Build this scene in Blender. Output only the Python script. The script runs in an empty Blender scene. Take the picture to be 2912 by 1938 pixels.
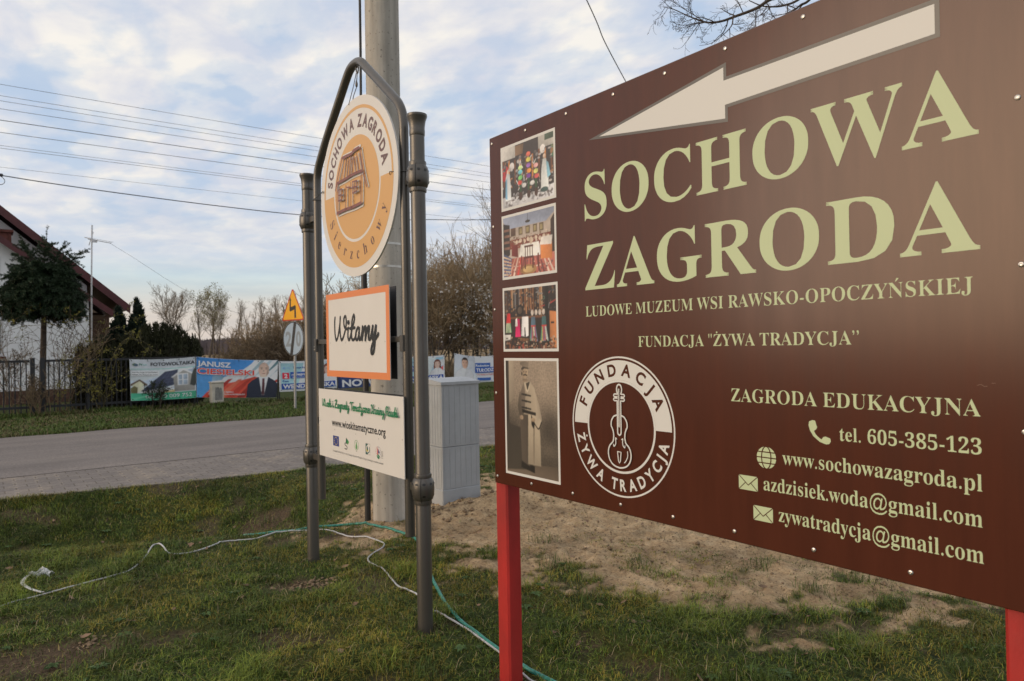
import bpy, math, random
import numpy as np
from mathutils import Vector, Matrix
from mathutils.geometry import tessellate_polygon

S = bpy.context.scene
COL = S.collection
PI = math.pi

# ------------------------------------------------------------------ camera
IMW, IMH = 2912.0, 1938.0
CAMH = 1.41
FPX, PITCH, ROLL, YAW = 2006.64, math.radians(0.335), math.radians(-1.013), math.radians(37.11)
fw = np.array([math.sin(YAW) * math.cos(PITCH), math.cos(YAW) * math.cos(PITCH), math.sin(PITCH)])
rt0 = np.array([math.cos(YAW), -math.sin(YAW), 0.0])
up0 = np.cross(rt0, fw)
rt = math.cos(ROLL) * rt0 + math.sin(ROLL) * up0
up = -math.sin(ROLL) * rt0 + math.cos(ROLL) * up0
CAM = np.array([0.0, 0.0, CAMH])
cd = bpy.data.cameras.new("camera")
cam = bpy.data.objects.new("camera", cd)
COL.objects.link(cam)
mw = Matrix.Identity(4)
for i in range(3):
    mw[i][0], mw[i][1], mw[i][2], mw[i][3] = rt[i], up[i], -fw[i], CAM[i]
cam.matrix_world = mw
cd.sensor_width = 36.0
cd.lens = FPX * 36.0 / IMW
cd.clip_end = 3000
cd.dof.use_dof = True
cd.dof.focus_distance = 2.9
cd.dof.aperture_fstop = 6.3
S.camera = cam


def proj(P):
    Q = np.asarray(P, float) - CAM
    z = Q @ fw
    z2 = np.where(np.abs(z) < 1e-6, 1e-6, z)
    return IMW / 2 + FPX * (Q @ rt) / z2, IMH / 2 - FPX * (Q @ up) / z2, z


def aty(px, py, Y):            # where the sight line of a photo point meets the vertical plane y = Y
    d = fw + ((px - IMW / 2) / FPX) * rt - ((py - IMH / 2) / FPX) * up
    return CAM + d * (Y / d[1])


# ------------------------------------------------------------------ world, sun
SUN_AZ = math.atan2(-0.957, 0.279)
SUN_EL = math.radians(8.5)
sd = np.array([math.sin(SUN_AZ) * math.cos(SUN_EL), math.cos(SUN_AZ) * math.cos(SUN_EL), math.sin(SUN_EL)])
world = bpy.data.worlds.new("World")
S.world = world
world.use_nodes = True


class NT:
    def __init__(s, tree):
        s.t = tree
        s.n = tree.nodes
        s.l = tree.links

    def node(s, typ, ins=None, **kw):
        nd = s.n.new(typ)
        for k, v in kw.items():
            setattr(nd, k, v)
        for k, v in (ins or {}).items():
            if isinstance(v, bpy.types.NodeSocket):
                s.l.new(v, nd.inputs[k])
            else:
                nd.inputs[k].default_value = v
        return nd

    def math(s, op, a, b=None, c=None, clamp=False):
        nd = s.n.new('ShaderNodeMath')
        nd.operation = op
        nd.use_clamp = clamp
        for i, v in enumerate((a, b, c)):
            if v is None:
                continue
            if isinstance(v, bpy.types.NodeSocket):
                s.l.new(v, nd.inputs[i])
            else:
                nd.inputs[i].default_value = v
        return nd.outputs[0]

    def mix(s, fac, a, b, blend='MIX'):
        nd = s.n.new('ShaderNodeMix')
        nd.data_type = 'RGBA'
        nd.blend_type = blend
        for k, v in ((0, fac), (6, a), (7, b)):
            if isinstance(v, bpy.types.NodeSocket):
                s.l.new(v, nd.inputs[k])
            else:
                nd.inputs[k].default_value = v if k == 0 or len(v) == 4 else (*v, 1)
        return nd.outputs[2]

    def ramp(s, fac, stops, interp='LINEAR'):
        nd = s.n.new('ShaderNodeValToRGB')
        nd.color_ramp.interpolation = interp
        els = nd.color_ramp.elements
        while len(els) < len(stops):
            els.new(0.5)
        for e, (p, c) in zip(els, stops):
            e.position = p
            e.color = (c, c, c, 1) if isinstance(c, (int, float)) else (*c, 1)
        s.l.new(fac, nd.inputs[0])
        return nd.outputs[0]


def build_world():
    w = NT(world.node_tree)
    bg = w.n['Background']
    out = w.n['World Output']
    sky = w.node('ShaderNodeTexSky', sky_type='NISHITA', sun_disc=False, sun_elevation=SUN_EL, sun_rotation=SUN_AZ, air_density=1.0, dust_density=1.6, ozone_density=1.4, altitude=100.0)
    tc = w.node('ShaderNodeTexCoord')
    sep = w.node('ShaderNodeSeparateXYZ', {0: tc.outputs['Generated']})
    z = w.math('MAXIMUM', sep.outputs[2], 0.0)
    zc = w.math('ADD', z, 0.10)
    px = w.math('DIVIDE', sep.outputs[0], zc)
    py = w.math('DIVIDE', sep.outputs[1], zc)
    vec = w.node('ShaderNodeCombineXYZ', {0: px, 1: py, 2: 3.7})
    mp = w.node('ShaderNodeMapping', {'Vector': vec.outputs[0], 'Rotation': (0, 0, math.radians(28)), 'Scale': (1.25, 0.85, 1.0)})
    n1 = w.node('ShaderNodeTexNoise', {'Vector': mp.outputs[0], 'Scale': 4.2, 'Detail': 6.0, 'Roughness': 0.50, 'Distortion': 0.1})
    n2 = w.node('ShaderNodeTexNoise', {'Vector': mp.outputs[0], 'Scale': 0.9, 'Detail': 3.0, 'Roughness': 0.5})
    n3 = w.node('ShaderNodeTexNoise', {'Vector': mp.outputs[0], 'Scale': 4.0, 'Detail': 6.0, 'Roughness': 0.52, 'Distortion': 0.3})
    cov = w.math('ADD', w.math('MULTIPLY', n1.outputs[0], 0.72), w.math('MULTIPLY', n2.outputs[0], 0.28))
    mask = w.ramp(cov, [(0.37, 0.22), (0.47, 0.62), (0.56, 1.0)], 'EASE')
    # clear, hazy sky between the clouds: the Nishita sky, lifted to the photograph's exposure
    blue = w.mix(0.8, w.mix(1.0, sky.outputs[0], (1.55, 1.50, 1.55), 'MULTIPLY'), (4.9, 6.5, 8.8))
    shade = w.ramp(n3.outputs[0], [(0.36, (6.7, 7.0, 7.9)), (0.50, (8.1, 8.0, 8.15)), (0.62, (9.4, 9.0, 8.4))])
    col = w.mix(mask, blue, shade)
    # low bands over the horizon: lavender cloud, a pale clear strip, then peach haze
    band = w.ramp(z, [(0.0, (6.7, 5.9, 5.3)), (0.045, (7.3, 6.5, 5.7)), (0.075, (6.6, 6.9, 6.6)), (0.095, (5.9, 7.0, 7.3)), (0.125, (6.3, 6.8, 7.5)), (0.24, (6.3, 6.8, 7.8)), (0.40, (6.2, 6.7, 7.9))])
    bmask = w.ramp(z, [(0.0, 1.0), (0.09, 0.92), (0.14, 0.55), (0.24, 0.0)])
    streak = w.node('ShaderNodeMapping', {'Vector': tc.outputs['Generated'], 'Scale': (2.0, 2.0, 22.0)})
    n4 = w.node('ShaderNodeTexNoise', {'Vector': streak.outputs[0], 'Scale': 1.6, 'Detail': 5.0, 'Roughness': 0.55})
    bvar = w.ramp(n4.outputs[0], [(0.36, (0.90, 0.93, 0.97)), (0.62, (1.10, 1.07, 1.04))])
    band2 = w.mix(1.0, band, bvar, 'MULTIPLY')
    col = w.mix(bmask, col, band2)
    # the low sun behind thin cloud in the west brightens the sky around it
    nrm = w.node('ShaderNodeVectorMath', {0: tc.outputs['Generated']}, operation='NORMALIZE')
    dt = w.node('ShaderNodeVectorMath', {0: nrm.outputs[0], 1: tuple(sd)}, operation='DOT_PRODUCT')
    md = w.math('MAXIMUM', dt.outputs['Value'], 0.0)
    up = w.ramp(z, [(0.0, 0.35), (0.16, 1.0)])
    glow = w.mix(1.0, w.mix(w.math('POWER', md, 3.0), (0, 0, 0, 1), (5.0, 3.7, 2.4, 1)), up, 'MULTIPLY')
    col = w.mix(1.0, col, glow, 'ADD')
    glow2 = w.mix(w.math('POWER', md, 26.0), (0, 0, 0, 1), (38.0, 21.0, 7.0, 1))
    col = w.mix(1.0, col, glow2, 'ADD')
    # ground half of the sphere: dull earth
    below = w.math('LESS_THAN', sep.outputs[2], -0.002)
    col = w.mix(below, col, (0.5, 0.45, 0.35))
    w.l.new(col, bg.inputs[0])
    bg.inputs[1].default_value = 0.10
    w.l.new(bg.outputs[0], out.inputs[0])


build_world()
ld = bpy.data.lights.new("sun", 'SUN')
ld.energy = 1.25
ld.angle = math.radians(40)
ld.color = (1.0, 0.88, 0.71)
sun = bpy.data.objects.new("sun", ld)
COL.objects.link(sun)
sun.rotation_euler = Vector(sd).to_track_quat('Z', 'Y').to_euler()
S.view_settings.view_transform = 'Standard'
S.view_settings.look = 'None'
S.view_settings.exposure = 0.0
S.view_settings.gamma = 1.0
S.cycles.max_bounces = 6
S.cycles.use_denoising = True

# ------------------------------------------------------------------ helpers
ORG = {}


def lin(r, g, b):
    f = lambda c: ((c / 255 + 0.055) / 1.055) ** 2.4 if c > 10 else c / 255 / 12.92
    return (f(r), f(g), f(b))


def M(name, color, rough=0.6, metal=0.0, var=0.0, scale=8.0, bump=0.0, bscale=60.0, spec=0.5, coat=0.0, stretch=(1, 1, 1), color2=None, attr=None):
    m = bpy.data.materials.new(name)
    m.use_nodes = True
    t = NT(m.node_tree)
    b = t.n['Principled BSDF']
    b.inputs['Roughness'].default_value = rough
    b.inputs['Metallic'].default_value = metal
    b.inputs['Specular IOR Level'].default_value = spec
    b.inputs['Coat Weight'].default_value = coat
    b.inputs['Coat Roughness'].default_value = 0.12
    b.inputs['Base Color'].default_value = (*color, 1)
    tc = t.node('ShaderNodeTexCoord')
    if attr:
        a = t.node('ShaderNodeAttribute', attribute_name=attr)
        t.l.new(a.outputs['Color'], b.inputs['Base Color'])
    elif var > 0 or color2:
        mp = t.node('ShaderNodeMapping', {'Vector': tc.outputs['Object'], 'Scale': stretch})
        n = t.node('ShaderNodeTexNoise', {'Vector': mp.outputs[0], 'Scale': scale, 'Detail': 7.0, 'Roughness': 0.62})
        lo = color2 or tuple(c * (1 - var) for c in color)
        hi = color if color2 else tuple(min(1, c * (1 + var)) for c in color)
        t.l.new(t.ramp(n.outputs[0], [(0.32, lo), (0.68, hi)]), b.inputs['Base Color'])
        rr = t.ramp(n.outputs[0], [(0.3, min(1, rough * 1.12)), (0.7, rough * 0.9)])
        t.l.new(rr, b.inputs['Roughness'])
    if bump > 0:
        mp2 = t.node('ShaderNodeMapping', {'Vector': tc.outputs['Object'], 'Scale': stretch})
        n2 = t.node('ShaderNodeTexNoise', {'Vector': mp2.outputs[0], 'Scale': bscale, 'Detail': 6.0, 'Roughness': 0.6})
        bp = t.node('ShaderNodeBump', {'Height': n2.outputs[0], 'Strength': bump, 'Distance': 0.01})
        t.l.new(bp.outputs[0], b.inputs['Normal'])
    return m


def link(o, parent):
    COL.objects.link(o)
    if parent is not None:
        o.parent = parent
    ORG[o] = ORG.get(parent, np.zeros(3))
    return o


def top(name, label, cat, loc=(0, 0, 0), group=None):
    o = bpy.data.objects.new(name, None)
    o.empty_display_size = 0.2
    o.location = loc
    COL.objects.link(o)
    o['label'] = label
    o['category'] = cat
    if group:
        o['group'] = group
    ORG[o] = np.array(loc, float)
    return o


def tag(o, label, cat, group=None):
    o['label'] = label
    o['category'] = cat
    if group:
        o['group'] = group
    return o


def mesh(name, V, F, mats, parent=None, idx=None, smooth=False):
    """V: Nx3 world coordinates, F: list of faces (or an int array of equal faces)"""
    V = np.asarray(V, dtype=np.float64).reshape(-1, 3) - ORG.get(parent, np.zeros(3))
    me = bpy.data.meshes.new(name)
    if isinstance(F, np.ndarray):
        n, k = F.shape
        me.vertices.add(len(V))
        me.vertices.foreach_set('co', V.astype(np.float32).ravel())
        me.loops.add(n * k)
        me.loops.foreach_set('vertex_index', F.astype(np.int32).ravel())
        me.polygons.add(n)
        me.polygons.foreach_set('loop_start', np.arange(0, n * k, k, dtype=np.int32))
        me.update(calc_edges=True)
    else:
        me.from_pydata([tuple(v) for v in V], [], F)
    if not isinstance(mats, (list, tuple)):
        mats = [mats]
    for m in mats:
        me.materials.append(m)
    if idx is not None:
        me.polygons.foreach_set('material_index', np.asarray(idx, dtype=np.int32))
    if smooth:
        me.polygons.foreach_set('use_smooth', np.ones(len(me.polygons), dtype=bool))
    me.update()
    o = bpy.data.objects.new(name, me)
    return link(o, parent)


def copy_obj(o, parent, loc=None):
    c = o.copy()
    COL.objects.link(c)
    c.parent = parent
    if loc is not None:
        c.location = loc
    ORG[c] = ORG.get(parent, np.zeros(3))
    return c


class Geo:
    """collects simple solids into one mesh"""
    def __init__(s):
        s.V, s.F, s.I, s.mi = [], [], [], 0

    def add(s, V, F):
        o = len(s.V)
        s.V += [tuple(map(float, v)) for v in V]
        s.F += [tuple(i + o for i in f) for f in F]
        s.I += [s.mi] * len(F)

    def box(s, x0, x1, y0, y1, z0, z1, bev=0.0):
        if bev <= 0:
            V = [(x, y, z) for x in (x0, x1) for y in (y0, y1) for z in (z0, z1)]
            s.add(V, [(0, 1, 3, 2), (4, 6, 7, 5), (0, 4, 5, 1), (2, 3, 7, 6), (0, 2, 6, 4), (1, 5, 7, 3)])
            return
        b = bev
        V, idx = [], {}
        for ix, x in enumerate((x0, x1)):
            for iy, y in enumerate((y0, y1)):
                for iz, z in enumerate((z0, z1)):
                    sx, sy, sz = (1 - 2 * ix) * b, (1 - 2 * iy) * b, (1 - 2 * iz) * b
                    for ax, p in enumerate(((x, y + sy, z + sz), (x + sx, y, z + sz), (x + sx, y + sy, z))):
                        idx[(ix, iy, iz, ax)] = len(V)
                        V.append(p)
        F = []
        for i in (0, 1):
            F.append([idx[(i, a, c, 0)] for a, c in ((0, 0), (0, 1), (1, 1), (1, 0))][::1 if i == 0 else -1])
            F.append([idx[(a, i, c, 1)] for a, c in ((0, 0), (0, 1), (1, 1), (1, 0))][::-1 if i == 0 else 1])
            F.append([idx[(a, c, i, 2)] for a, c in ((0, 0), (0, 1), (1, 1), (1, 0))][::1 if i == 0 else -1])
        for a in (0, 1):
            for c in (0, 1):
                F.append([idx[(a, c, 0, 0)], idx[(a, c, 1, 0)], idx[(a, c, 1, 1)], idx[(a, c, 0, 1)]])
                F.append([idx[(0, a, c, 1)], idx[(1, a, c, 1)], idx[(1, a, c, 2)], idx[(0, a, c, 2)]])
                F.append([idx[(a, 0, c, 0)], idx[(a, 1, c, 0)], idx[(a, 1, c, 2)], idx[(a, 0, c, 2)]])
                for e in (0, 1):
                    F.append([idx[(a, c, e, 0)], idx[(a, c, e, 1)], idx[(a, c, e, 2)]])
        s.add(V, F)

    def tube(s, pts, r, n=10, cap=True):
        P = np.asarray(pts, float)
        R = np.full(len(P), r) if np.isscalar(r) else np.asarray(r, float)
        T = np.gradient(P, axis=0)
        T /= np.linalg.norm(T, axis=1)[:, None] + 1e-12
        ref = np.array([0, 0, 1.0]) if abs(T[0][2]) < 0.9 else np.array([1.0, 0, 0])
        U = np.cross(T[0], ref)
        U /= np.linalg.norm(U)
        V, F = [], []
        for i in range(len(P)):
            U = U - T[i] * (U @ T[i])
            U /= np.linalg.norm(U) + 1e-12
            W = np.cross(T[i], U)
            for k in range(n):
                a = 2 * PI * k / n
                V.append(P[i] + R[i] * (math.cos(a) * U + math.sin(a) * W))
        for i in range(len(P) - 1):
            for k in range(n):
                k2 = (k + 1) % n
                F.append((i * n + k, i * n + k2, (i + 1) * n + k2, (i + 1) * n + k))
        if cap:
            F.append(tuple(range(n))[::-1])
            F.append(tuple((len(P) - 1) * n + k for k in range(n)))
        s.add(V, F)

    def lathe(s, cx, cy, prof, n=24):
        V, F = [], []
        for r, z in prof:
            for k in range(n):
                a = 2 * PI * k / n
                V.append((cx + r * math.cos(a), cy + r * math.sin(a), z))
        for i in range(len(prof) - 1):
            for k in range(n):
                k2 = (k + 1) % n
                F.append((i * n + k, i * n + k2, (i + 1) * n + k2, (i + 1) * n + k))
        F.append(tuple(range(n))[::-1])
        F.append(tuple((len(prof) - 1) * n + k for k in range(n)))
        s.add(V, F)

    def build(s, name, mats, parent=None, smooth=False):
        o = mesh(name, s.V, s.F, mats, parent, s.I, False)
        if smooth:
            o.data.shade_smooth() if hasattr(o.data, 'shade_smooth') else None
            o.data.set_sharp_from_angle(angle=math.radians(40))
        return o


def catmull(pts, n=6):
    P = [np.array(p, float) for p in pts]
    if len(P) < 3:
        return P
    P = [2 * P[0] - P[1]] + P + [2 * P[-1] - P[-2]]
    out = []
    for i in range(1, len(P) - 2):
        for k in range(n):
            t = k / n
            a, b, c, d = P[i - 1], P[i], P[i + 1], P[i + 2]
            out.append(0.5 * (2 * b + (c - a) * t + (2 * a - 5 * b + 4 * c - d) * t * t + (3 * b - a - 3 * c + d) * t ** 3))
    out.append(P[-2])
    return out


# ---------- lettering: text from Blender's built-in font turned into plain triangles
_tx = {}


def glyphs(s, offset=0.0):
    key = (s, offset)
    if key in _tx:
        return _tx[key]
    cu = bpy.data.curves.new('t', 'FONT')
    cu.body = s
    cu.resolution_u = 4
    cu.offset = offset
    o = bpy.data.objects.new('t', cu)
    COL.objects.link(o)
    bpy.context.view_layer.update()
    e = o.evaluated_get(bpy.context.evaluated_depsgraph_get())
    me = e.to_mesh()
    me.calc_loop_triangles()
    V = np.array([v.co[:2] for v in me.vertices]).reshape(-1, 2)
    T = [tuple(t.vertices) for t in me.loop_triangles]
    e.to_mesh_clear()
    bpy.data.objects.remove(o)
    bpy.data.curves.remove(cu)
    _tx[key] = (V, T)
    return V, T


def serif(s):
    r = ''
    for ch in s:
        ch = {'Ń': 'N', 'Ż': 'Z'}.get(ch, ch)
        if 'A' <= ch <= 'Z':
            r += chr(0x1D400 + ord(ch) - 65)
        elif 'a' <= ch <= 'z':
            r += chr(0x1D41A + ord(ch) - 97)
        elif '0' <= ch <= '9':
            r += chr(0x1D7CE + ord(ch) - 48)
        else:
            r += ch
    return r


class Flat:
    """flat printed graphics on a surface; P(a, b, off) gives the world point"""
    def __init__(s, P, mats, off=0.0004, step=0.00004):
        s.P, s.mats, s.off, s.step = P, mats, off, step
        s.V, s.F, s.I = [], [], []

    def tris(s, V2, T, mi, off=None):
        s.off += s.step
        o = len(s.V)
        s.V += [tuple(s.P(a, b, s.off)) for a, b in V2]
        for t in T:
            (ax, ay), (bx, by), (cx, cy) = V2[t[0]], V2[t[1]], V2[t[2]]
            if (bx - ax) * (cy - ay) - (by - ay) * (cx - ax) < 0:
                t = (t[0], t[2], t[1])
            s.F.append((t[0] + o, t[1] + o, t[2] + o))
            s.I.append(mi)

    def poly(s, pts, mi, holes=()):
        loops = [[Vector((a, b, 0)) for a, b in l] for l in (pts, *holes)]
        T = tessellate_polygon(loops)
        V2 = [tuple(p) for l in (pts, *holes) for p in l]
        s.tris(V2, T, mi)

    def rect(s, a0, a1, b0, b1, mi):
        s.tris([(a0, b0), (a1, b0), (a1, b1), (a0, b1)], [(0, 1, 2), (0, 2, 3)], mi)

    def ell(s, ca, cb, ra, rb, mi, n=28):
        s.tris([(ca + ra * math.cos(2 * PI * k / n), cb + rb * math.sin(2 * PI * k / n)) for k in range(n)], [(0, k, k + 1) for k in range(1, n - 1)], mi)

    def ring(s, ca, cb, r0, r1, mi, a0=0, a1=360, n=72):
        V = []
        for k in range(n + 1):
            a = math.radians(a0 + (a1 - a0) * k / n)
            V += [(ca + r0 * math.cos(a), cb + r0 * math.sin(a)), (ca + r1 * math.cos(a), cb + r1 * math.sin(a))]
        T = []
        for k in range(n):
            i = 2 * k
            T += [(i, i + 1, i + 3), (i, i + 3, i + 2)]
        s.tris(V, T, mi)

    def stroke(s, pts, w, mi, sm=5, capn=8, lift=0.00025, taper=False):
        P = catmull(pts, sm) if len(pts) > 2 and sm > 1 else [np.array(p, float) for p in pts]
        n = len(P)
        s.off += s.step
        o0 = s.off
        o = len(s.V)
        if n > 1:
            for i in range(n):
                d = P[min(i + 1, n - 1)] - P[max(i - 1, 0)]
                d /= np.linalg.norm(d) + 1e-9
                nn = np.array([-d[1], d[0]])
                ww = w * 0.5 * (1 - 0.65 * i / (n - 1) if taper else 1)
                of = o0 + lift * i / n
                for q in (P[i] + nn * ww, P[i] - nn * ww):
                    s.V.append(tuple(s.P(q[0], q[1], of)))
            for i in range(n - 1):
                k = o + 2 * i
                s.F += [(k + 1, k + 3, k + 2), (k + 1, k + 2, k)]
                s.I += [mi, mi]
        s.off = o0 + lift + s.step
        for q, of in ((P[0], -0.00001), (P[-1], lift + 0.00001)):
            o = len(s.V)
            s.V += [tuple(s.P(q[0] + w / 2 * math.cos(2 * PI * k / capn), q[1] + w / 2 * math.sin(2 * PI * k / capn), o0 + of)) for k in range(capn)]
            s.F += [(o, o + k, o + k + 1) for k in range(1, capn - 1)]
            s.I += [mi] * (capn - 2)
            if taper:
                break

    def text(s, txt, a0, a1, base, cap, mi, style='sans', offset=0.0, copies=(0.0,), capglyph=None, accents=True):
        """fit txt between a0 and a1 with the given baseline and height of its reference capital"""
        f = serif if style == 'serif' else (lambda q: q)
        src = f(txt) if style == 'serif' else txt.replace('Ż', 'Z')
        V, T = glyphs(src, offset)
        H = glyphs(f(capglyph or 'H'), offset)[0][:, 1]
        y0, y1 = (0.0, H.max())
        x0, x1 = V[:, 0].min(), V[:, 0].max()
        sx, sy = (a1 - a0) / (x1 - x0), cap / (y1 - y0)
        for dy in copies:
            s.tris([(a0 + (x - x0) * sx, base + (y + dy) * sy) for x, y in V], T, mi)
        for i, ch in enumerate(txt):
            if (ch in 'Ż') or (ch == 'Ń' and style == 'serif'):
                pre = glyphs(src[:i], offset)[0][:, 0].max() if src[:i].strip() else x0
                c = glyphs(src[:i + 1], offset)[0][:, 0].max()
                if src[:i].endswith(' '):
                    pre += 0.25
                m = a0 + ((pre + c) / 2 + 0.02 - x0) * sx
                t = base + cap * 1.08
                if ch == 'Ż':
                    s.ell(m, t + cap * 0.1, cap * 0.085, cap * 0.085, mi, 12)
                else:
                    s.poly([(m - cap * .05, t), (m + cap * .02, t), (m + cap * .2, t + cap * .2), (m + cap * .07, t + cap * .24)], mi)

    def arc(s, txt, ca, cb, rb, cap, d0, d1, mi, inward=False, style='sans', offset=0.0, wide=1.0, space=0.10, copies=(0.0,), ref='H'):
        """letters along a circle of radius rb (their baseline) from angle d0 to d1 in degrees"""
        f = serif if style == 'serif' else (lambda q: q)
        H = glyphs(f(ref), offset)[0][:, 1].max()
        k = cap / H
        items = []
        for ch in txt:
            if ch == ' ':
                items.append((None, None, 0.34, ch))
                continue
            V, T = glyphs(f({'Ż': 'Z'}.get(ch, ch)), offset)
            items.append((V, T, V[:, 0].max() - V[:, 0].min(), ch))
        tot = sum(w for _, _, w, _ in items) + space * (len(items) - 1)
        arcl = math.radians(abs(d1 - d0)) * (rb + (0 if not inward else -cap))
        kx = k * wide
        sp = (arcl / kx - sum(w for _, _, w, _ in items)) / (len(items) - 1)
        pos = 0.0
        sg = 1 if d1 > d0 else -1
        for V, T, w, ch in items:
            c = pos + w / 2
            pos += w + sp
            if V is None:
                continue
            th = math.radians(d0) + sg * (c * kx) / (rb + (0 if not inward else -cap))
            e_r = np.array([math.cos(th), math.sin(th)])
            if inward:      # letters stand on the outside, tops toward the centre
                u, v = np.array([-math.sin(th), math.cos(th)]), -e_r
            else:
                u, v = np.array([math.sin(th), -math.cos(th)]), e_r
            org = np.array([ca, cb]) + e_r * rb
            xm = (V[:, 0].min() + V[:, 0].max()) / 2
            for dy in copies:
                s.tris([tuple(org + u * (x - xm) * kx + v * (y + dy) * k) for x, y in V], T, mi)
            if ch == 'Ż':
                q = org + v * cap * 1.22
                s.ell(q[0], q[1], cap * .1, cap * .1, mi, 10)

    def build(s, name, parent):
        return mesh(name, s.V, s.F, s.mats, parent, s.I)


class Canvas:
    """a printed picture, painted shape by shape and carried as the colours of a fine mesh"""
    def __init__(s, a0, a1, b0, b1, res, seed=1, shade=.16, grain=.30):
        s.box = (a0, a1, b0, b1)
        s.nx, s.ny = 2 * int((a1 - a0) * res), 2 * int((b1 - b0) * res)
        s.a = a0 + (np.arange(s.nx) + .5) / s.nx * (a1 - a0)
        s.b = b0 + (np.arange(s.ny) + .5) / s.ny * (b1 - b0)
        s.C = np.zeros((s.ny, s.nx, 3))
        s.K = np.zeros((s.ny, s.nx))
        gx, gy = np.meshgrid(np.arange(s.nx) / s.nx, np.arange(s.ny) / s.nx)
        s.N = .5 * fbm(gx * 9, gy * 9, seed, 3) + .5 * fbm(gx * 38, gy * 38, seed + 5, 3) - .5
        s.rng = np.random.default_rng(seed)
        s.shade, s.grain = shade, grain

    def _win(s, x0, x1, y0, y1):
        return slice(int(np.searchsorted(s.b, y0)), int(np.searchsorted(s.b, y1))), slice(int(np.searchsorted(s.a, x0)), int(np.searchsorted(s.a, x1)))

    def _put(s, w, mask, col):
        if mask.size == 0:
            return
        ny, nx = mask.shape
        t = s.rng.uniform(0, 6.28)
        g = 1 + s.shade * (math.cos(t) * np.linspace(-1, 1, nx)[None, :] + math.sin(t) * np.linspace(-1, 1, ny)[:, None]) + s.grain * s.N[w]
        s.C[w] = np.where(mask[..., None], np.array(col) * g[..., None], s.C[w])
        s.K[w] = np.where(mask, 1, s.K[w])

    def poly(s, pts, m, holes=()):
        p = np.array(pts, float)
        w = s._win(p[:, 0].min(), p[:, 0].max(), p[:, 1].min(), p[:, 1].max())
        X, Y = np.meshgrid(s.a[w[1]], s.b[w[0]])
        k = np.zeros(X.shape, bool)
        for i in range(len(p)):
            (x0, y0), (x1, y1) = p[i], p[(i + 1) % len(p)]
            k ^= ((y0 > Y) != (y1 > Y)) & (X < (x1 - x0) * (Y - y0) / (y1 - y0 + 1e-12) + x0)
        s._put(w, k, m)

    def rect(s, a0, a1, b0, b1, m):
        w = s._win(a0, a1, b0, b1)
        s._put(w, np.ones((w[0].stop - w[0].start, w[1].stop - w[1].start), bool), m)

    def ell(s, ca, cb, ra, rb, m, n=0):
        w = s._win(ca - ra, ca + ra, cb - rb, cb + rb)
        X, Y = np.meshgrid(s.a[w[1]], s.b[w[0]])
        s._put(w, ((X - ca) / ra) ** 2 + ((Y - cb) / rb) ** 2 < 1, m)

    def stroke(s, pts, wd, m, sm=5, **kw):
        p = np.array(catmull(pts, sm) if len(pts) > 2 and sm > 1 else pts, float)
        w = s._win(p[:, 0].min() - wd, p[:, 0].max() + wd, p[:, 1].min() - wd, p[:, 1].max() + wd)
        X, Y = np.meshgrid(s.a[w[1]], s.b[w[0]])
        d = np.full(X.shape, 9.0)
        for (x0, y0), (x1, y1) in zip(p[:-1], p[1:]):
            t = np.clip(((X - x0) * (x1 - x0) + (Y - y0) * (y1 - y0)) / ((x1 - x0) ** 2 + (y1 - y0) ** 2 + 1e-12), 0, 1)
            d = np.minimum(d, np.hypot(X - x0 - t * (x1 - x0), Y - y0 - t * (y1 - y0)))
        s._put(w, d < wd / 2, m)

    def tone(s, fn):
        gx, gy = np.meshgrid(np.linspace(0, 1, s.nx), np.linspace(0, 1, s.ny))
        s.C *= fn(gx, gy)[..., None]

    def build(s, name, parent, P, off, mat, blur=1):
        C = s.C
        for _ in range(blur):
            Q = np.pad(C, ((1, 1), (1, 1), (0, 0)), 'edge')
            C = (4 * C + Q[:-2, 1:-1] + Q[2:, 1:-1] + Q[1:-1, :-2] + Q[1:-1, 2:]) / 8
        C = (C[::2, ::2] + C[1::2, ::2] + C[::2, 1::2] + C[1::2, 1::2]) / 4
        K = s.K[::2, ::2] > 0
        ny, nx = C.shape[:2]
        a0, a1, b0, b1 = s.box
        V = [P(a, b, off) for b in np.linspace(b0, b1, ny) for a in np.linspace(a0, a1, nx)]
        i = np.arange(ny - 1)[:, None] * nx + np.arange(nx - 1)[None, :]
        F = np.stack([i, i + 1, i + nx + 1, i + nx], -1).reshape(-1, 4)
        F = F[(K[:-1, :-1] & K[1:, 1:]).ravel()]
        o = mesh(name, np.array(V), F, mat, parent, smooth=True)
        at = o.data.attributes.new('tint', 'FLOAT_COLOR', 'POINT')
        D = np.concatenate([np.clip(C, 0, .85).reshape(-1, 3), np.ones((nx * ny, 1))], 1)
        at.data.foreach_set('color', D.astype(np.float32).ravel())
        return o


def facing_west(X):         # a surface in the plane x = X seen from the -x side: a runs to the viewer's right
    return lambda a, b, off: (X - off, -a, b)


# ---------- noise for terrain
def vnoise(x, y, seed=0):
    x, y = np.asarray(x, float), np.asarray(y, float)
    xi, yi = np.floor(x).astype(np.int64), np.floor(y).astype(np.int64)
    xf, yf = x - xi, y - yi
    u, v = xf * xf * (3 - 2 * xf), yf * yf * (3 - 2 * yf)

    def h(i, j):
        n = (i * 374761393 + j * 668265263 + seed * 1442695041) & 0x7fffffff
        n = ((n ^ (n >> 13)) * 1274126177) & 0x7fffffff
        return ((n ^ (n >> 16)) & 0xffff) / 65535.0
    return (h(xi, yi) * (1 - u) + h(xi + 1, yi) * u) * (1 - v) + (h(xi, yi + 1) * (1 - u) + h(xi + 1, yi + 1) * u) * v


def fbm(x, y, seed=0, oct=4):
    r, a, t = 0, 1, 0
    for i in range(oct):
        r = r + a * vnoise(x * 2 ** i, y * 2 ** i, seed + i * 17)
        t += a
        a *= 0.55
    return r / t


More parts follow.
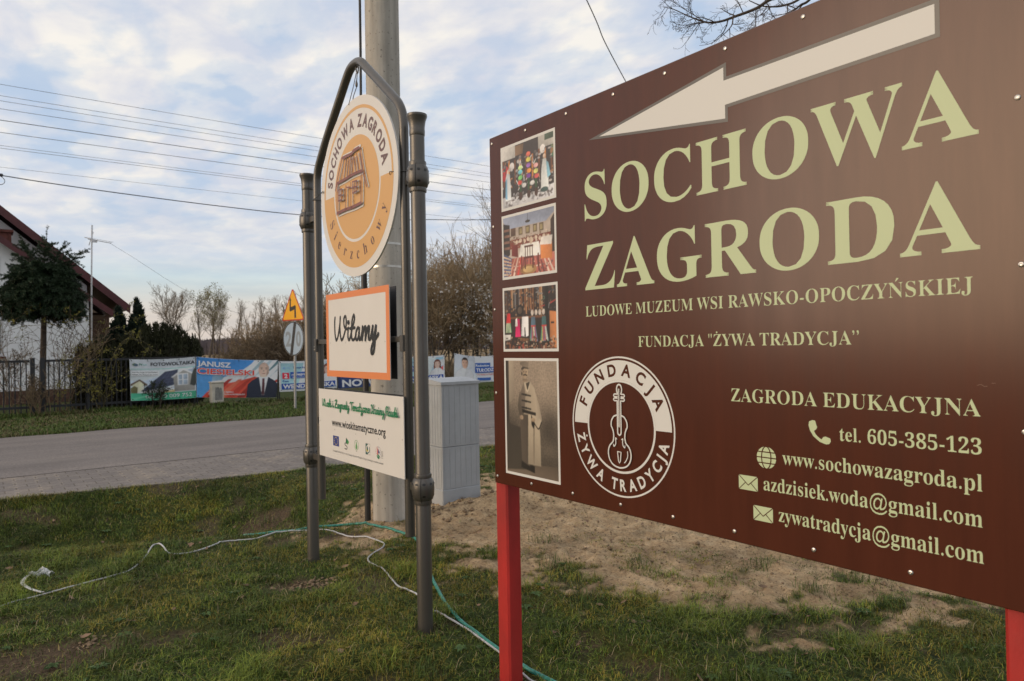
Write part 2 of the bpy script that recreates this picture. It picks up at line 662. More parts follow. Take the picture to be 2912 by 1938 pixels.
def sstep(a, b, x):
    t = np.clip((x - a) / (b - a), 0, 1)
    return t * t * (3 - 2 * t)


# ------------------------------------------------------------------ ground
def near_edge(X):           # near edge of the road
    return 8.05 + 0.45 * np.clip((3.4 - np.asarray(X, float)) / 3.4, 0, 1.2) ** 1.4


ROAD_FAR = 14.45
PAVE_FAR = 9.85
# outline of the bare sand under and behind the brown board (x, y)
SAND = [(2.15, 5.75), (2.5, 4.62), (2.5, 4.0), (2.55, 3.35), (2.9, 2.7), (3.5, 2.1), (4.3, 1.5), (6.2, 0.6), (7.8, 2.2), (6.6, 5.0), (4.6, 6.2), (3.3, 6.3), (2.6, 6.0)]


def sand_mask(X, Y):
    X, Y = np.asarray(X, float), np.asarray(Y, float)
    d = np.full(X.shape, 1e9)
    inside = np.zeros(X.shape, bool)
    n = len(SAND)
    for i in range(n):
        (x0, y0), (x1, y1) = SAND[i], SAND[(i + 1) % n]
        t = np.clip(((X - x0) * (x1 - x0) + (Y - y0) * (y1 - y0)) / ((x1 - x0) ** 2 + (y1 - y0) ** 2), 0, 1)
        d = np.minimum(d, np.hypot(X - x0 - t * (x1 - x0), Y - y0 - t * (y1 - y0)))
        c = ((y0 > Y) != (y1 > Y)) & (X < (x1 - x0) * (Y - y0) / (y1 - y0 + 1e-12) + x0)
        inside ^= c
    sdist = np.where(inside, d, -d)
    q = sdist / 0.85 + (fbm(X * 2.1, Y * 2.1, 5) - .5) * 1.3 + (fbm(X * 6, Y * 6, 9, 3) - .5) * 1.7 + (fbm(X * 17, Y * 17, 14, 2) - .5) * .8
    return sstep(-.14, .16, q)


BARES = [(0.20, 4.02, .30), (0.45, 3.98, .16), (1.50, 4.25, .17), (1.62, 4.12, .12), (1.78, 5.15, .14), (2.15, 5.05, .2), (1.85, 2.49, .10), (1.775, 3.108, .085), (1.775, 4.59, .085), (0.0, 3.5, .3), (1.25, 6.9, .25), (2.2, 6.9, .3)]


def bare_mask(X, Y):
    m = np.zeros(np.shape(X))
    for x, y, r in BARES:
        d = np.hypot(X - x, Y - y) / r
        m = np.maximum(m, 1 - sstep(0.45, 1.2, d + (fbm(X * 6, Y * 6, 31, 3) - .5) * 1.3))
    m = np.maximum(m, 0.75 * sstep(.60, .72, fbm(X * 2.6, Y * 2.6, 77)))
    return m


def gz(X, Y, fine=True):
    X, Y = np.asarray(X, float), np.asarray(Y, float)
    crest = 6.0 - 0.33 * np.clip(X, -1.5, 2.0)
    ne = near_edge(X)
    t = np.clip((Y - crest) / (ne - 0.12 - crest), 0, 1)
    prof = np.where(t < 0.36, sstep(0, 0.36, t), 1 - sstep(0.30, 1.0, t) * 1.0)
    prof = np.where(t < 0.36, sstep(0, 0.36, t), 1 - np.clip((t - 0.36) / 0.64, 0, 1) ** 1.15)
    fade = 1 - sstep(1.7, 3.0, X)
    z = -0.50 * prof * fade
    z = z + 0.03 * (fbm(X * 0.6, Y * 0.6, 3) - 0.5) * sstep(0.2, 1.5, np.hypot(X, Y)) * (Y < 8)
    z = z + 0.11 * np.exp(-((X - 3.85) / 0.35) ** 2 - ((Y - 5.05) / 0.22) ** 2) + 0.05 * np.exp(-((X - 3.3) / 0.5) ** 2 - ((Y - 5.1) / 0.25) ** 2)
    z = z - 0.075 * (1 - sstep(2.35, 3.1, Y)) * (1 - sstep(1.9, 2.6, X))
    z = z - 0.012 * (Y > ne - 0.02)
    if fine:
        lump = np.where(Y < near_edge(X) - .02, 1.0, 0.15) * np.clip((9.5 - Y) / 1.0, 0.25, 1)
        sm = sand_mask(X, Y)
        z = z + lump * (0.030 * (fbm(X * 5, Y * 5, 21) - 0.5) + (0.018 + 0.045 * sm) * (fbm(X * 16, Y * 16, 22, 3) - 0.5))
        z = z - 0.02 * bare_mask(X, Y) * (Y < 7.9)
    on_road = (Y > ne) & (Y < ROAD_FAR)
    z = np.where(on_road, np.minimum(z, -0.02), z)
    # far verge and the fields beyond
    z = z + np.where(Y > ROAD_FAR, 0.04 * (fbm(X * 0.8, Y * 0.8, 41) - .3), 0)
    z = np.where(Y > 26, z - 0.35 * sstep(26, 45, Y), z)
    return z


def axis(lo, hi, step, far_lo, far_hi, grow=1.18):
    a = list(np.arange(lo, hi, step))
    s, x = step, a[-1]
    while x < far_hi:
        s *= grow
        x += s
        a.append(x)
    s, x, b = step, lo, []
    while x > far_lo:
        s *= grow
        x -= s
        b.append(x)
    return np.array(b[::-1] + a)


def build_ground():
    xs = axis(-0.9, 6.4, 0.035, -700, 1600)
    ys = axis(0.4, 8.7, 0.035, -60, 1600)
    X, Y = np.meshgrid(xs, ys)
    Z = gz(X, Y)
    nx, ny = len(xs), len(ys)
    V = np.stack([X, Y, Z], -1).reshape(-1, 3)
    i = np.arange(ny - 1)[:, None] * nx + np.arange(nx - 1)[None, :]
    F = np.stack([i, i + 1, i + nx + 1, i + nx], -1).reshape(-1, 4)
    m = bpy.data.materials.new('earth_and_turf')
    m.use_nodes = True
    t = NT(m.node_tree)
    b = t.n['Principled BSDF']
    b.inputs['Roughness'].default_value = 0.95
    b.inputs['Specular IOR Level'].default_value = 0.15
    tc = t.node('ShaderNodeTexCoord')
    a = t.node('ShaderNodeAttribute', attribute_name='cover')
    sep = t.node('ShaderNodeSeparateColor', {0: a.outputs['Color']})
    n1 = t.node('ShaderNodeTexNoise', {'Vector': tc.outputs['Object'], 'Scale': 9.0, 'Detail': 8.0, 'Roughness': 0.68})
    n2 = t.node('ShaderNodeTexNoise', {'Vector': tc.outputs['Object'], 'Scale': 55.0, 'Detail': 7.0, 'Roughness': 0.7})
    n3 = t.node('ShaderNodeTexNoise', {'Vector': tc.outputs['Object'], 'Scale': 2.3, 'Detail': 5.0, 'Roughness': 0.6})
    turf = t.ramp(n1.outputs[0], [(0.30, (0.018, 0.022, 0.008)), (0.45, (0.038, 0.052, 0.014)), (0.60, (0.060, 0.082, 0.020)), (0.74, (0.120, 0.096, 0.044))])
    moss = t.ramp(n3.outputs[0], [(0.50, 0.0), (0.66, 0.65)])
    turf = t.mix(moss, turf, (0.105, 0.092, 0.022))
    grain = t.ramp(n2.outputs[0], [(0.30, 0.45), (0.5, 1.0), (0.70, 1.5)])
    turf = t.mix(1.0, turf, grain, 'MULTIPLY')
    sand = t.ramp(n1.outputs[0], [(0.28, (0.16, 0.100, 0.054)), (0.40, (0.42, 0.290, 0.165)), (0.58, (0.56, 0.405, 0.24)), (0.8, (0.66, 0.50, 0.32))])
    g2 = t.ramp(n2.outputs[0], [(0.34, 0.30), (0.44, 0.92), (0.70, 1.25)])
    sand = t.mix(1.0, sand, g2, 'MULTIPLY')
    damp = t.ramp(n3.outputs[0], [(0.36, 0.62), (0.55, 1.0), (0.7, 1.08)])
    sand = t.mix(1.0, sand, damp, 'MULTIPLY')
    soil = t.ramp(n2.outputs[0], [(0.3, (0.040, 0.028, 0.018)), (0.7, (0.17, 0.12, 0.075))])
    field = t.ramp(n1.outputs[0], [(0.3, (0.20, 0.135, 0.07)), (0.7, (0.34, 0.25, 0.14))])
    col = t.mix(sep.outputs[1], turf, soil)
    col = t.mix(sep.outputs[0], col, sand)
    col = t.mix(sep.outputs[2], col, field)
    t.l.new(col, b.inputs['Base Color'])
    hmix = t.math('ADD', n1.outputs[0], t.math('MULTIPLY', n2.outputs[0], 0.6))
    bp = t.node('ShaderNodeBump', {'Height': hmix, 'Strength': 0.9, 'Distance': 0.035})
    t.l.new(bp.outputs[0], b.inputs['Normal'])
    o = mesh('ground', V, F, m, smooth=True)
    o['kind'] = 'structure'
    at = o.data.attributes.new('cover', 'FLOAT_COLOR', 'POINT')
    x, y = V[:, 0], V[:, 1]
    sm = sand_mask(x, y)
    bm = bare_mask(x, y) * (y < 12) + 0.5 * sstep(.52, .66, fbm(x * .5, y * .5, 55)) * (y > ROAD_FAR)
    bm = np.maximum(bm, np.exp(-((y - ROAD_FAR - .1) / .35) ** 2) * 0.6 * (y > ROAD_FAR))
    fl = sstep(24, 30, y)
    C = np.stack([sm, np.clip(bm, 0, 1), fl, np.ones_like(sm)], -1)
    at.data.foreach_set('color', C.astype(np.float32).ravel())
    return o


build_ground()


def ribbon(name, lo, hi, z, mat, x0=-60.0, x1=260.0, n=160, crown=0.0):
    xs = np.concatenate([np.linspace(x0, -3, 12), np.linspace(-2.5, 8, 60), np.geomspace(8.5, x1, 30)])
    V, F = [], []
    K = 6
    for x in xs:
        a, b = float(lo(x)), float(hi(x))
        for k in range(K + 1):
            y = a + (b - a) * k / K
            V.append((x, y, z + crown * math.sin(PI * k / K)))
    for i in range(len(xs) - 1):
        for k in range(K):
            p = i * (K + 1) + k
            F.append((p, p + K + 1, p + K + 2, p + 1))
    o = mesh(name, V, F, mat)
    o['kind'] = 'structure'
    return o


def asphalt_mat():
    m = bpy.data.materials.new('worn_asphalt')
    m.use_nodes = True
    t = NT(m.node_tree)
    b = t.n['Principled BSDF']
    b.inputs['Roughness'].default_value = 0.85
    b.inputs['Specular IOR Level'].default_value = 0.3
    tc = t.node('ShaderNodeTexCoord')
    n1 = t.node('ShaderNodeTexNoise', {'Vector': tc.outputs['Object'], 'Scale': 45.0, 'Detail': 8.0, 'Roughness': 0.75})
    mp = t.node('ShaderNodeMapping', {'Vector': tc.outputs['Object'], 'Scale': (0.25, 1.2, 1)})
    n2 = t.node('ShaderNodeTexNoise', {'Vector': mp.outputs[0], 'Scale': 1.3, 'Detail': 5.0, 'Roughness': 0.6})
    c = t.ramp(n2.outputs[0], [(0.3, (0.135, 0.118, 0.108)), (0.5, (0.175, 0.153, 0.141)), (0.7, (0.212, 0.184, 0.165))])
    g = t.ramp(n1.outputs[0], [(0.32, 0.62), (0.5, 1.0), (0.66, 1.4)])
    vor = t.node('ShaderNodeTexVoronoi', {'Vector': tc.outputs['Object'], 'Scale': 0.22}, feature='DISTANCE_TO_EDGE')
    nw = t.node('ShaderNodeTexNoise', {'Vector': tc.outputs['Object'], 'Scale': 3.0, 'Detail': 4.0})
    crack = t.ramp(t.math('ADD', vor.outputs['Distance'], t.math('MULTIPLY', nw.outputs[0], 0.05)), [(0.020, 0.90), (0.028, 1.0)])
    col = t.mix(1.0, t.mix(1.0, c, g, 'MULTIPLY'), crack, 'MULTIPLY')
    t.l.new(col, b.inputs['Base Color'])
    bp = t.node('ShaderNodeBump', {'Height': n1.outputs[0], 'Strength': 0.5, 'Distance': 0.006})
    t.l.new(bp.outputs[0], b.inputs['Normal'])
    return m


def paver_mat():
    m = bpy.data.materials.new('grey_concrete_pavers')
    m.use_nodes = True
    t = NT(m.node_tree)
    b = t.n['Principled BSDF']
    b.inputs['Roughness'].default_value = 0.85
    tc = t.node('ShaderNodeTexCoord')
    br = t.node('ShaderNodeTexBrick', {'Vector': tc.outputs['Object'], 'Color1': (0.150, 0.130, 0.118, 1), 'Color2': (0.198, 0.172, 0.153, 1), 'Mortar': (0.085, 0.068, 0.05, 1), 'Scale': 1.0, 'Mortar Size': 0.006, 'Brick Width': 0.2, 'Row Height': 0.165, 'Mortar Smooth': 0.2})
    n1 = t.node('ShaderNodeTexNoise', {'Vector': tc.outputs['Object'], 'Scale': 30.0, 'Detail': 8.0, 'Roughness': 0.7})
    n2 = t.node('ShaderNodeTexNoise', {'Vector': tc.outputs['Object'], 'Scale': 1.6, 'Detail': 5.0, 'Roughness': 0.65})
    g = t.ramp(n1.outputs[0], [(0.3, 0.7), (0.7, 1.3)])
    col = t.mix(1.0, br.outputs[0], g, 'MULTIPLY')
    # pale sand in the corners of the joints
    vx = t.node('ShaderNodeSeparateXYZ', {0: tc.outputs['Object']})
    fx = t.math('ABSOLUTE', t.math('SUBTRACT', t.math('FRACT', t.math('DIVIDE', vx.outputs[0], 0.2)), 0.5))
    fy = t.math('ABSOLUTE', t.math('SUBTRACT', t.math('FRACT', t.math('DIVIDE', vx.outputs[1], 0.165)), 0.5))
    dot = t.math('MULTIPLY', t.math('LESS_THAN', fx, 0.10), t.math('GREATER_THAN', fy, 0.36))
    dot = t.math('MULTIPLY', dot, t.ramp(n2.outputs[0], [(0.42, 0.1), (0.6, 0.75)]))
    col = t.mix(dot, col, (0.36, 0.30, 0.23))
    sandy = t.ramp(n2.outputs[0], [(0.50, 0.0), (0.74, 0.6)])
    col = t.mix(sandy, col, (0.29, 0.235, 0.175))
    t.l.new(col, b.inputs['Base Color'])
    bp = t.node('ShaderNodeBump', {'Height': br.outputs['Fac'], 'Strength': 0.4, 'Distance': -0.006})
    t.l.new(bp.outputs[0], b.inputs['Normal'])
    return m


ribbon('road', lambda x: PAVE_FAR, lambda x: ROAD_FAR + 0.12 * math.sin(x * 0.9) + .05 * math.sin(x * 3.7), 0.004, asphalt_mat(), crown=0.03)
ribbon('pavement', lambda x: near_edge(x), lambda x: PAVE_FAR + 0.002, 0.0, paver_mat())
kerb_m = M('weathered_kerb', (0.20, 0.17, 0.14), 0.9, var=0.35, scale=9, bump=0.4)
g = Geo()
kx = np.arange(-3.0, 22.0, 1.0)
for x in kx:
    a, b = float(near_edge(x)), float(near_edge(x + 0.985))
    g.add([(x, a - .075, -.12), (x, a - .005, -.12), (x, a - .005, .012), (x, a - .075, .012), (x + .985, b - .075, -.12), (x + .985, b - .005, -.12), (x + .985, b - .005, .012), (x + .985, b - .075, .012)],
          [(0, 1, 2, 3), (7, 6, 5, 4), (3, 2, 6, 7), (0, 3, 7, 4), (1, 5, 6, 2), (0, 4, 5, 1)])
o = g.build('kerb', kerb_m)
o['kind'] = 'structure'

# ------------------------------------------------------------------ the brown direction board
BX = 1.7909
white_print = M('white_vinyl', (0.63, 0.625, 0.60), 0.42, spec=.3)
black_print = M('black_vinyl', (0.012, 0.012, 0.013), 0.4)


def brown_board():
    t = top('direction_board', 'large brown board with a white arrow and pale green lettering on red posts', 'sign board', (BX, 1.52, 0))
    brown = M('brown_vinyl', (0.073, 0.0215, 0.0125), 0.19, var=0.12, scale=6, spec=0.31, stretch=(1, 3, .35))
    cream = M('pale_green_vinyl', (0.49, 0.565, 0.345), 0.42, spec=.3)
    grey = M('grey_vinyl', (0.085, 0.080, 0.075), 0.35)
    red = M('red_paint', (0.37, 0.022, 0.020), 0.45, var=0.22, scale=7, bump=0.12, bscale=60, stretch=(1, 1, .4))
    steel = M('zinc_screw', (0.55, 0.53, 0.50), 0.3, metal=0.9)
    g = Geo()
    g.box(BX, BX + 0.018, 0.520, 2.507, 0.8115, 2.3115, 0.0025)
    g.build('panel', brown, t)
    for y0 in (2.450, 0.517):
        g = Geo()
        g.box(BX + 0.0195, BX + 0.0955, y0, y0 + 0.083, -0.35, 2.28, 0.008)
        g.build('post', red, t, smooth=False)
    for z in (0.84, 1.54, 2.22):
        g = Geo()
        g.box(BX + 0.0195, BX + 0.0595, 0.603, 2.447, z, z + 0.04, 0.003)
        g.build('rail', red, t)
    P = facing_west(BX)
    # arrow
    f = Flat(P, [grey, white_print])
    f.poly([(-1.880, 2.1535), (-1.283, 2.2425), (-1.283, 2.1995), (-0.697, 2.2005), (-0.697, 2.1085), (-1.280, 2.1065), (-1.280, 2.0635)], 0)
    f.poly([(-1.825, 2.1535), (-1.293, 2.2300), (-1.293, 2.1900), (-0.708, 2.1890), (-0.708, 2.1190), (-1.2895, 2.1165), (-1.2895, 2.0755)], 1)
    f.build('arrow', t)
    # lettering, one part for each line
    big, sm = (-0.013, 0.0, 0.013), (-0.009, 0.009)
    for args in (
            ('SOCHOWA', -1.908, -0.622, 1.8650, 0.1600, 0, 'serif', -0.009, big),
            ('ZAGRODA', -1.912, -0.624, 1.6065, 0.1605, 0, 'serif', -0.009, big),
            ('LUDOWE MUZEUM WSI RAWSKO-OPOCZYŃSKIEJ', -1.912, -0.640, 1.5085, 0.0365, 0, 'serif', -0.011, sm),
            ('FUNDACJA "ŻYWA TRADYCJA”', -1.655, -0.901, 1.3950, 0.0350, 0, 'serif', -0.011, sm),
            ('ZAGRODA EDUKACYJNA', -1.288, -0.630, 1.2300, 0.0375, 0, 'serif', -0.011, sm),
            ('tel. 605-385-123', -0.957, -0.630, 1.1445, 0.0345, 0, 'serif', -0.008, sm),
            ('www.sochowazagroda.pl', -1.123, -0.630, 1.0620, 0.0375, 0, 'serif', -0.008, sm),
            ('azdzisiek.woda@gmail.com', -1.184, -0.631, 0.9810, 0.0385, 0, 'serif', -0.008, sm),
            ('zywatradycja@gmail.com', -1.138, -0.630, 0.9000, 0.0385, 0, 'serif', -0.008, sm),
    ):
        f = Flat(P, [cream])
        f.text(*args)
        f.build('lettering', t)
    # phone handset
    f = Flat(P, [cream])
    ph = [(-1.043, 1.178), (-1.041, 1.188), (-1.032, 1.1925), (-1.024, 1.1915), (-1.0185, 1.1745), (-1.021, 1.1685), (-1.0275, 1.1640), (-1.0225, 1.1545), (-1.0135, 1.1465), (-1.0065, 1.1425), (-1.0020, 1.1490), (-0.9960, 1.1515), (-0.9825, 1.1475), (-0.9810, 1.1395), (-0.9850, 1.1325), (-0.9945, 1.1305), (-1.0120, 1.1360), (-1.0290, 1.1490), (-1.0390, 1.1640)]
    f.poly(ph, 0)
    f.build('phone_symbol', t)
    # globe
    f = Flat(P, [cream, brown])
    ca, cb, R = -1.1735, 1.0745, 0.0315
    f.ell(ca, cb, R * 0.98, R, 0, 40)
    w = 0.0032
    f.rect(ca - R, ca + R, cb - w / 2, cb + w / 2, 1)
    f.rect(ca - R, ca + R, cb + R * .5 - w / 2, cb + R * .5 + w / 2, 1)
    f.rect(ca - R, ca + R, cb - R * .5 - w / 2, cb - R * .5 + w / 2, 1)
    arcp = [(ca + R * 0.48 * math.cos(q), cb + R * 1.02 * math.sin(q)) for q in np.linspace(PI / 2, 3 * PI / 2, 13)]
    f.stroke(arcp, w, 1, sm=1)
    f.stroke([(2 * ca - a, b) for a, b in arcp], w, 1, sm=1)
    f.build('globe_symbol', t)
    for a0, a1, b0, b1 in ((-1.2665, -1.2030, 0.9725, 1.0148), (-1.2190, -1.1560, 0.8900, 0.9325)):
        f = Flat(P, [cream, brown])
        f.rect(a0, a1, b0, b1, 0)
        m = (a0 + a1) / 2
        q = b0 + (b1 - b0) * 0.36
        f.stroke([(a0, b1), (m - .004, q + .003), (m, q), (m + .004, q + .003), (a1, b1)], 0.0026, 1, sm=2)
        f.stroke([(a0, b0), (a0 + (a1 - a0) * .36, b0 + (b1 - b0) * .52)], 0.0022, 1)
        f.stroke([(a1, b0), (a1 - (a1 - a0) * .36, b0 + (b1 - b0) * .52)], 0.0022, 1)
        f.build('envelope_symbol', t)
    # round emblem with the violin
    f = Flat(P, [white_print, brown])
    ca, cb = -1.7485, 1.1157
    f.ring(ca, cb, 0.2405, 0.2465, 0, n=96)
    f.ring(ca, cb, 0.1560, 0.1640, 0, n=80)
    f.ring(ca, cb, 0.1642, 0.2330, 0, 0, 180, n=60)
    f.arc('FUNDACJA', ca, cb, 0.1795, 0.0420, 160, 20, 1, offset=0.034, wide=1.0)
    f.arc('ŻYWA TRADYCJA', ca, cb, 0.2240, 0.0400, 190, 350, 0, inward=True, offset=0.030, wide=0.84)
    L = 0.0056
    x = ca

    def both(pts, w=L):
        f.stroke([(x + a, b) for a, b in pts], w, 0)
        f.stroke([(x - a, b) for a, b in pts], w, 0)
    both([(0, 1.2640), (-.008, 1.2600), (-.0125, 1.2480), (-.0105, 1.2360), (-.008, 1.2310)])
    for zc in (1.2250, 1.2110):
        both([(-.0095, zc + .0045), (-.022, zc + .0045), (-.0265, zc), (-.022, zc - .0045), (-.0095, zc - .0045)], .0048)
    both([(-.0085, 1.2060), (-.0085, 1.1600), (-.0085, 1.1100), (-.0075, 1.0920), (0, 1.0860)])
    f.stroke([(x - .002, 1.2480), (x - .0025, 1.2300), (x - .002, 1.1150)], .0032, 0, sm=3)
    f.stroke([(x + .0025, 1.2480), (x + .002, 1.2300), (x + .002, 1.1150)], .0026, 0, sm=3)
    both([(-.011, 1.1560), (-.026, 1.1500), (-.037, 1.1340), (-.0385, 1.1170), (-.034, 1.1090), (-.0285, 1.0960), (-.0270, 1.0800), (-.0300, 1.0640), (-.0355, 1.0570), (-.0470, 1.0460), (-.0545, 1.0270), (-.0520, 1.0040), (-.0400, 0.9860), (-.0220, 0.9760), (0, 0.9720)])
    both([(-.0120, 1.0720), (-.0180, 1.0750), (-.0165, 1.0640), (-.0185, 1.0520), (-.0260, 1.0450), (-.0280, 1.0520)], .0042)
    f.stroke([(x - .0085, 1.0280), (x + .0085, 1.0280), (x + .0045, 0.9960), (x, 0.9890), (x - .0045, 0.9960), (x - .0085, 1.0280)], .0046, 0, sm=1)
    f.stroke([(x + .0395, 1.0330), (x + .0400, 1.0160), (x + .0310, 0.9990), (x + .0250, 0.9930)], .0038, 0)
    f.build('violin_emblem', t)
    f = Flat(P, [M('scratched_vinyl', (.16, .09, .065), .5)])
    f.stroke([(-.636, 1.300), (-.628, 1.302), (-.622, 1.298), (-.616, 1.299)], .0012, 0, sm=3)
    f.stroke([(-.607, 1.3055), (-.600, 1.3060)], .0012, 0)
    f.build('scratches', t)
    photo_prints(t, P)
    # screws round the rim
    g = Geo()
    prof = [(0.0062, 0.0), (0.0062, 0.0010), (0.0050, 0.0026), (0.0026, 0.0032), (0.0022, 0.0018), (0.0004, 0.0016)]
    V, F, n = [], [], 14
    for r, h in prof:
        for k in range(n):
            V.append((-h, r * math.cos(2 * PI * k / n), r * math.sin(2 * PI * k / n)))
    for i in range(len(prof) - 1):
        for k in range(n):
            F.append((i * n + k, (i + 1) * n + k, (i + 1) * n + (k + 1) % n, i * n + (k + 1) % n))
    spots = [(y, z) for y in (2.487, 2.252, 2.002, 1.752, 1.518, 1.285, 1.035, 0.787) for z in (2.284, 0.8425)]
    spots += [(y, z) for y in (2.487, 0.547) for z in (1.923, 1.563, 1.2025)] + [(0.547, 2.284), (0.547, .8425)]
    first = None
    for y, z in spots:
        loc = (-0.0003, y - 1.52, z)
        if first is None:
            first = mesh('screw', np.array(V) + ORG[t], F, steel, t)
            first.location = loc
        else:
            copy_obj(first, t, loc)


def photo_prints(t, P):
    rnd = random.Random(4)
    pm = M('photo_paper_print', (.5, .5, .5), .38, attr='tint')

    def c(r, g, b):
        return tuple(v * 1.05 for v in lin(r, g, b))

    def busy(n_, cols, u0=0, u1=1, v0=0, v1=1, s0=.006, s1=.03):
        for _ in range(n_):
            E(rnd.uniform(u0, u1), rnd.uniform(v0, v1), rnd.uniform(s0, s1), rnd.uniform(s0, s1), c(*rnd.choice(cols)))
    boxes = [(-2.424, -2.067, 1.977, 2.2495), (-2.425, -2.070, 1.686, 1.9575), (-2.427, -2.068, 1.381, 1.651), (-2.425, -2.071, 0.8640, 1.3535)]
    for n, (a0, a1, b0, b1) in enumerate(boxes):
        f = Flat(P, [white_print])
        f.rect(a0, a1, b0, b1, 0)
        pr = f.build('photo_print', t)
        bd = 0.011
        x0, x1, y0, y1 = a0 + bd, a1 - bd, b0 + bd, b1 - bd
        f = Canvas(x0, x1, y0, y1, 400, seed=20 + n, shade=.22, grain=.20 if n == 3 else .55)
        X = lambda u: x0 + (x1 - x0) * u
        Y = lambda v: y0 + (y1 - y0) * v
        R = lambda u0, u1, v0, v1, m: f.rect(X(u0), X(u1), Y(v0), Y(v1), m)
        Q = lambda pts, m: f.poly([(X(u), Y(v)) for u, v in pts], m)
        E = lambda u, v, ru, rv, m, k=12: f.ell(X(u), Y(v), ru * (x1 - x0), rv * (y1 - y0), m, k)
        ST = lambda pts, w, m: f.stroke([(X(u), Y(v)) for u, v in pts], w, m, sm=3, capn=6, lift=.0001)
        if n == 0:      # home altar with paper flowers between two figurines
            R(0, 1, 0, 1, c(58, 52, 52))
            R(0, .27, .8, 1, c(190, 188, 184))
            R(.72, 1, .8, 1, c(176, 172, 166))
            Q([(.27, .82), (.42, .82), (.44, .98), (.27, .98)], c(120, 96, 74))
            R(.84, 1, .9, 1, c(70, 84, 70))
            for k in range(9):
                u = .02 + k * .115 + rnd.uniform(-.01, .01)
                R(u, u + .03, .36, .80 - .02 * (k % 3), c(186, 122, 66) if k % 2 else c(110, 70, 48))
            Q([(0, 0), (1, 0), (1, .20), (.7, .15), (.4, .14), (0, .18)], c(196, 196, 200))
            busy(90, [(205, 205, 208), (150, 150, 154), (110, 104, 104)], .05, .95, .02, .2)
            E(.06, .58, .08, .13, c(176, 52, 56))
            E(.20, .66, .05, .07, c(205, 200, 200))
            E(.80, .78, .05, .07, c(214, 210, 208))
            E(.97, .70, .04, .10, c(70, 116, 84))
            busy(160, [(120, 116, 116), (90, 84, 82), (60, 54, 52), (176, 170, 168), (150, 110, 80)], 0, 1, .1, .78)
            for k in range(26):
                u, v = .30 + rnd.random() * .45, .25 + rnd.random() * .45
                ST([(u, v), (u + rnd.uniform(-.07, .07), v + rnd.uniform(.03, .10))], .004, c(*rnd.choice([(205, 203, 205), (150, 150, 152), (90, 88, 90), (176, 140, 110)])))
            for u in (.37, .53, .67):
                R(u - .02, u + .02, .1, .62, c(52, 80, 54))
                E(u, .14, .035, .07, c(74, 52, 44))
            for u, v, col in [(.53, .78, (214, 110, 92)), (.53, .69, (205, 196, 90)), (.53, .60, (150, 104, 176)), (.54, .51, (222, 146, 66)), (.53, .43, (118, 62, 150)), (.37, .60, (190, 214, 150)), (.37, .53, (110, 190, 205)), (.37, .44, (120, 190, 110)), (.36, .36, (196, 70, 60)), (.67, .56, (222, 170, 170)), (.67, .47, (206, 206, 120)), (.68, .39, (196, 86, 86)), (.44, .30, (205, 205, 205)), (.60, .30, (205, 205, 205))]:
                E(u, v, .042, .036, c(*col), 9)
            Q([(.06, .12), (.18, .12), (.17, .38), (.15, .56), (.10, .60), (.07, .50)], c(198, 204, 208))
            Q([(.06, .16), (.10, .14), (.10, .50), (.07, .46)], c(112, 160, 190))
            Q([(.76, .16), (.90, .16), (.90, .42), (.86, .62), (.80, .62), (.77, .44)], c(204, 208, 208))
            Q([(.88, .30), (.94, .34), (.90, .54), (.86, .58)], c(128, 176, 196))
            E(.12, .60, .024, .036, c(205, 180, 160))
            E(.83, .66, .024, .036, c(205, 180, 160))
            E(.82, .14, .07, .04, c(62, 84, 82))
        elif n == 1:    # old cottage room with a laid table
            R(0, 1, 0, 1, c(176, 162, 150))
            Q([(0, 1), (1, 1), (1, .92), (.85, .80), (.12, .80), (0, .93)], c(140, 148, 168))
            Q([(0, .45), (1, .45), (.98, .62), (0, .60)], c(120, 60, 48))
            busy(110, [(150, 120, 100), (190, 176, 160), (96, 60, 50), (120, 96, 76)], 0, 1, .46, .66, .005, .02)
            for k in range(9):
                E(.28 + k * .075, .55 + .02 * (k % 2), .028, .034, c(196, 178, 160), 8)
            for u in (.22, .36, .50, .64, .76):
                R(u - .04, u + .04, .66, .79, c(92, 78, 58))
                R(u - .025, u + .025, .68, .77, c(146, 132, 96))
            Q([(0, .30), (.14, .36), (.14, .86), (0, .90)], c(48, 42, 40))
            for k in range(4):
                R(.02, .13, .46 + k * .1, .50 + k * .1, c(126, 92, 78))
            Q([(.16, .66), (.26, .68), (.26, .80), (.16, .80)], c(88, 66, 54))
            Q([(.92, .1), (1, .08), (1, .9), (.93, .8)], c(52, 36, 30))
            R(0, 1, 0, .30, c(170, 96, 84))
            for k in range(12):
                u = .02 + k * .085
                Q([(u, 0), (u + .035, 0), (u * .7 + .18, .30), (u * .7 + .16, .30)], c(*rnd.choice([(214, 190, 176), (188, 60, 54), (205, 150, 130), (120, 60, 60)])))
            Q([(.0, .0), (.15, .02), (.17, .30), (0, .40)], c(86, 96, 128))
            for k in range(6):
                Q([(0, .03 + k * .06), (.16, .02 + k * .05), (.16, .035 + k * .05), (0, .055 + k * .06)], c(206, 180, 150))
            busy(90, [(196, 150, 130), (140, 70, 62), (110, 84, 80), (214, 196, 180)], 0, 1, 0, .28, .005, .02)
            E(.50, .08, .16, .08, c(150, 112, 72))
            E(.50, .08, .10, .05, c(190, 160, 110))
            Q([(.17, .34), (.30, .30), (.30, .52), (.18, .52)], c(112, 44, 40))
            Q([(.74, .22), (.95, .20), (.95, .46), (.74, .46)], c(200, 124, 68))
            Q([(.72, .44), (.94, .42), (.96, .56), (.76, .56)], c(212, 206, 200))
            Q([(.32, .30), (.73, .28), (.71, .50), (.36, .50)], c(226, 224, 218))
            for u in (.36, .68):
                R(u, u + .025, .10, .32, c(96, 44, 34))
            for u in (.44, .485, .53, .575):
                R(u, u + .014, .28, .46, c(82, 40, 32))
            R(.43, .60, .44, .47, c(82, 40, 32))
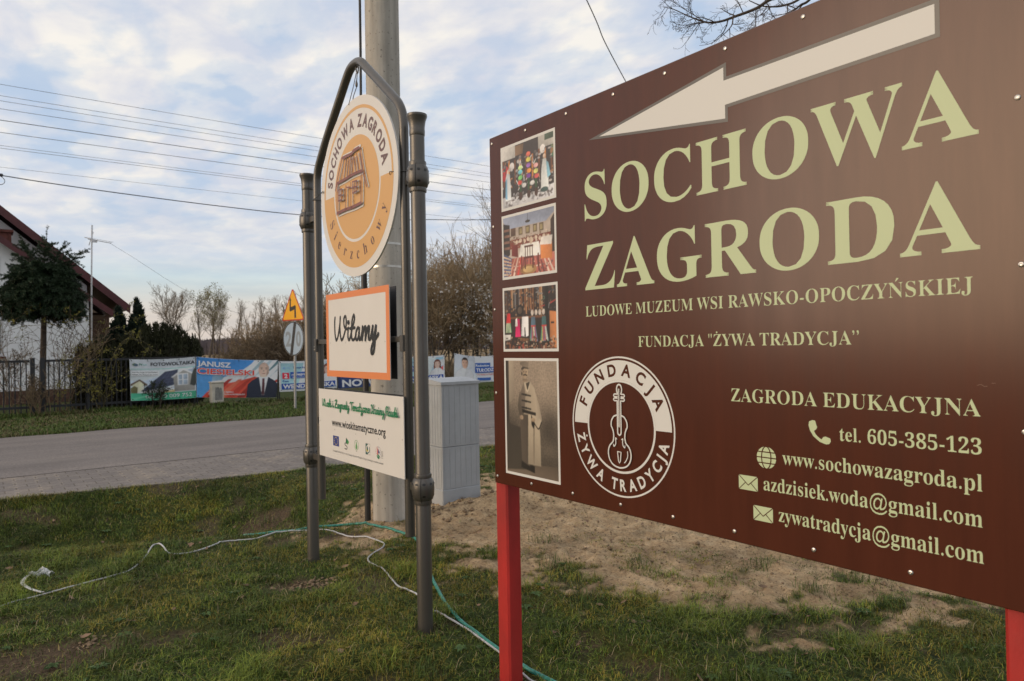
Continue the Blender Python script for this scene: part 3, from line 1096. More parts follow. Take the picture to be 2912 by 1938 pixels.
            R(.42, .60, .26, .295, c(90, 44, 36))
            for u in (.43, .58):
                R(u, u + .02, .09, .28, c(82, 40, 32))
            ST([(.5, .98), (.5, .86)], .003, c(46, 40, 36))
            E(.5, .86, .05, .022, c(60, 52, 44))
            E(.56, .54, .03, .06, c(188, 170, 150))
            E(.40, .53, .02, .04, c(110, 74, 60))
        elif n == 2:    # folk costumes hanging under tools
            R(0, 1, 0, 1, c(44, 34, 32))
            for k in range(34):
                u = rnd.uniform(0, .78)
                v0 = rnd.uniform(.56, .74)
                w = rnd.uniform(.010, .032)
                Q([(u, v0), (u + w, v0), (u + w * .9, 1), (u, 1)], c(*rnd.choice([(128, 84, 54), (96, 62, 44), (150, 108, 76), (70, 62, 58), (60, 40, 34), (110, 110, 112), (170, 140, 110)])))
            for k in range(16):
                u, v = rnd.uniform(.55, .98), rnd.uniform(.62, .98)
                ST([(u, v), (u + rnd.uniform(-.1, .1), v + rnd.uniform(-.05, .1))], .005, c(*rnd.choice([(120, 118, 118), (150, 60, 56), (70, 96, 84), (60, 60, 64)])))
            busy(190, [(110, 80, 56), (60, 50, 46), (30, 26, 26), (140, 112, 88), (84, 84, 88)], 0, .98, .52, 1, .005, .022)
            E(.32, .64, .07, .09, c(28, 22, 22))
            E(.32, .64, .045, .06, c(84, 70, 60))
            for k in range(4):
                E(.56 + k * .07, .59, .026, .045, c(188, 178, 170), 9)
            R(.10, .82, .50, .535, c(104, 66, 46))
            R(.80, .86, .05, 1, c(24, 20, 20))
            Q([(.88, .02), (1, .02), (1, .58), (.88, .60)], c(186, 120, 74))
            R(.90, .96, .40, .43, c(40, 32, 30))
            Q([(.04, .44), (.13, .44), (.12, .60), (.06, .60)], c(196, 40, 44))
            Q([(.02, .28), (.15, .28), (.13, .44), (.04, .44)], c(72, 128, 92))
            for k in range(4):
                Q([(.03 + k * .03, .28), (.042 + k * .03, .28), (.055 + k * .02, .44), (.045 + k * .02, .44)], c(206, 200, 176))
            Q([(.22, .20), (.33, .20), (.31, .50), (.24, .50)], c(196, 28, 96))
            Q([(.22, .38), (.27, .38), (.26, .52), (.23, .50)], c(224, 220, 220))
            Q([(.34, .22), (.40, .20), (.405, .36), (.42, .36), (.43, .20), (.48, .22), (.48, .53), (.36, .53)], c(226, 226, 228))
            for s_, u in enumerate((.52, .72)):
                Q([(u - .02, .14 - .02 * s_), (u + .14, .12), (u + .10, .36), (u + .09, .52), (u + .02, .52), (u + .01, .36)], c(86, 110, 130) if s_ == 0 else c(60, 96, 100))
                for k in range(7):
                    Q([(u - .01 + k * .021, .13), (u + .000 + k * .021, .13), (u + .022 + k * .011, .38), (u + .014 + k * .011, .38)], c(*rnd.choice([(206, 176, 92), (196, 70, 70), (220, 220, 214), (92, 150, 104), (146, 90, 130)])))
                R(u + .012, u + .10, .36, .385, c(180, 60, 60))
            Q([(0, .14), (.12, .16), (.13, .24), (0, .24)], c(196, 194, 190))
            Q([(.26, .14), (.50, .12), (.52, .17), (.28, .19)], c(118, 84, 60))
            busy(130, [(90, 60, 46), (130, 90, 70), (50, 40, 36), (170, 150, 130)], 0, 1, 0, .2, .006, .024)
            for k in range(14):
                u = rnd.uniform(0, .86)
                R(u, u + .03, 0, rnd.uniform(.03, .10), c(*rnd.choice([(84, 50, 40), (120, 74, 54), (150, 60, 50), (60, 44, 40)])))
        else:           # sepia portrait of a standing man in a long pale coat
            for j in range(60):
                for i in range(36):
                    u, v = (i + .5) / 36, (j + .5) / 60
                    tn = 92 + 66 * sstep(.25, .75, v) - 34 * math.exp(-((u - .86) / .16) ** 2 - ((v - .45) / .14) ** 2) - 26 * math.exp(-((u - .1) / .2) ** 2 - ((v - .4) / .3) ** 2) + 22 * math.exp(-((u - .8) / .2) ** 2 - ((v - .24) / .07) ** 2)
                    tn = float(tn + 26 * (fbm(u * 4, v * 6, 61) - .5))
                    R(i / 36, (i + 1) / 36 + .001, j / 60, (j + 1) / 60 + .001, c(tn, tn * .90, tn * .79))
            R(0, .065, .06, 1, c(58, 52, 46))
            Q([(.07, .62), (.17, .66), (.17, 1), (.07, 1)], c(160, 146, 128))
            Q([(.0, 0), (1, 0), (1, .12), (.55, .10), (0, .03)], c(120, 106, 92))
            Q([(.0, .02), (.42, .05), (.40, .40), (.0, .44)], c(74, 67, 59))
            Q([(.29, .06), (.56, .03), (.56, .09), (.3, .12)], c(44, 39, 35))
            # coat
            Q([(.31, .12), (.47, .08), (.46, .3), (.45, .56), (.30, .56), (.29, .42)], c(92, 82, 72))
            Q([(.43, .10), (.68, .10), (.675, .34), (.64, .55), (.45, .56), (.44, .3)], c(186, 172, 150))
            Q([(.52, .11), (.56, .11), (.57, .5), (.55, .5)], c(150, 136, 118))
            Q([(.27, .53), (.30, .72), (.37, .81), (.49, .82), (.58, .76), (.63, .60), (.60, .54), (.46, .53)], c(172, 158, 138))
            Q([(.27, .53), (.30, .72), (.37, .81), (.40, .70), (.38, .54)], c(112, 100, 88))
            Q([(.57, .76), (.66, .62), (.71, .50), (.66, .42), (.57, .47), (.60, .57)], c(180, 166, 146))
            Q([(.58, .44), (.66, .41), (.70, .49), (.64, .52)], c(196, 182, 160))
            ST([(.58, .45), (.645, .415), (.70, .475)], .006, c(40, 36, 32))
            Q([(.29, .74), (.24, .60), (.27, .52), (.36, .50), (.36, .56), (.31, .60)], c(96, 86, 75))
            Q([(.41, .80), (.49, .82), (.45, .72)], c(70, 62, 54))
            ST([(.395, .80), (.44, .73), (.50, .81)], .007, c(196, 182, 160))
            for v in (.70, .645, .585):
                ST([(.33, v + .005), (.42, v), (.50, v - .006)], .007, c(40, 35, 31))
                E(.41, v, .022, .011, c(32, 28, 25), 8)
            Q([(.33, .545), (.60, .525), (.60, .553), (.33, .575)], c(38, 33, 30))
            Q([(.50, .54), (.58, .46), (.55, .41), (.51, .44)], c(34, 30, 27))
            E(.315, .50, .035, .02, c(170, 148, 124), 9)
            E(.545, .49, .04, .018, c(176, 154, 128), 9)
            # head
            E(.395, .895, .062, .052, c(168, 148, 124), 16)
            Q([(.345, .84), (.44, .84), (.46, .82), (.36, .81)], c(140, 122, 102))
            Q([(.335, .90), (.34, .95), (.30, .965), (.30, .985), (.40, .995), (.47, .985), (.465, .93), (.45, .945), (.40, .945)], c(126, 113, 98))
            Q([(.32, .932), (.36, .947), (.47, .937), (.47, .926), (.39, .93), (.33, .915)], c(58, 51, 45))
            ST([(.37, .872), (.40, .877), (.435, .87)], .006, c(48, 41, 36))
            E(.375, .902, .010, .006, c(52, 45, 40), 7)
            E(.425, .902, .010, .006, c(52, 45, 40), 7)
            ST([(.405, .905), (.412, .886)], .003, c(120, 102, 84))
            E(.335, .885, .012, .018, c(60, 52, 46), 8)
        if n == 3:
            f.tone(lambda u, v: .66 + .22 * v - .25 * (u - .45) ** 2)
        f.build('picture', pr, P, .0006, pm, 3 if n == 3 else 1)


brown_board()

# ------------------------------------------------------------------ the metal welcome sign
FX = 1.7747          # plane of the bent tube
FR = 1.7247          # front face of its plates
YR, YL = 3.108, 4.590
bronze = M('bronze_grey_paint', (0.092, 0.084, 0.074), 0.33, metal=0.45, spec=.7, var=0.06, scale=6, bump=0.05, bscale=200)
dark_hole = M('black_plastic', (0.012, 0.012, 0.012), 0.5)
dark_back = M('dark_sheet_metal', (0.03, 0.03, 0.034), 0.45, metal=0.3)
sign_white = M('white_sign_sheet', (0.66, 0.635, 0.60), 0.42, var=0.03, scale=3)
ink_black = M('black_ink', (0.010, 0.010, 0.011), 0.45)
steel_wire = M('dull_wire', (0.16, 0.15, 0.14), 0.45, metal=0.8)


def welcome_frame():
    t = top('welcome_sign', 'tall bronze metal frame with a peaked bent tube carrying two printed plates', 'sign', (FX, 3.85, 0))
    for y in (YR, YL):
        g = Geo()
        g.lathe(FX, y, [(0.0385, -0.35), (0.0385, 0.70), (0.0372, 0.705), (0.0372, 2.47)], 28)
        post = g.build('post', bronze, t, True)
        g = Geo()
        g.lathe(FX, y, [(0.0375, 2.467), (0.0395, 2.472), (0.0400, 2.497), (0.0390, 2.502), (0.0400, 2.517), (0.0440, 2.544), (0.0510, 2.562), (0.0525, 2.569), (0.0515, 2.576), (0.0380, 2.578), (0.002, 2.572)], 28)
        g.build('cap', bronze, post, True)
        for zc in (2.262, 0.694):
            g = Geo()
            p = [(0.0380, -.078), (0.0425, -.077), (0.0440, -.070), (0.0435, -.056), (0.0490, -.050), (0.0555, -.030), (0.0575, 0.0), (0.0555, .030), (0.0490, .050), (0.0435, .056), (0.0440, .070), (0.0425, .077), (0.0380, .078)]
            g.lathe(FX, y, [(r, zc + z) for r, z in p], 32)
            # bolt holes and the parting line of the two half shells
            g.mi = 1
            for ang in (165, 205, 245, 285, 325, 125):
                for dz in (.030, -.030):
                    if (ang // 40) % 2 and dz < 0:
                        continue
                    a = math.radians(ang)
                    e = np.array([math.cos(a), math.sin(a), 0])
                    tg = np.array([-math.sin(a), math.cos(a), 0])
                    nz = np.array([e[0] * .9, e[1] * .9, .43 * (1 if dz > 0 else -1)])
                    upv = np.cross(nz, tg)
                    q = np.array([FX, y, zc + dz]) + e * 0.0562
                    g.add([q + 0.0085 * (math.cos(k * PI / 5) * tg + 0.8 * math.sin(k * PI / 5) * upv) for k in range(10)], [tuple(range(10))])
            a = math.radians(228)
            for s_ in (-1, 1):
                e = np.array([math.cos(a + .02 * s_), math.sin(a + .02 * s_), 0])
            e0, e1 = [np.array([math.cos(a + q), math.sin(a + q), 0]) for q in (-.03, .03)]
            prof = [(0.0435, -.062), (0.0495, -.050), (0.0562, -.030), (0.0582, 0.0), (0.0562, .030), (0.0495, .050), (0.0435, .062)]
            V = []
            for r, z in prof:
                for e in (e0, e1):
                    V.append(np.array([FX, y, zc + z]) + e * (r + .0012))
            g.add(V, [(2 * k, 2 * k + 1, 2 * k + 3, 2 * k + 2) for k in range(len(prof) - 1)])
            g.build('collar', [bronze, dark_hole], post, True)
    # bent tube
    yl, yr, ya = 4.425, 3.247, 3.806
    pts = [(yl, .428), (yl, 1.2), (yl, 2.42), (yl, 2.47)]
    pts += [(4.418, 2.530), (4.392, 2.585), (4.340, 2.645), (4.25, 2.738), (4.05, 2.920), (3.940, 3.020), (3.890, 3.055), (3.840, 3.068), (3.780, 3.066), (3.730, 3.046), (3.660, 2.990), (3.50, 2.860), (3.370, 2.752), (3.300, 2.690), (3.262, 2.630), (3.248, 2.560), (yr, 2.50)]
    pts += [(yr, 1.6), (yr, .428)]
    P = [np.array([FX, a, b]) for a, b in pts]
    mid = catmull(P[2:-2], 5)
    g = Geo()
    g.tube(P[:2] + mid + P[-2:], 0.0255, 20)
    g.build('bent_tube', bronze, t, True)
    for yy, yp in ((yr, YR), (yl, YL)):
        for zc in (2.262, 0.694):
            g = Geo()
            a, b = sorted((yy, yp))
            g.box(FX - .014, FX + .014, a + .02, b - .03, zc - .02, zc + .02, .002)
            g.build('bracket', bronze, t)
    g = Geo()
    g.box(FX - .020, FX + .010, yr + .02, yl - .02, 1.434, 1.464, .002)
    for yy in (yr + .004, yl - .004):
        g.box(FX - .034, FX - .020, yy - .018, yy + .018, 1.385, 1.470, .002)
    g.build('crossbar', bronze, t)
    for yy in (yl - .002,):
        for z in (1.400, 1.418):
            g = Geo()
            g.lathe(0, 0, [(0.0045, 0), (0.0045, .004), (0.001, .005)], 10)
            V = [(FX - .034 - v[2], yy + v[0], z + v[1]) for v in g.V]
            mesh('bolt', V, g.F, M('bolt_steel', (.5, .48, .45), .35, .9), t)
    # Witamy plate: orange border, white field, script
    g = Geo()
    g.box(FR, FR + .004, 3.343, 4.186, 1.2345, 1.7375)
    pl = g.build('witamy_plate', sign_white, t)
    g = Geo()
    g.box(FX + .0145, FX + .0185, 3.392, 4.19, 1.236, 1.737)
    g.build('rear_plate', dark_back, t)
    for y in (3.62, 3.95):
        for xa, xb in ((FR + .0045, FX - .0205), (FX + .0105, FX + .0142)):
            g = Geo()
            g.box(xa, xb, y - .02, y + .02, 1.437, 1.461)
            g.build('stand_off', bronze, t)
    orange = M('orange_print', (0.70, 0.225, 0.075), 0.42)
    f = Flat(facing_west(FR), [orange, ink_black])
    f.poly([(-4.186, 1.2345), (-3.343, 1.2345), (-3.343, 1.7375), (-4.186, 1.7375)], 0, [[(-4.150, 1.2720), (-3.383, 1.2720), (-3.383, 1.7020), (-4.150, 1.7020)]])
    W = [[(-4.051, 1.591), (-4.056, 1.567), (-4.057, 1.528), (-4.053, 1.489), (-4.044, 1.464), (-4.037, 1.455), (-4.021, 1.464), (-4.005, 1.488), (-3.992, 1.521), (-3.979, 1.559), (-3.973, 1.592)],
         [(-3.973, 1.591), (-3.978, 1.559), (-3.981, 1.526), (-3.977, 1.492), (-3.968, 1.465), (-3.957, 1.455), (-3.939, 1.465), (-3.921, 1.486), (-3.902, 1.514), (-3.890, 1.542), (-3.888, 1.566), (-3.891, 1.585), (-3.901, 1.594), (-3.917, 1.586), (-3.923, 1.565), (-3.918, 1.538), (-3.902, 1.523), (-3.876, 1.519), (-3.856, 1.524)],
         [(-3.859, 1.523), (-3.866, 1.501), (-3.867, 1.475), (-3.862, 1.459), (-3.853, 1.454), (-3.839, 1.463), (-3.824, 1.488), (-3.806, 1.521), (-3.786, 1.548), (-3.774, 1.573), (-3.775, 1.587), (-3.782, 1.597), (-3.796, 1.583), (-3.808, 1.558), (-3.814, 1.530), (-3.818, 1.500), (-3.817, 1.472), (-3.809, 1.458), (-3.795, 1.453), (-3.773, 1.462), (-3.756, 1.482)],
         [(-3.837, 1.520), (-3.801, 1.521), (-3.771, 1.523)],
         [(-3.725, 1.524), (-3.741, 1.514), (-3.757, 1.492), (-3.760, 1.468), (-3.752, 1.454), (-3.738, 1.454), (-3.724, 1.470), (-3.715, 1.495), (-3.710, 1.519)],
         [(-3.710, 1.519), (-3.714, 1.495), (-3.715, 1.470), (-3.709, 1.454), (-3.695, 1.458), (-3.681, 1.481), (-3.670, 1.508), (-3.667, 1.526)],
         [(-3.667, 1.526), (-3.672, 1.499), (-3.674, 1.471), (-3.676, 1.452)],
         [(-3.674, 1.462), (-3.663, 1.489), (-3.646, 1.516), (-3.630, 1.525), (-3.626, 1.511), (-3.631, 1.484), (-3.633, 1.451)],
         [(-3.631, 1.462), (-3.619, 1.488), (-3.600, 1.517), (-3.584, 1.525), (-3.583, 1.510), (-3.590, 1.485), (-3.592, 1.463), (-3.585, 1.453), (-3.569, 1.458), (-3.556, 1.482), (-3.544, 1.506), (-3.537, 1.526)],
         [(-3.537, 1.526), (-3.544, 1.500), (-3.547, 1.473), (-3.542, 1.452), (-3.527, 1.464), (-3.514, 1.492), (-3.503, 1.516), (-3.498, 1.526)],
         [(-3.498, 1.526), (-3.504, 1.499), (-3.510, 1.468), (-3.516, 1.437), (-3.524, 1.404), (-3.537, 1.380), (-3.553, 1.374), (-3.561, 1.385), (-3.556, 1.405), (-3.541, 1.429), (-3.520, 1.448), (-3.498, 1.461), (-3.478, 1.474), (-3.472, 1.483)]]
    for s_ in W:
        f.stroke(s_, 0.0185, 1, sm=4)
    f.ell(-3.854, 1.556, 0.0145, 0.0145, 1, 14)
    f.build('witamy_print', pl)
    rivet_m = M('rivet', (.35, .34, .32), .4, .6)
    for a in (-4.128, -3.906, -3.625, -3.398):
        f = Flat(facing_west(FR), [rivet_m])
        f.ell(a, 1.4390, .0035, .0035, 0, 8)
        f.build('rivet', pl)
    # lower white plate
    g = Geo()
    g.box(FR, FR + .004, 3.205, 4.327, 0.7325, 1.1535)
    pl = g.build('lower_plate', sign_white, t)
    g = Geo()
    g.box(FX + .0145, FX + .0185, 3.285, 4.385, 0.7325, 1.1535)
    g.build('rear_plate', dark_back, t)
    for y in (yr, yl - .12):
        g = Geo()
        g.box(FR + .0045, FX + .0142, y + .045, y + .060, 0.93, 0.97)
        g.build('stand_off', bronze, t)
    green = M('green_ink', (0.0, 0.175, 0.065), 0.45)
    eu = M('blue_ink', (0.016, 0.036, 0.22), 0.45)
    mats = [green, ink_black, eu, M('yellow_ink', (.72, .55, .06), .5), M('pale_green_ink', (.10, .30, .10), .5), M('teal_ink', (.01, .085, .08), .5), M('red_ink', (.5, .04, .05), .5), M('grey_ink', (.17, .165, .16), .5), sign_white]
    f = Flat(facing_west(FR), mats)
    script_line(f, 'Wioski i Zagrody Tematyczne Krainy Rawki', -4.269, -3.247, 1.0460, 0.0480, 0.0078, 0)
    f.build('lettering', pl)
    f = Flat(facing_west(FR), mats)
    f.text('www.wioskitematyczne.org', -4.125, -3.408, 0.9345, 0.0440, 1, offset=0.022, copies=(0.0,), capglyph='k')
    f.build('lettering', pl)
    f = Flat(facing_west(FR), mats)
    f.text('Europejski Fundusz Rolny na rzecz Rozwoju Obszarów Wiejskich: Europa inwestująca w obszary wiejskie', -4.113, -3.441, 0.7780, 0.0115, 7)
    f.build('lettering', pl)
    f = Flat(facing_west(FR), mats)
    f.rect(-4.109, -4.022, 0.8145, 0.8755, 2)
    for k in range(12):
        q = 2 * PI * k / 12
        f.ell(-4.0655 + .0225 * math.cos(q), .845 + .0225 * math.sin(q), .0036, .0036, 3, 5)
    f.build('flag_emblem', pl)
    f = Flat(facing_west(FR), mats)
    for k in range(4):      # sheaf over an S
        f.poly([(-3.923 + k * .005, .850 - k * .002), (-3.916 + k * .007, .848 - k * .003), (-3.908 + k * .011, .876 - k * .006), (-3.918 + k * .009, .878 - k * .005)], 1 if k == 0 else 4 if k == 3 else 0)
    f.stroke([(-3.905, .846), (-3.930, .846), (-3.936, .838), (-3.925, .832), (-3.908, .828), (-3.905, .818), (-3.915, .811), (-3.938, .813)], .0052, 1, sm=3)
    f.build('logo', pl)
    f = Flat(facing_west(FR), mats)
    f.ring(-3.776, .849, .0265, .0290, 4, n=30)
    f.poly([(-3.781, .868), (-3.773, .868), (-3.771, .856), (-3.764, .845), (-3.765, .830), (-3.776, .826), (-3.788, .830), (-3.788, .845), (-3.782, .856)], 4)
    f.rect(-3.784, -3.768, .813, .8155, 7)
    f.build('logo', pl)
    f = Flat(facing_west(FR), mats)
    f.rect(-3.656, -3.598, .8115, .8730, 7)
    f.rect(-3.6545, -3.5995, .8130, .8715, 8)
    f.rect(-3.6545, -3.628, .8130, .8715, 5)
    f.ring(-3.625, .842, .017, .024, 8, 60, 250, n=20)
    f.ring(-3.625, .842, .017, .023, 5, 250, 400, n=20)
    f.ell(-3.634, .836, .012, .008, 3, 10)
    f.ell(-3.632, .842, .008, .010, 5, 10)
    f.build('logo', pl)
    f = Flat(facing_west(FR), mats)
    for k in range(11):
        q = math.radians(-30 + 24 * k)
        f.ell(-3.498 + .030 * math.cos(q), .842 + .026 * math.sin(q), .0026, .0034, 6 if k > 5 else 2, 6)
    f.poly([(-3.512, .822), (-3.500, .828), (-3.503, .864), (-3.511, .852)], 6)
    f.poly([(-3.499, .858), (-3.482, .840), (-3.487, .832), (-3.496, .836)], 2)
    f.poly([(-3.518, .820), (-3.500, .828), (-3.480, .818), (-3.486, .806), (-3.498, .802), (-3.510, .808)], 0)
    f.stroke([(-3.515, .818), (-3.499, .818), (-3.484, .811)], .0022, 8, sm=3)
    for k in range(5):
        f.rect(-3.462, -3.442 + .002 * (k % 2), .820 + k * .0065, .8225 + k * .0065, 7)
    f.rect(-3.476, -3.440, .812, .8135, 7)
    f.build('logo', pl)
    f = Flat(facing_west(FR), mats)
    for a, b in ((-4.315, .9520), (-4.090, .9120), (-3.79, .9120), (-3.50, .9120), (-3.232, .9330)):
        f = Flat(facing_west(FR), [rivet_m])
        f.ell(a + .008, b, .0035, .0042, 0, 8)
        f.build('rivet', pl)


SCRIPT = {
    'W': (.60, [[(0, .95), (0, .4), (.08, .02), (.2, .3), (.28, .9)], [(.28, .9), (.27, .3), (.36, .02), (.5, .35), (.53, .8), (.46, .95), (.42, .75), (.5, .5), (.6, .5)]]),
    'i': (.19, [[(0, .5), (0, .15), (.06, 0), (.18, .2)], [(.0, .74), (.005, .70)]]),
    'o': (.33, [[(.2, .48), (.05, .3), (.08, .03), (.22, .05), (.28, .3), (.2, .48), (.35, .42)]]),
    's': (.26, [[(0, .1), (.12, .5), (.2, .2), (.12, 0), (.02, .06)], [(.12, 0), (.28, .2)]]),
    'k': (.33, [[(0, 0), (.02, .5), (.12, 1), (.16, .9), (.04, .4), (0, 0)], [(.02, .25), (.18, .48), (.2, .35), (.08, .26)], [(.08, .26), (.18, .02), (.32, .12)]]),
    'Z': (.48, [[(.05, .85), (.2, .98), (.42, .95), (.2, .5), (0, .03), (.2, .06), (.45, 0)], [(.1, .5), (.35, .5)]]),
    'a': (.38, [[(.24, .48), (.08, .4), (.02, .12), (.1, 0), (.22, .2), (.25, .48), (.24, .1), (.3, 0), (.38, .15)]]),
    'g': (.38, [[(.24, .48), (.08, .4), (.02, .12), (.1, .02), (.22, .2), (.25, .48), (.24, -.2), (.14, -.45), (.08, -.3), (.2, -.08), (.38, .15)]]),
    'r': (.32, [[(0, 0), (.02, .5), (.1, .45), (.2, .5), (.2, .1), (.26, 0), (.32, .12)]]),
    'd': (.40, [[(.24, .48), (.08, .4), (.02, .12), (.1, 0), (.22, .2), (.3, 1), (.26, .1), (.32, 0), (.4, .15)]]),
    'y': (.36, [[(0, .5), (0, .15), (.08, .02), (.2, .2), (.24, .5), (.22, -.2), (.12, -.45), (.06, -.3), (.2, -.08), (.36, .15)]]),
    'T': (.42, [[(-.05, .8), (.05, .95), (.25, .9), (.5, .97)], [(.24, .9), (.22, .4), (.18, 0)]]),
    'e': (.30, [[(.02, .22), (.16, .3), (.2, .45), (.1, .5), (.02, .25), (.08, 0), (.2, .04), (.3, .18)]]),
    'm': (.46, [[(0, 0), (0, .5)], [(0, .2), (.12, .5), (.15, .35), (.15, 0)], [(.15, .2), (.28, .5), (.31, .3), (.31, .05), (.38, 0), (.46, .15)]]),
    't': (.22, [[(.05, .5), (.14, 1), (.1, .8), (.04, .3), (.08, .02), (.2, .1)], [(-.04, .52), (.2, .55)]]),
    'c': (.28, [[(.22, .42), (.12, .5), (.02, .25), (.08, 0), (.2, .05), (.28, .18)]]),
    'z': (.30, [[(0, .45), (.22, .48), (.02, .04), (.24, .02), (.3, .12)]]),
    'n': (.32, [[(0, 0), (0, .5)], [(0, .2), (.14, .5), (.18, .3), (.18, .05), (.25, 0), (.32, .15)]]),
    'K': (.46, [[(-.02, .85), (.08, .98), (.12, .5), (.06, 0), (-.04, .1)], [(.4, 1), (.12, .45)], [(.12, .45), (.28, .1), (.42, .03), (.48, .15)]]),
    'R': (.44, [[(.1, 0), (.12, .9)], [(-.02, .3), (0, .8), (.2, 1), (.38, .8), (.3, .5), (.12, .45)], [(.14, .45), (.3, .05), (.42, .05)]]),
    'w': (.42, [[(0, .5), (0, .1), (.08, 0), (.16, .3), (.17, .5), (.17, .1), (.25, 0), (.34, .3), (.34, .5), (.42, .42)]]),
    ' ': (.20, []),
}


def script_line(f, txt, a0, a1, base, cap, w, mi):
    tot = sum(SCRIPT[c][0] for c in txt)
    k = (a1 - a0) / tot
    x = a0
    for c in txt:
        adv, st = SCRIPT[c]
        for s_ in st:
            f.stroke([(x + p[0] * k, base + p[1] * cap) for p in s_], w, mi, sm=4, capn=6, lift=.0001)
        x += adv * k


welcome_frame()


def hanging_disc():
    ca, cb, R = -3.7260, 2.3220, 0.5080
    X = FR
    t = top('hanging_disc', 'round white and orange disc with a house drawing hung from the metal frame', 'sign', (X, -ca, cb))
    g = Geo()
    n = 96
    V, F = [], []
    for x in (X, X + .010):
        for k in range(n):
            V.append((x, -ca + R * math.cos(2 * PI * k / n), cb + R * math.sin(2 * PI * k / n)))
    F = [tuple(range(n))[::-1], tuple(range(n, 2 * n))] + [(k, (k + 1) % n, n + (k + 1) % n, n + k) for k in range(n)]
    g.add(V, F)
    d = g.build('disc', sign_white, t)
    oc = M('ochre_print', (0.62, 0.345, 0.115), 0.40)
    br = M('brown_print', (0.130, 0.062, 0.055), 0.42)
    f = Flat(facing_west(X), [oc, br, sign_white, M('russet_print', (0.20, 0.062, 0.045), .42)])
    r1, r2, r3 = 0.456, 0.3090, 0.2930
    f.ring(ca, cb, r1 - .018, r1, 0, -2, 182, n=72)
    f.ring(ca, cb, r2, r1, 0, 180, 360, n=72)
    f.ell(ca, cb, r3, r3, 0, 80)
    f.arc('SOCHOWA ZAGRODA', ca, cb, 0.3370, 0.0700, 171, 9, 1, offset=0.038, wide=0.80)
    f.arc('Sierzchowy', ca, cb, 0.4080, 0.0640, 203, 337, 1, inward=True, style='serif', offset=-0.012, wide=0.92, copies=(-.008, .008))
    H = [[(-3.890, 2.520), (-3.826, 2.520), (-3.753, 2.518), (-3.731, 2.528), (-3.657, 2.531)], [(-3.890, 2.512), (-3.923, 2.462), (-3.960, 2.405), (-3.989, 2.349)], [(-3.643, 2.525), (-3.622, 2.448), (-3.598, 2.370), (-3.564, 2.295)], [(-3.960, 2.387), (-3.853, 2.390), (-3.758, 2.396), (-3.624, 2.394)], [(-3.961, 2.382), (-3.961, 2.328), (-3.968, 2.200)], [(-3.627, 2.388), (-3.631, 2.298), (-3.636, 2.217)], [(-3.967, 2.209), (-3.853, 2.213), (-3.743, 2.211), (-3.634, 2.217)],
         [(-3.849, 2.509), (-3.870, 2.451), (-3.892, 2.396)], [(-3.820, 2.497), (-3.836, 2.444), (-3.847, 2.402)], [(-3.786, 2.505), (-3.799, 2.449), (-3.810, 2.401)], [(-3.761, 2.499), (-3.774, 2.449), (-3.783, 2.398)], [(-3.743, 2.495), (-3.734, 2.447), (-3.729, 2.403)], [(-3.718, 2.493), (-3.702, 2.443), (-3.690, 2.401)], [(-3.679, 2.503), (-3.660, 2.450), (-3.648, 2.405)],
         [(-3.827, 2.348), (-3.834, 2.279), (-3.838, 2.214)], [(-3.759, 2.353), (-3.762, 2.282), (-3.763, 2.211)], [(-3.822, 2.337), (-3.760, 2.325)],
         [(-3.930, 2.341), (-3.934, 2.275)], [(-3.882, 2.340), (-3.886, 2.273)], [(-3.930, 2.341), (-3.882, 2.340)], [(-3.933, 2.308), (-3.883, 2.306)], [(-3.934, 2.278), (-3.886, 2.276)], [(-3.907, 2.340), (-3.911, 2.274)],
         [(-3.731, 2.351), (-3.733, 2.286)], [(-3.673, 2.349), (-3.675, 2.288)], [(-3.731, 2.351), (-3.673, 2.347)], [(-3.732, 2.319), (-3.674, 2.315)], [(-3.733, 2.286), (-3.675, 2.290)], [(-3.701, 2.348), (-3.705, 2.287)]]
    wd = [.017, .012, .012, .016, .011, .011, .018] + [.008] * 22
    off = [(0, .012), (.008, -.004), (.010, 0), (.006, -.011), (.007, -.004), (.010, -.002), (.006, -.012)] + [(.006, 0)] * 22
    for s_, w, (da, db) in zip(H, wd, off):
        f.stroke([(a + da, b + db) for a, b in s_], w, 2, sm=3, capn=6)
    for s_, w in zip(H, wd):
        f.stroke(s_, w, 3, sm=3, capn=6)
    f.build('disc_print', d)
    # chain link and hook at the top, wire ties at both sides
    g = Geo()
    g.tube(catmull([(FX, 3.806, 3.045), (FX - .004, 3.795, 3.02), (FX - .004, 3.783, 3.00), (FX - .002, 3.775, 3.012), (FX, 3.776, 3.035)], 4), .0045, 8)
    g.tube([(FX - .004, 3.784, 3.002), (FX - .01, 3.779, 2.955)], .0028, 6)
    g.lathe(FX - .012, 3.778, [(.002, 2.915), (.007, 2.922), (.008, 2.935), (.004, 2.952), (.002, 2.956)], 10)
    g.tube([(FX - .012, 3.778, 2.916), (FX - .035, 3.770, 2.86), (FR + .004, 3.768, 2.815)], .0026, 6)
    g.tube([(FX - .004, 3.798, 3.005), (FX - .02, 3.800, 2.93), (FR - .003, 3.800, 2.812)], .0024, 6)
    g.build('hook', steel_wire, t, True)
    for y0, y1, z0, z1 in ((3.247, 3.290, 2.315, 2.318), (4.425, 4.195, 2.372, 2.380)):
        g = Geo()
        lp = [(FX + .031 * math.cos(q), y0 + .031 * math.sin(q), z0) for q in np.linspace(0, 2 * PI, 17)]
        g.tube(lp, .0022, 6)
        s_ = 1 if y1 > y0 else -1
        g.tube(catmull([(FX - .03, y0 + .006 * s_, z0), (FR - .006, y1 - .012 * s_, z1), (FR - .009, y1 + .008 * s_, z1 + .002), (FR - .004, y1 + .012 * s_, z1 - .012)], 4), .0022, 6)
        g.build('tie_wire', steel_wire, t, True)


hanging_disc()

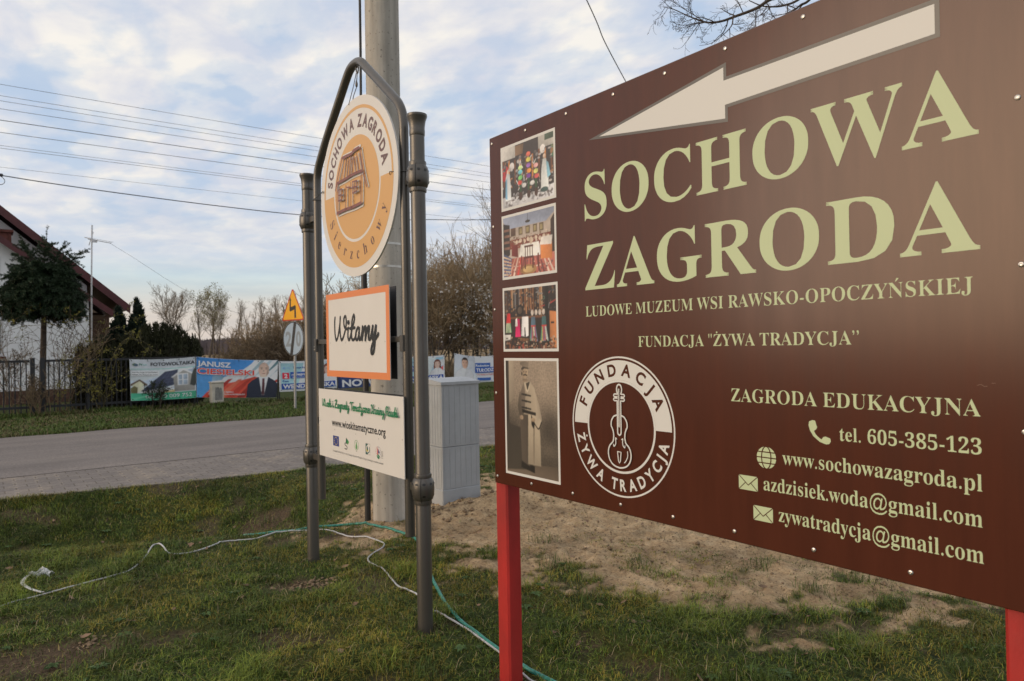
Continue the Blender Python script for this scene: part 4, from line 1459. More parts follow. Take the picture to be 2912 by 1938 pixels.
# ------------------------------------------------------------------ concrete pole and its conduit
def concrete_mat():
    m = M('weathered_concrete', (0.43, 0.40, 0.35), 0.82, var=0.16, scale=5, bump=0.35, bscale=40, stretch=(1, 1, .45))
    t = NT(m.node_tree)
    b = t.n['Principled BSDF']
    src = b.inputs['Base Color'].links[0].from_socket
    tc = t.node('ShaderNodeTexCoord')
    mp = t.node('ShaderNodeMapping', {'Vector': tc.outputs['Object'], 'Scale': (14, 14, .5)})
    n = t.node('ShaderNodeTexNoise', {'Vector': mp.outputs[0], 'Scale': 1.5, 'Detail': 4.0})
    st = t.ramp(n.outputs[0], [(.35, .78), (.55, 1.0), (.7, 1.08)])
    n2 = t.node('ShaderNodeTexNoise', {'Vector': tc.outputs['Object'], 'Scale': 38.0, 'Detail': 3.0})
    sp = t.ramp(n2.outputs[0], [(.30, .5), (.36, 1.0)])
    c = t.mix(1.0, t.mix(1.0, src, st, 'MULTIPLY'), sp, 'MULTIPLY')
    t.l.new(c, b.inputs['Base Color'])
    return m


PX, PY, PR = 2.672, 5.225, 0.138
t = top('utility_pole', 'thick round grey concrete pole behind the round disc', 'utility pole', (PX, PY, 0))
g = Geo()
g.lathe(PX, PY, [(PR, -.4), (PR, 2.0), (PR - .001, 5.0), (PR - .004, 8.2)], 40)
g.build('shaft', concrete_mat(), t, True)
strap = M('steel_strap', (0.50, 0.48, 0.44), 0.28, metal=0.85)
for z in (2.243, 2.058, 1.416):
    g = Geo()
    g.lathe(PX, PY, [(PR - .002, z - .010), (PR + .0016, z - .009), (PR + .0016, z + .009), (PR - .002, z + .010)], 40)
    g.build('strap', strap, t, True)
t = top('cable_conduit', 'black cable running down into a dark conduit beside the concrete pole', 'conduit', (2.52, 5.32, 0))
g = Geo()
g.lathe(2.52, 5.32, [(.0245, -.3), (.0245, 2.18), (.021, 2.20), (.012, 2.205)], 18)
g.build('pipe', M('black_pipe', (.022, .021, .021), .45), t, True)
g = Geo()
g.tube(catmull([(2.52, 5.32, 2.19), (2.522, 5.322, 2.6), (2.517, 5.321, 3.2), (2.523, 5.319, 4.2), (2.52, 5.32, 6.5)], 4), .0105, 10)
g.build('cable', M('black_cable', (.018, .018, .019), .5), t, True)

# ------------------------------------------------------------------ grey cable cabinet
def cabinet():
    gp = M('grey_polyester', (0.355, 0.38, 0.405), 0.55, var=0.13, scale=3, bump=0.1, bscale=90)
    sh = M('joint_shadow_plastic', (0.16, 0.17, 0.18), 0.7)
    x0, x1, y0, y1 = 3.252, 3.655, 5.345, 5.590
    t = top('cable_cabinet', 'light grey ribbed plastic cable cabinet standing in dug sand beside the concrete pole', 'cabinet', (x0, y0, 0))
    g = Geo()
    g.box(x0, x1, y0, y1, -.12, .135, .006)
    g.box(x0 + .05, x1 - .05, y0 - .004, y0 + .01, -.05, .028, .002)
    g.build('plinth', gp, t)
    g = Geo()
    g.box(x0 + .003, x1 - .003, y0 + .003, y1 - .003, .136, .5075, .003)
    g.build('lower_body', gp, t)
    g = Geo()
    g.box(x0 + .002, x1 - .002, y0 + .002, y1 - .002, .511, 1.062, .003)
    g.build('door', gp, t)
    g = Geo()
    g.box(x0 + .01, x1 - .01, y0 + .01, y1 - .01, .500, .516)
    g.build('joint', sh, t)
    # sloping lid with a lip
    zl, zh = 1.062, 1.105
    V = [(x0 - .008, y0 - .010, zl), (x1 + .008, y0 - .010, zl), (x1 + .008, y1 + .008, zl), (x0 - .008, y1 + .008, zl),
         (x0 - .008, y0 - .010, zl + .026), (x1 + .008, y0 - .010, zl + .026), (x1 + .008, y1 + .008, zh + .012), (x0 - .008, y1 + .008, zh + .012)]
    g = Geo()
    g.add(V, [(0, 3, 2, 1), (4, 5, 6, 7), (0, 1, 5, 4), (1, 2, 6, 5), (2, 3, 7, 6), (3, 0, 4, 7)])
    g.build('lid', gp, t)
    for z0, z1, ex in ((.150, .495, .0), (.530, 1.050, -.003)):
        g = Geo()
        for k in range(7):
            x = x0 + .032 + k * (x1 - x0 - .064) / 6
            g.box(x - .009, x + .009, y0 + .0006 + ex * .33, y0 + .0065, z0, z1)
        for k in range(5):
            y = y0 + .03 + k * (y1 - y0 - .06) / 4
            g.box(x0 + .0006 + ex * .33, x0 + .0065, y - .006, y + .006, z0, z1)
        g.build('ribs', gp, t)


cabinet()

# ------------------------------------------------------------------ things lying on the grass
CABLE = [(-.5, 4.72), (-.2, 4.80), (0.0, 4.855), (0.041, 4.867), (0.082, 4.883), (0.152, 4.938), (0.269, 4.948), (0.392, 4.975), (0.529, 5.032), (0.662, 5.065), (0.754, 5.121), (0.846, 5.266), (0.929, 5.436), (0.996, 5.567), (1.018, 5.453), (1.041, 5.327), (1.138, 5.290), (1.219, 5.304), (1.322, 5.360), (1.428, 5.447), (1.531, 5.436), (1.644, 5.376), (1.796, 5.398), (1.957, 5.361), (2.035, 5.334), (2.126, 5.304), (2.170, 5.217), (2.197, 4.980), (2.255, 4.849), (2.295, 4.728), (2.305, 4.610), (2.235, 4.509), (2.123, 4.414), (2.048, 4.334), (2.025, 4.250), (2.029, 4.081), (1.999, 3.890), (1.971, 3.742), (1.966, 3.584), (1.962, 3.520), (1.912, 3.274), (1.921, 3.213), (1.937, 3.071), (1.938, 2.863), (1.943, 2.720), (1.929, 2.512), (1.934, 2.418), (1.948, 2.259), (1.959, 2.161), (1.99, 1.9), (2.05, 1.5)]
HOSE = [(1.62, 5.62), (1.75, 5.50), (1.878, 5.453), (1.980, 5.423), (2.074, 5.418), (2.205, 5.377), (2.363, 5.289), (2.439, 5.150), (2.491, 4.957), (2.542, 4.708), (2.520, 4.509), (2.387, 4.189), (2.192, 3.753), (2.110, 3.554), (2.020, 3.318), (1.978, 3.158), (1.957, 3.015), (1.954, 2.886), (1.956, 2.743), (1.965, 2.540), (1.978, 2.451), (1.990, 2.344), (2.00, 2.269), (2.010, 2.197), (2.02, 2.125), (2.06, 1.85), (2.14, 1.45)]


def on_ground(pts, lift, n=6):
    P = catmull([np.array([x, y, 0.0]) for x, y in pts], n)
    P = np.array(P)
    z = gz(P[:, 0], P[:, 1])
    k = np.ones(9) / 9
    zs = np.convolve(np.pad(z, 4, 'edge'), k, 'valid')
    P[:, 2] = np.maximum(zs, z - .004) + lift
    return P


def lying_things():
    P = on_ground(CABLE, .011)
    g = Geo()
    hump = np.exp(-((P[:, 0] - 1.0) / .12) ** 2 - ((P[:, 1] - 5.50) / .12) ** 2) * .035
    P[:, 2] += hump
    g.tube(P, .0050, 8)
    o = g.build('white_cable', M('white_cable_sheath', (.50, .50, .51), .4, var=.08, scale=20), None, True)
    tag(o, 'thin white cable winding across the grass past both metal posts', 'cable')
    P = on_ground(HOSE, .010)
    g = Geo()
    hm = bpy.data.materials.new('green_hose')
    hm.use_nodes = True
    t = NT(hm.node_tree)
    b = t.n['Principled BSDF']
    b.inputs['Roughness'].default_value = .38
    tc = t.node('ShaderNodeTexCoord')
    n = t.node('ShaderNodeTexNoise', {'Vector': tc.outputs['Object'], 'Scale': 70.0, 'Detail': 2.0})
    c = t.ramp(n.outputs[0], [(.42, (.012, .155, .115)), (.58, (.035, .26, .20))])
    t.l.new(c, b.inputs['Base Color'])
    g.tube(P, .0098, 10)
    o = g.build('garden_hose', hm, None, True)
    tag(o, 'green garden hose curving over the sand and behind the red post', 'hose')
    # torn strap and plastic scrap
    L = on_ground([(0.285, 4.953), (0.229, 5.079), (0.198, 5.206), (0.213, 5.298), (0.249, 5.414)], .02)
    V, F = [], []
    for i, p in enumerate(L):
        d = L[min(i + 1, len(L) - 1)] - L[max(i - 1, 0)]
        nrm = np.array([-d[1], d[0], 0]) / (np.hypot(d[0], d[1]) + 1e-9)
        w = .011 * (1 - .75 * max(0, (i / len(L) - .55) / .45))
        V += [p + nrm * w + (0, 0, .004), p - nrm * w, p + nrm * w + (0, 0, .007), p - nrm * w + (0, 0, .003)]
    for i in range(len(L) - 1):
        a = 4 * i
        F += [(a, a + 1, a + 5, a + 4), (a + 2, a + 6, a + 7, a + 3), (a, a + 4, a + 6, a + 2), (a + 1, a + 3, a + 7, a + 5)]
    o = mesh('strap', V, F, M('white_strap', (.62, .60, .55), .5))
    tag(o, 'short white strap curled beside the white cable on the grass', 'strap')
    rnd = np.random.default_rng(3)
    n = 12
    V, F = [], []
    for i in range(n):
        for j in range(n):
            u, v = i / (n - 1) - .5, j / (n - 1) - .5
            x = .305 + u * .115 + .018 * math.sin(7 * v + u * 3)
            y = 5.405 - v * .075 - u * .02 + .02 * math.sin(9 * u)
            z = float(gz(x, y)) + .022 + .013 * math.sin(13 * u + 6 * v) + .010 * math.cos(15 * v - 9 * u) + rnd.normal(0, .003)
            V.append((x, y, z))
    for i in range(n - 1):
        for j in range(n - 1):
            if (i + j) in (0, 1) or (i > n - 4 and 3 < j < 7):
                continue
            a = i * n + j
            F.append((a, a + n, a + n + 1, a + 1))
    o = mesh('plastic_scrap', V, F, M('white_film', (.66, .67, .68), .35))
    md = o.modifiers.new('thickness', 'SOLIDIFY')
    md.thickness = .002
    tag(o, 'crumpled white plastic scrap lying on the grass near the left edge', 'litter')


lying_things()

# ------------------------------------------------------------------ election and advertising banners along the far fence
def banner(name, label, cat, cor, Y, draw, sag=0.03, stakes=True, wave=.0010, tone=(0.78, 0.79, 0.80)):
    (x0, zt0), (x1, zt1), (x2, zb1), (x3, zb0) = cor      # top-left, top-right, bottom-right, bottom-left
    W, H = x1 - x0, ((zt0 - zb0) + (zt1 - zb1)) / 2
    t = top(name, label, cat, ((x0 + x1) / 2, Y, 0))

    def P(a, b, off):
        u, v = a / W, b / H
        top_ = np.array([x0 + (x1 - x0) * u, zt0 + (zt1 - zt0) * u])
        bot = np.array([x3 + (x2 - x3) * u, zb0 + (zb1 - zb0) * u])
        q = bot + (top_ - bot) * v
        dz = -sag * (1 - (2 * u - 1) ** 2) * (.4 + .6 * v)
        wy = wave * (math.sin(5.1 * u + 2.2 * v) + .7 * math.sin(11 * u - 6 * v + 1))
        return (q[0], Y + wy - off, q[1] + dz)
    n, m = 28, 12
    V, F = [], []
    for off in (0.0, -.0015):
        for j in range(m + 1):
            for i in range(n + 1):
                V.append(P(W * i / n, H * j / m, off))
    N = (n + 1) * (m + 1)
    for j in range(m):
        for i in range(n):
            a = j * (n + 1) + i
            F.append((a, a + 1, a + n + 2, a + n + 1))
            F.append((N + a, N + a + n + 1, N + a + n + 2, N + a + 1))
    mesh('cloth', V, F, M('banner_cloth', tone, .5, bump=.25, bscale=7), t, smooth=True)
    g = Geo()
    for i in range(5):
        for b in (H - .035, .035):
            q = np.array(P(.04 + (W - .08) * i / 4, b, .03))
            g.add([q + (.012 * math.cos(k * PI / 4), 0, .012 * math.sin(k * PI / 4)) for k in range(8)], [tuple(range(8))])
            if b > H / 2:
                g.tube([q, q + (.02 * (i - 2), .04, .07)], .004, 5)
    g.build('eyelets', dark_iron, t)
    draw(t, P, W, H)
    if stakes:
        g = Geo()
        g.tube([(x0 + .02, Y + .035, -.1), (x0 + .02, Y + .035, zt0 + .02)], .018, 7)
        g.build('stake', dark_iron, t, True)
        g = Geo()
        g.tube([(x1 - .02, Y + .035, -.1), (x1 - .02, Y + .035, zt1 + .02)], .018, 7)
        g.build('stake', dark_iron, t, True)
    return t


dark_iron = M('dark_fence_paint', (0.018, 0.019, 0.022), 0.5)
_ink = {}
banner_print = M('banner_photo_print', (.5, .5, .5), .42, attr='tint', bump=.35, bscale=4.5)


def ink(r, g, b):
    if (r, g, b) not in _ink:
        _ink[(r, g, b)] = M('banner_ink', tuple(min(.82, 1.3 * v) for v in lin(r, g, b)), 0.42, bump=.35, bscale=4.5)
    return _ink[(r, g, b)]


def bust(F, cx, b0, h, skin, hair, suit, shirt, tie=None, long_hair=False, bald=False):
    """head and shoulders of a printed portrait, h tall with its lower edge at b0"""
    f, c = F
    w = h * .80
    hw, hh = h * .145, h * .20
    hy = b0 + h * .76
    if long_hair:
        f.ell(cx, hy, hw * 1.45, hh * 1.22, c(*hair), 20)
        f.poly([(cx - hw * 1.45, hy), (cx + hw * 1.45, hy), (cx + hw * 1.6, hy - hh * 1.5), (cx - hw * 1.6, hy - hh * 1.5)], c(*hair))
    f.poly([(cx - hw * .6, hy - hh * .5), (cx + hw * .6, hy - hh * .5), (cx + hw * .8, hy - hh * 1.5), (cx - hw * .8, hy - hh * 1.5)], c(*[int(v * .86) for v in skin]))
    f.poly([(cx - w * .56, b0), (cx + w * .56, b0), (cx + w * .52, b0 + h * .34), (cx + w * .38, b0 + h * .46), (cx + hw * .9, b0 + h * .56), (cx - hw * .9, b0 + h * .56), (cx - w * .38, b0 + h * .46), (cx - w * .52, b0 + h * .34)], c(*suit))
    f.poly([(cx - hw * .85, b0 + h * .57), (cx + hw * .85, b0 + h * .57), (cx + hw * .2, b0 + h * .08), (cx - hw * .2, b0 + h * .08)], c(*shirt))
    if tie:
        f.poly([(cx - hw * .22, b0 + h * .52), (cx + hw * .22, b0 + h * .52), (cx + hw * .26, b0 + h * .12), (cx, b0 + h * .05), (cx - hw * .26, b0 + h * .12)], c(*tie))
    if not bald and not long_hair:
        f.ell(cx, hy + hh * .22, hw * 1.06, hh * .95, c(*hair), 18)
    f.ell(cx, hy - hh * .08, hw, hh, c(*skin), 22)
    dk = tuple(int(v * .62) for v in skin)
    if not bald:
        f.poly([(cx - hw, hy + hh * .42), (cx - hw * .5, hy + hh * .62), (cx + hw * .5, hy + hh * .62), (cx + hw, hy + hh * .42), (cx + hw * .8, hy + hh * .9), (cx, hy + hh * 1.12), (cx - hw * .8, hy + hh * .9)], c(*hair))
    f.poly([(cx + hw * .35, hy + hh * .8), (cx + hw * .95, hy + hh * .3), (cx + hw * .9, hy - hh * .5), (cx + hw * .45, hy - hh * .95), (cx + hw * .6, hy)], c(*[int(v * .84) for v in skin]))
    for q in (-.42, .42):
        f.ell(cx + q * hw, hy + hh * .05, hw * .16, hh * .06, c(*dk), 8)
        f.poly([(cx + (q - .24) * hw, hy + hh * .18), (cx + (q + .24) * hw, hy + hh * .18), (cx + (q + .2) * hw, hy + hh * .25), (cx + (q - .2) * hw, hy + hh * .25)], c(*dk))
    f.poly([(cx - hw * .12, hy - hh * .1), (cx + hw * .12, hy - hh * .1), (cx + hw * .16, hy - hh * .3), (cx - hw * .16, hy - hh * .3)], c(*[int(v * .82) for v in skin]))
    f.ell(cx, hy - hh * .55, hw * .34, hh * .05, c(*[int(v * k) for v, k in zip(skin, (.72, .5, .5))]), 10)


class BannerFlat(Flat):
    def rect(s, a0, a1, b0, b1, mi):
        n = max(1, int((a1 - a0) / .12))
        V, T = [], []
        for i in range(n + 1):
            a = a0 + (a1 - a0) * i / n
            V += [(a, b0), (a, b1)]
        for i in range(n):
            T += [(2 * i, 2 * i + 2, 2 * i + 3), (2 * i, 2 * i + 3, 2 * i + 1)]
        s.tris(V, T, mi)


class BF:
    """one printed part of a banner: a Flat plus an ink index"""
    def __init__(s, P):
        s.m = []
        s.f = BannerFlat(P, s.m, off=.004, step=.0004)

    def c(s, *rgb):
        k = ink(*rgb)
        if k not in s.m:
            s.m.append(k)
        return s.m.index(k)

    def done(s, name, t, base=0.0):
        return s.f.build(name, t)


class Paint:
    """a photographic part of a banner"""
    def __init__(s, P, W, H, seed):
        s.P = P
        s.f = Canvas(.005, W - .005, .005, H - .005, 85, seed, .20, .45)

    def c(s, *rgb):
        return tuple(min(.82, 1.3 * v) for v in lin(*rgb))

    def done(s, name, t, off=.012):
        return s.f.build(name, t, s.P, off, banner_print, 2)


def stack(P, base):
    return lambda a, b, off: P(a, b, off + base)


def draw_solar(t, P, W, H):
    b = Paint(P, W, H, 40)
    f, c = b.f, b.c
    X, Z = lambda u: W * u, lambda v: H * v
    Q = lambda pts, m: f.poly([(X(u), Z(v)) for u, v in pts], m)
    f.rect(0, W, 0, H, c(196, 202, 214))
    f.rect(0, W, Z(.30), Z(.76), c(176, 190, 206))
    Q([(.1, .44), (.5, .60), (.95, .72), (.95, .76), (0, .76), (0, .5)], c(198, 206, 214))
    f.rect(0, W, Z(.755), Z(.77), c(92, 176, 160))
    # small cream house, left
    Q([(.0, .40), (.14, .52), (.25, .40), (.25, .36), (0, .36)], c(96, 78, 62))
    Q([(.03, .20), (.20, .20), (.20, .39), (.14, .48), (.03, .38)], c(214, 206, 176))
    Q([(0, .18), (.10, .18), (.11, .32), (.06, .36), (0, .30)], c(104, 100, 64))
    # solar roof
    Q([(.13, .20), (.52, .69), (.72, .73), (.69, .50), (.66, .36)], c(58, 64, 84))
    for k in range(6):
        u = k / 6
        f.stroke([(X(.20 + .07 * k), Z(.27 + .07 * k)), (X(.66), Z(.30 + .07 * k))], .006, c(84, 92, 116))
    for k in range(4):
        f.stroke([(X(.36 + .09 * k), Z(.30 + .02 * k)), (X(.56 + .04 * k), Z(.66))], .006, c(84, 92, 116))
    Q([(.14, .19), (.48, .20), (.66, .33), (.66, .37), (.48, .25), (.14, .225)], c(222, 222, 222))
    # gable front
    Q([(.66, .20), (.98, .20), (.98, .54), (.80, .73), (.645, .54)], c(150, 148, 142))
    Q([(.61, .55), (.80, .75), (.985, .60), (.985, .565), (.80, .70), (.63, .525)], c(218, 216, 210))
    f.rect(X(.71), X(.875), Z(.34), Z(.62), c(232, 234, 236))
    for u0, u1 in ((.725, .782), (.80, .862)):
        for v0, v1 in ((.36, .465), (.485, .60)):
            f.rect(X(u0), X(u1), Z(v0), Z(v1), c(150, 164, 178))
    Q([(.42, .185), (.66, .185), (.66, .25), (.48, .205)], c(206, 186, 140))
    Q([(.90, .34), (.97, .30), (1, .34), (1, .75), (.96, .70), (.93, .58)], c(62, 66, 62))
    # green strip
    f.rect(0, W, 0, Z(.185), c(74, 172, 136))
    Q([(0, 0), (.20, .08), (.28, .15), (0, .05)], c(112, 196, 160))
    b.done('printed_picture', t)
    b = BF(stack(P, .020))
    f, c = b.f, b.c
    f.text('FOTOWOLTAIKA', X(.305), X(.985), Z(.84), H * .082, c(34, 36, 44), offset=.022)
    b.done('headline', t)
    b = BF(stack(P, .020))
    f, c = b.f, b.c
    f.ell(X(.07), Z(.875), W * .034, H * .035, c(92, 112, 92), 14)
    f.ell(X(.09), Z(.865), W * .03, H * .03, c(70, 92, 110), 12)
    f.text('PV', X(.135), X(.185), Z(.855), H * .05, c(52, 120, 96), offset=.02)
    f.text('POLAND', X(.19), X(.245), Z(.855), H * .032, c(92, 176, 160), offset=.01)
    b.done('logo', t)
    b = BF(stack(P, .020))
    f, c = b.f, b.c
    f.rect(X(.02), X(.43), Z(.60), Z(.715), c(206, 212, 220))
    f.text('INSTALACJE WYKONAŁA', X(.03), X(.41), Z(.672), H * .028, c(44, 48, 56), offset=.015)
    f.text('FIRMA PV Poland Sp. z o.o.', X(.03), X(.41), Z(.615), H * .028, c(44, 48, 56), offset=.015)
    b.done('caption', t)
    b = BF(stack(P, .020))
    f, c = b.f, b.c
    f.text('tel: 570 009 752', X(.21), X(.93), Z(.055), H * .085, c(206, 230, 218), offset=.008)
    b.done('phone_number', t)


def draw_candidate(t, P, W, H):
    b = Paint(P, W, H, 41)
    f, c = b.f, b.c
    X, Z = lambda u: W * u, lambda v: H * v
    Q = lambda pts, m: f.poly([(X(u), Z(v)) for u, v in pts], m)
    f.rect(0, W, 0, H, c(66, 134, 200))
    Q([(0, .55), (.22, .60), (.32, .5), (.2, .3), (.1, .1), (.05, 0), (0, 0)], c(84, 150, 212))
    # waving flag: white folds above, red folds below
    Q([(.18, .42), (.36, .56), (.56, .74), (.66, .90), (.70, 1), (1, 1), (1, .38), (.70, .50), (.50, .40), (.34, .34)], c(206, 214, 218))
    for k in range(3, 7):
        u = .24 + k * .105
        Q([(u, .40 + k * .012), (u + .06, .50 + k * .02), (u + .20, .78 + k * .012), (u + .27, 1), (u + .225, 1), (u + .14, .80), (u + .02, .54)], c(*[(150, 170, 176), (176, 192, 196), (96, 128, 134)][k % 3]))
    Q([(.06, 0), (.16, .22), (.34, .36), (.50, .44), (.70, .56), (.86, .50), (1, .34), (1, 0)], c(196, 74, 56))
    for k in range(6):
        u = .12 + k * .12
        Q([(u, 0), (u + .10, .22), (u + .26, .48), (u + .31, .50), (u + .18, .22), (u + .09, 0)], c(*[(150, 44, 36), (224, 108, 82), (176, 58, 44)][k % 3]))
    Q([(.18, .42), (.30, .46), (.33, .54), (.24, .60), (.19, .54)], c(120, 150, 170))
    b.done('printed_picture', t)
    b = Paint(P, W, H, 51)
    bust((b.f, b.c), W * .815, 0, H * .99, (206, 176, 158), (150, 130, 118), (36, 42, 58), (214, 218, 228), tie=(82, 40, 46), bald=True)
    b.done('portrait', t, .018)
    b = BF(stack(P, .024))
    f, c = b.f, b.c
    f.text('JANUSZ', X(.008), X(.405), Z(.785), H * .125, c(236, 240, 246), offset=.03)
    b.done('given_name', t)
    b = BF(stack(P, .024))
    f, c = b.f, b.c
    f.text('CIESIELSKI', X(.003), X(.700), Z(.588), H * .148, c(236, 226, 222), offset=.050)
    f.text('CIESIELSKI', X(.008), X(.694), Z(.595), H * .135, c(204, 58, 40), offset=.020)
    b.done('surname', t)
    b = BF(stack(P, .024))
    f, c = b.f, b.c
    f.text('KANDYDAT DO SEJMIKU', X(.13), X(.44), Z(.135), H * .032, c(228, 226, 230), offset=.02)
    f.text('WOJEWÓDZTWA ŁÓDZKIEGO', X(.13), X(.585), Z(.075), H * .032, c(228, 226, 230), offset=.02)
    b.done('caption', t)


def draw_blue(t, P, W, H):
    b = Paint(P, W, H, 42)
    f, c = b.f, b.c
    X, Z = lambda u: W * u, lambda v: H * v
    Q = lambda pts, m: f.poly([(X(u), Z(v)) for u, v in pts], m)
    f.rect(X(.03), X(.97), Z(.06), Z(.94), c(160, 200, 236))
    Q([(.3, .06), (.8, .06), (.80, .94), (.42, .94)], c(200, 218, 240))
    Q([(.66, .06), (.97, .06), (.97, .94), (.82, .94), (.72, .5)], c(150, 190, 222))
    Q([(.74, .5), (.97, .62), (.97, .86), (.80, .8)], c(210, 222, 232))
    Q([(.84, .3), (.97, .34), (.97, .62), (.88, .5)], c(206, 92, 92))
    b.done('printed_picture', t)
    b = Paint(P, W, H, 52)
    bust((b.f, b.c), W * .83, H * .1, H * .76, (214, 178, 162), (112, 66, 52), (206, 206, 210), (222, 222, 226), long_hair=True)
    b.done('portrait', t, .018)
    b = BF(stack(P, .020))
    f, c = b.f, b.c
    f.rect(X(.035), X(.965), Z(.075), Z(.265), c(26, 68, 150))
    f.text('WENDROWSKA', X(.055), X(.955), Z(.105), H * .13, c(232, 238, 248), offset=.035)
    b.done('surname', t)
    b = BF(stack(P, .020))
    f, c = b.f, b.c
    f.text('Ewa', X(.055), X(.155), Z(.315), H * .065, c(34, 78, 150), offset=.02)
    f.text('Twoja Radna', X(.23), X(.52), Z(.765), H * .055, c(44, 84, 150), offset=.02)
    b.done('caption', t)
    b = BF(stack(P, .020))
    f, c = b.f, b.c
    f.rect(X(.05), X(.165), Z(.42), Z(.62), c(206, 36, 62))
    f.text('2', X(.08), X(.137), Z(.45), H * .135, c(240, 240, 244), offset=.04)
    b.done('number', t)
    b = BF(stack(P, .020))
    f, c = b.f, b.c
    f.rect(X(.185), X(.60), Z(.435), Z(.64), c(34, 80, 160))
    f.text('do', X(.20), X(.245), Z(.53), H * .05, c(226, 232, 244), offset=.02)
    f.text('Sejmiku', X(.265), X(.575), Z(.525), H * .085, c(232, 238, 248), offset=.03)
    f.text('Województwa Łódzkiego', X(.205), X(.58), Z(.455), H * .03, c(206, 216, 236), offset=.01)
    b.done('caption', t)
    b = BF(stack(P, .020))
    f, c = b.f, b.c
    f.ring(X(.085), Z(.785), .018, .027, c(120, 156, 206), n=16)
    f.poly([(X(.06), Z(.75)), (X(.11), Z(.75)), (X(.10), Z(.77)), (X(.07), Z(.77))], c(120, 156, 206))
    f.text('PiS', X(.135), X(.175), Z(.755), H * .045, c(120, 156, 206))
    b.done('logo', t)


def draw_navy(t, P, W, H):
    b = BF(P)
    f, c = b.f, b.c
    f.rect(0, W, 0, H, c(40, 62, 112))
    f.poly([(0, 0), (W * .04, 0), (W * .04, H), (0, H)], c(28, 44, 84))
    b.done('printed_picture', t)
    b = BF(stack(P, .020))
    f, c = b.f, b.c
    f.text('NOWA', W * .06, W * .76, H * .075, H * .30, c(222, 228, 240), offset=.035)
    b.done('headline', t)


def draw_white(t, P, W, H):
    b = Paint(P, W, H, 43)
    f, c = b.f, b.c
    X, Z = lambda u: W * u, lambda v: H * v
    f.poly([(0, 0), (X(.45), 0), (X(.38), H), (0, H)], c(196, 200, 206))
    f.poly([(X(.9), Z(.85)), (X(.97), Z(.85)), (X(.97), Z(.93)), (X(.9), Z(.93))], c(200, 60, 70))
    b.done('printed_picture', t)
    b = Paint(P, W, H, 52)
    bust((b.f, b.c), W * .20, 0, H * .92, (206, 164, 140), (46, 38, 36), (206, 206, 208), (222, 222, 224))
    b.done('portrait', t, .018)
    b = BF(stack(P, .020))
    f, c = b.f, b.c
    f.rect(X(.40), X(.70), Z(.56), Z(.74), c(52, 92, 160))
    f.text('Radosław', X(.41), X(.68), Z(.60), H * .085, c(222, 228, 240), offset=.02)
    b.done('given_name', t)
    b = BF(stack(P, .020))
    f, c = b.f, b.c
    f.rect(X(.40), X(.99), Z(.36), Z(.57), c(40, 80, 156))
    f.text('TUŁODZIECKI', X(.42), X(.975), Z(.405), H * .125, c(230, 234, 244), offset=.03)
    b.done('surname', t)
    b = BF(stack(P, .020))
    f, c = b.f, b.c
    f.text('Kandydat na Radnego Powiatu', X(.45), X(.97), Z(.27), H * .045, c(200, 70, 80), offset=.01)
    f.rect(X(.45), X(.72), Z(.06), Z(.17), c(52, 92, 160))
    b.done('caption', t)


BY = 19.0
banner('solar_banner', 'solar panel advertising banner with a grey house and a green bottom strip', 'banner', [(2.883, 1.221), (4.36, 1.247), (4.367, .213), (2.902, .223)], BY, draw_solar)
banner('candidate_banner', 'long blue and red banner showing a bald man in a dark suit', 'banner', [(4.381, 1.247), (6.451, 1.102), (6.388, .103), (4.376, .222)], BY, draw_candidate)
banner('candidate_banner', 'pale blue banner with a red number 2, partly behind the bend warning sign post', 'banner', [(6.46, 1.073), (8.103, 1.116), (8.115, .267), (6.476, .246)], BY, draw_blue)
banner('slogan_banner', 'navy blue banner with large white capitals behind the conduit and concrete pole', 'banner', [(8.15, .90), (10.0, .92), (10.02, .30), (8.16, .245)], BY + .02, draw_navy)
banner('candidate_banner', 'pale blue banner showing a woman with brown hair just above the grey cabinet', 'banner', [(10.05, 1.12), (11.70, 1.124), (11.69, .31), (10.06, .29)], BY, draw_blue)
banner('candidate_banner', 'sagging white banner showing a dark haired man in a white shirt beside the brown board', 'banner', [(12.067, 1.171), (14.05, 1.12), (14.0, .22), (12.036, .279)], BY, draw_white, sag=.10)

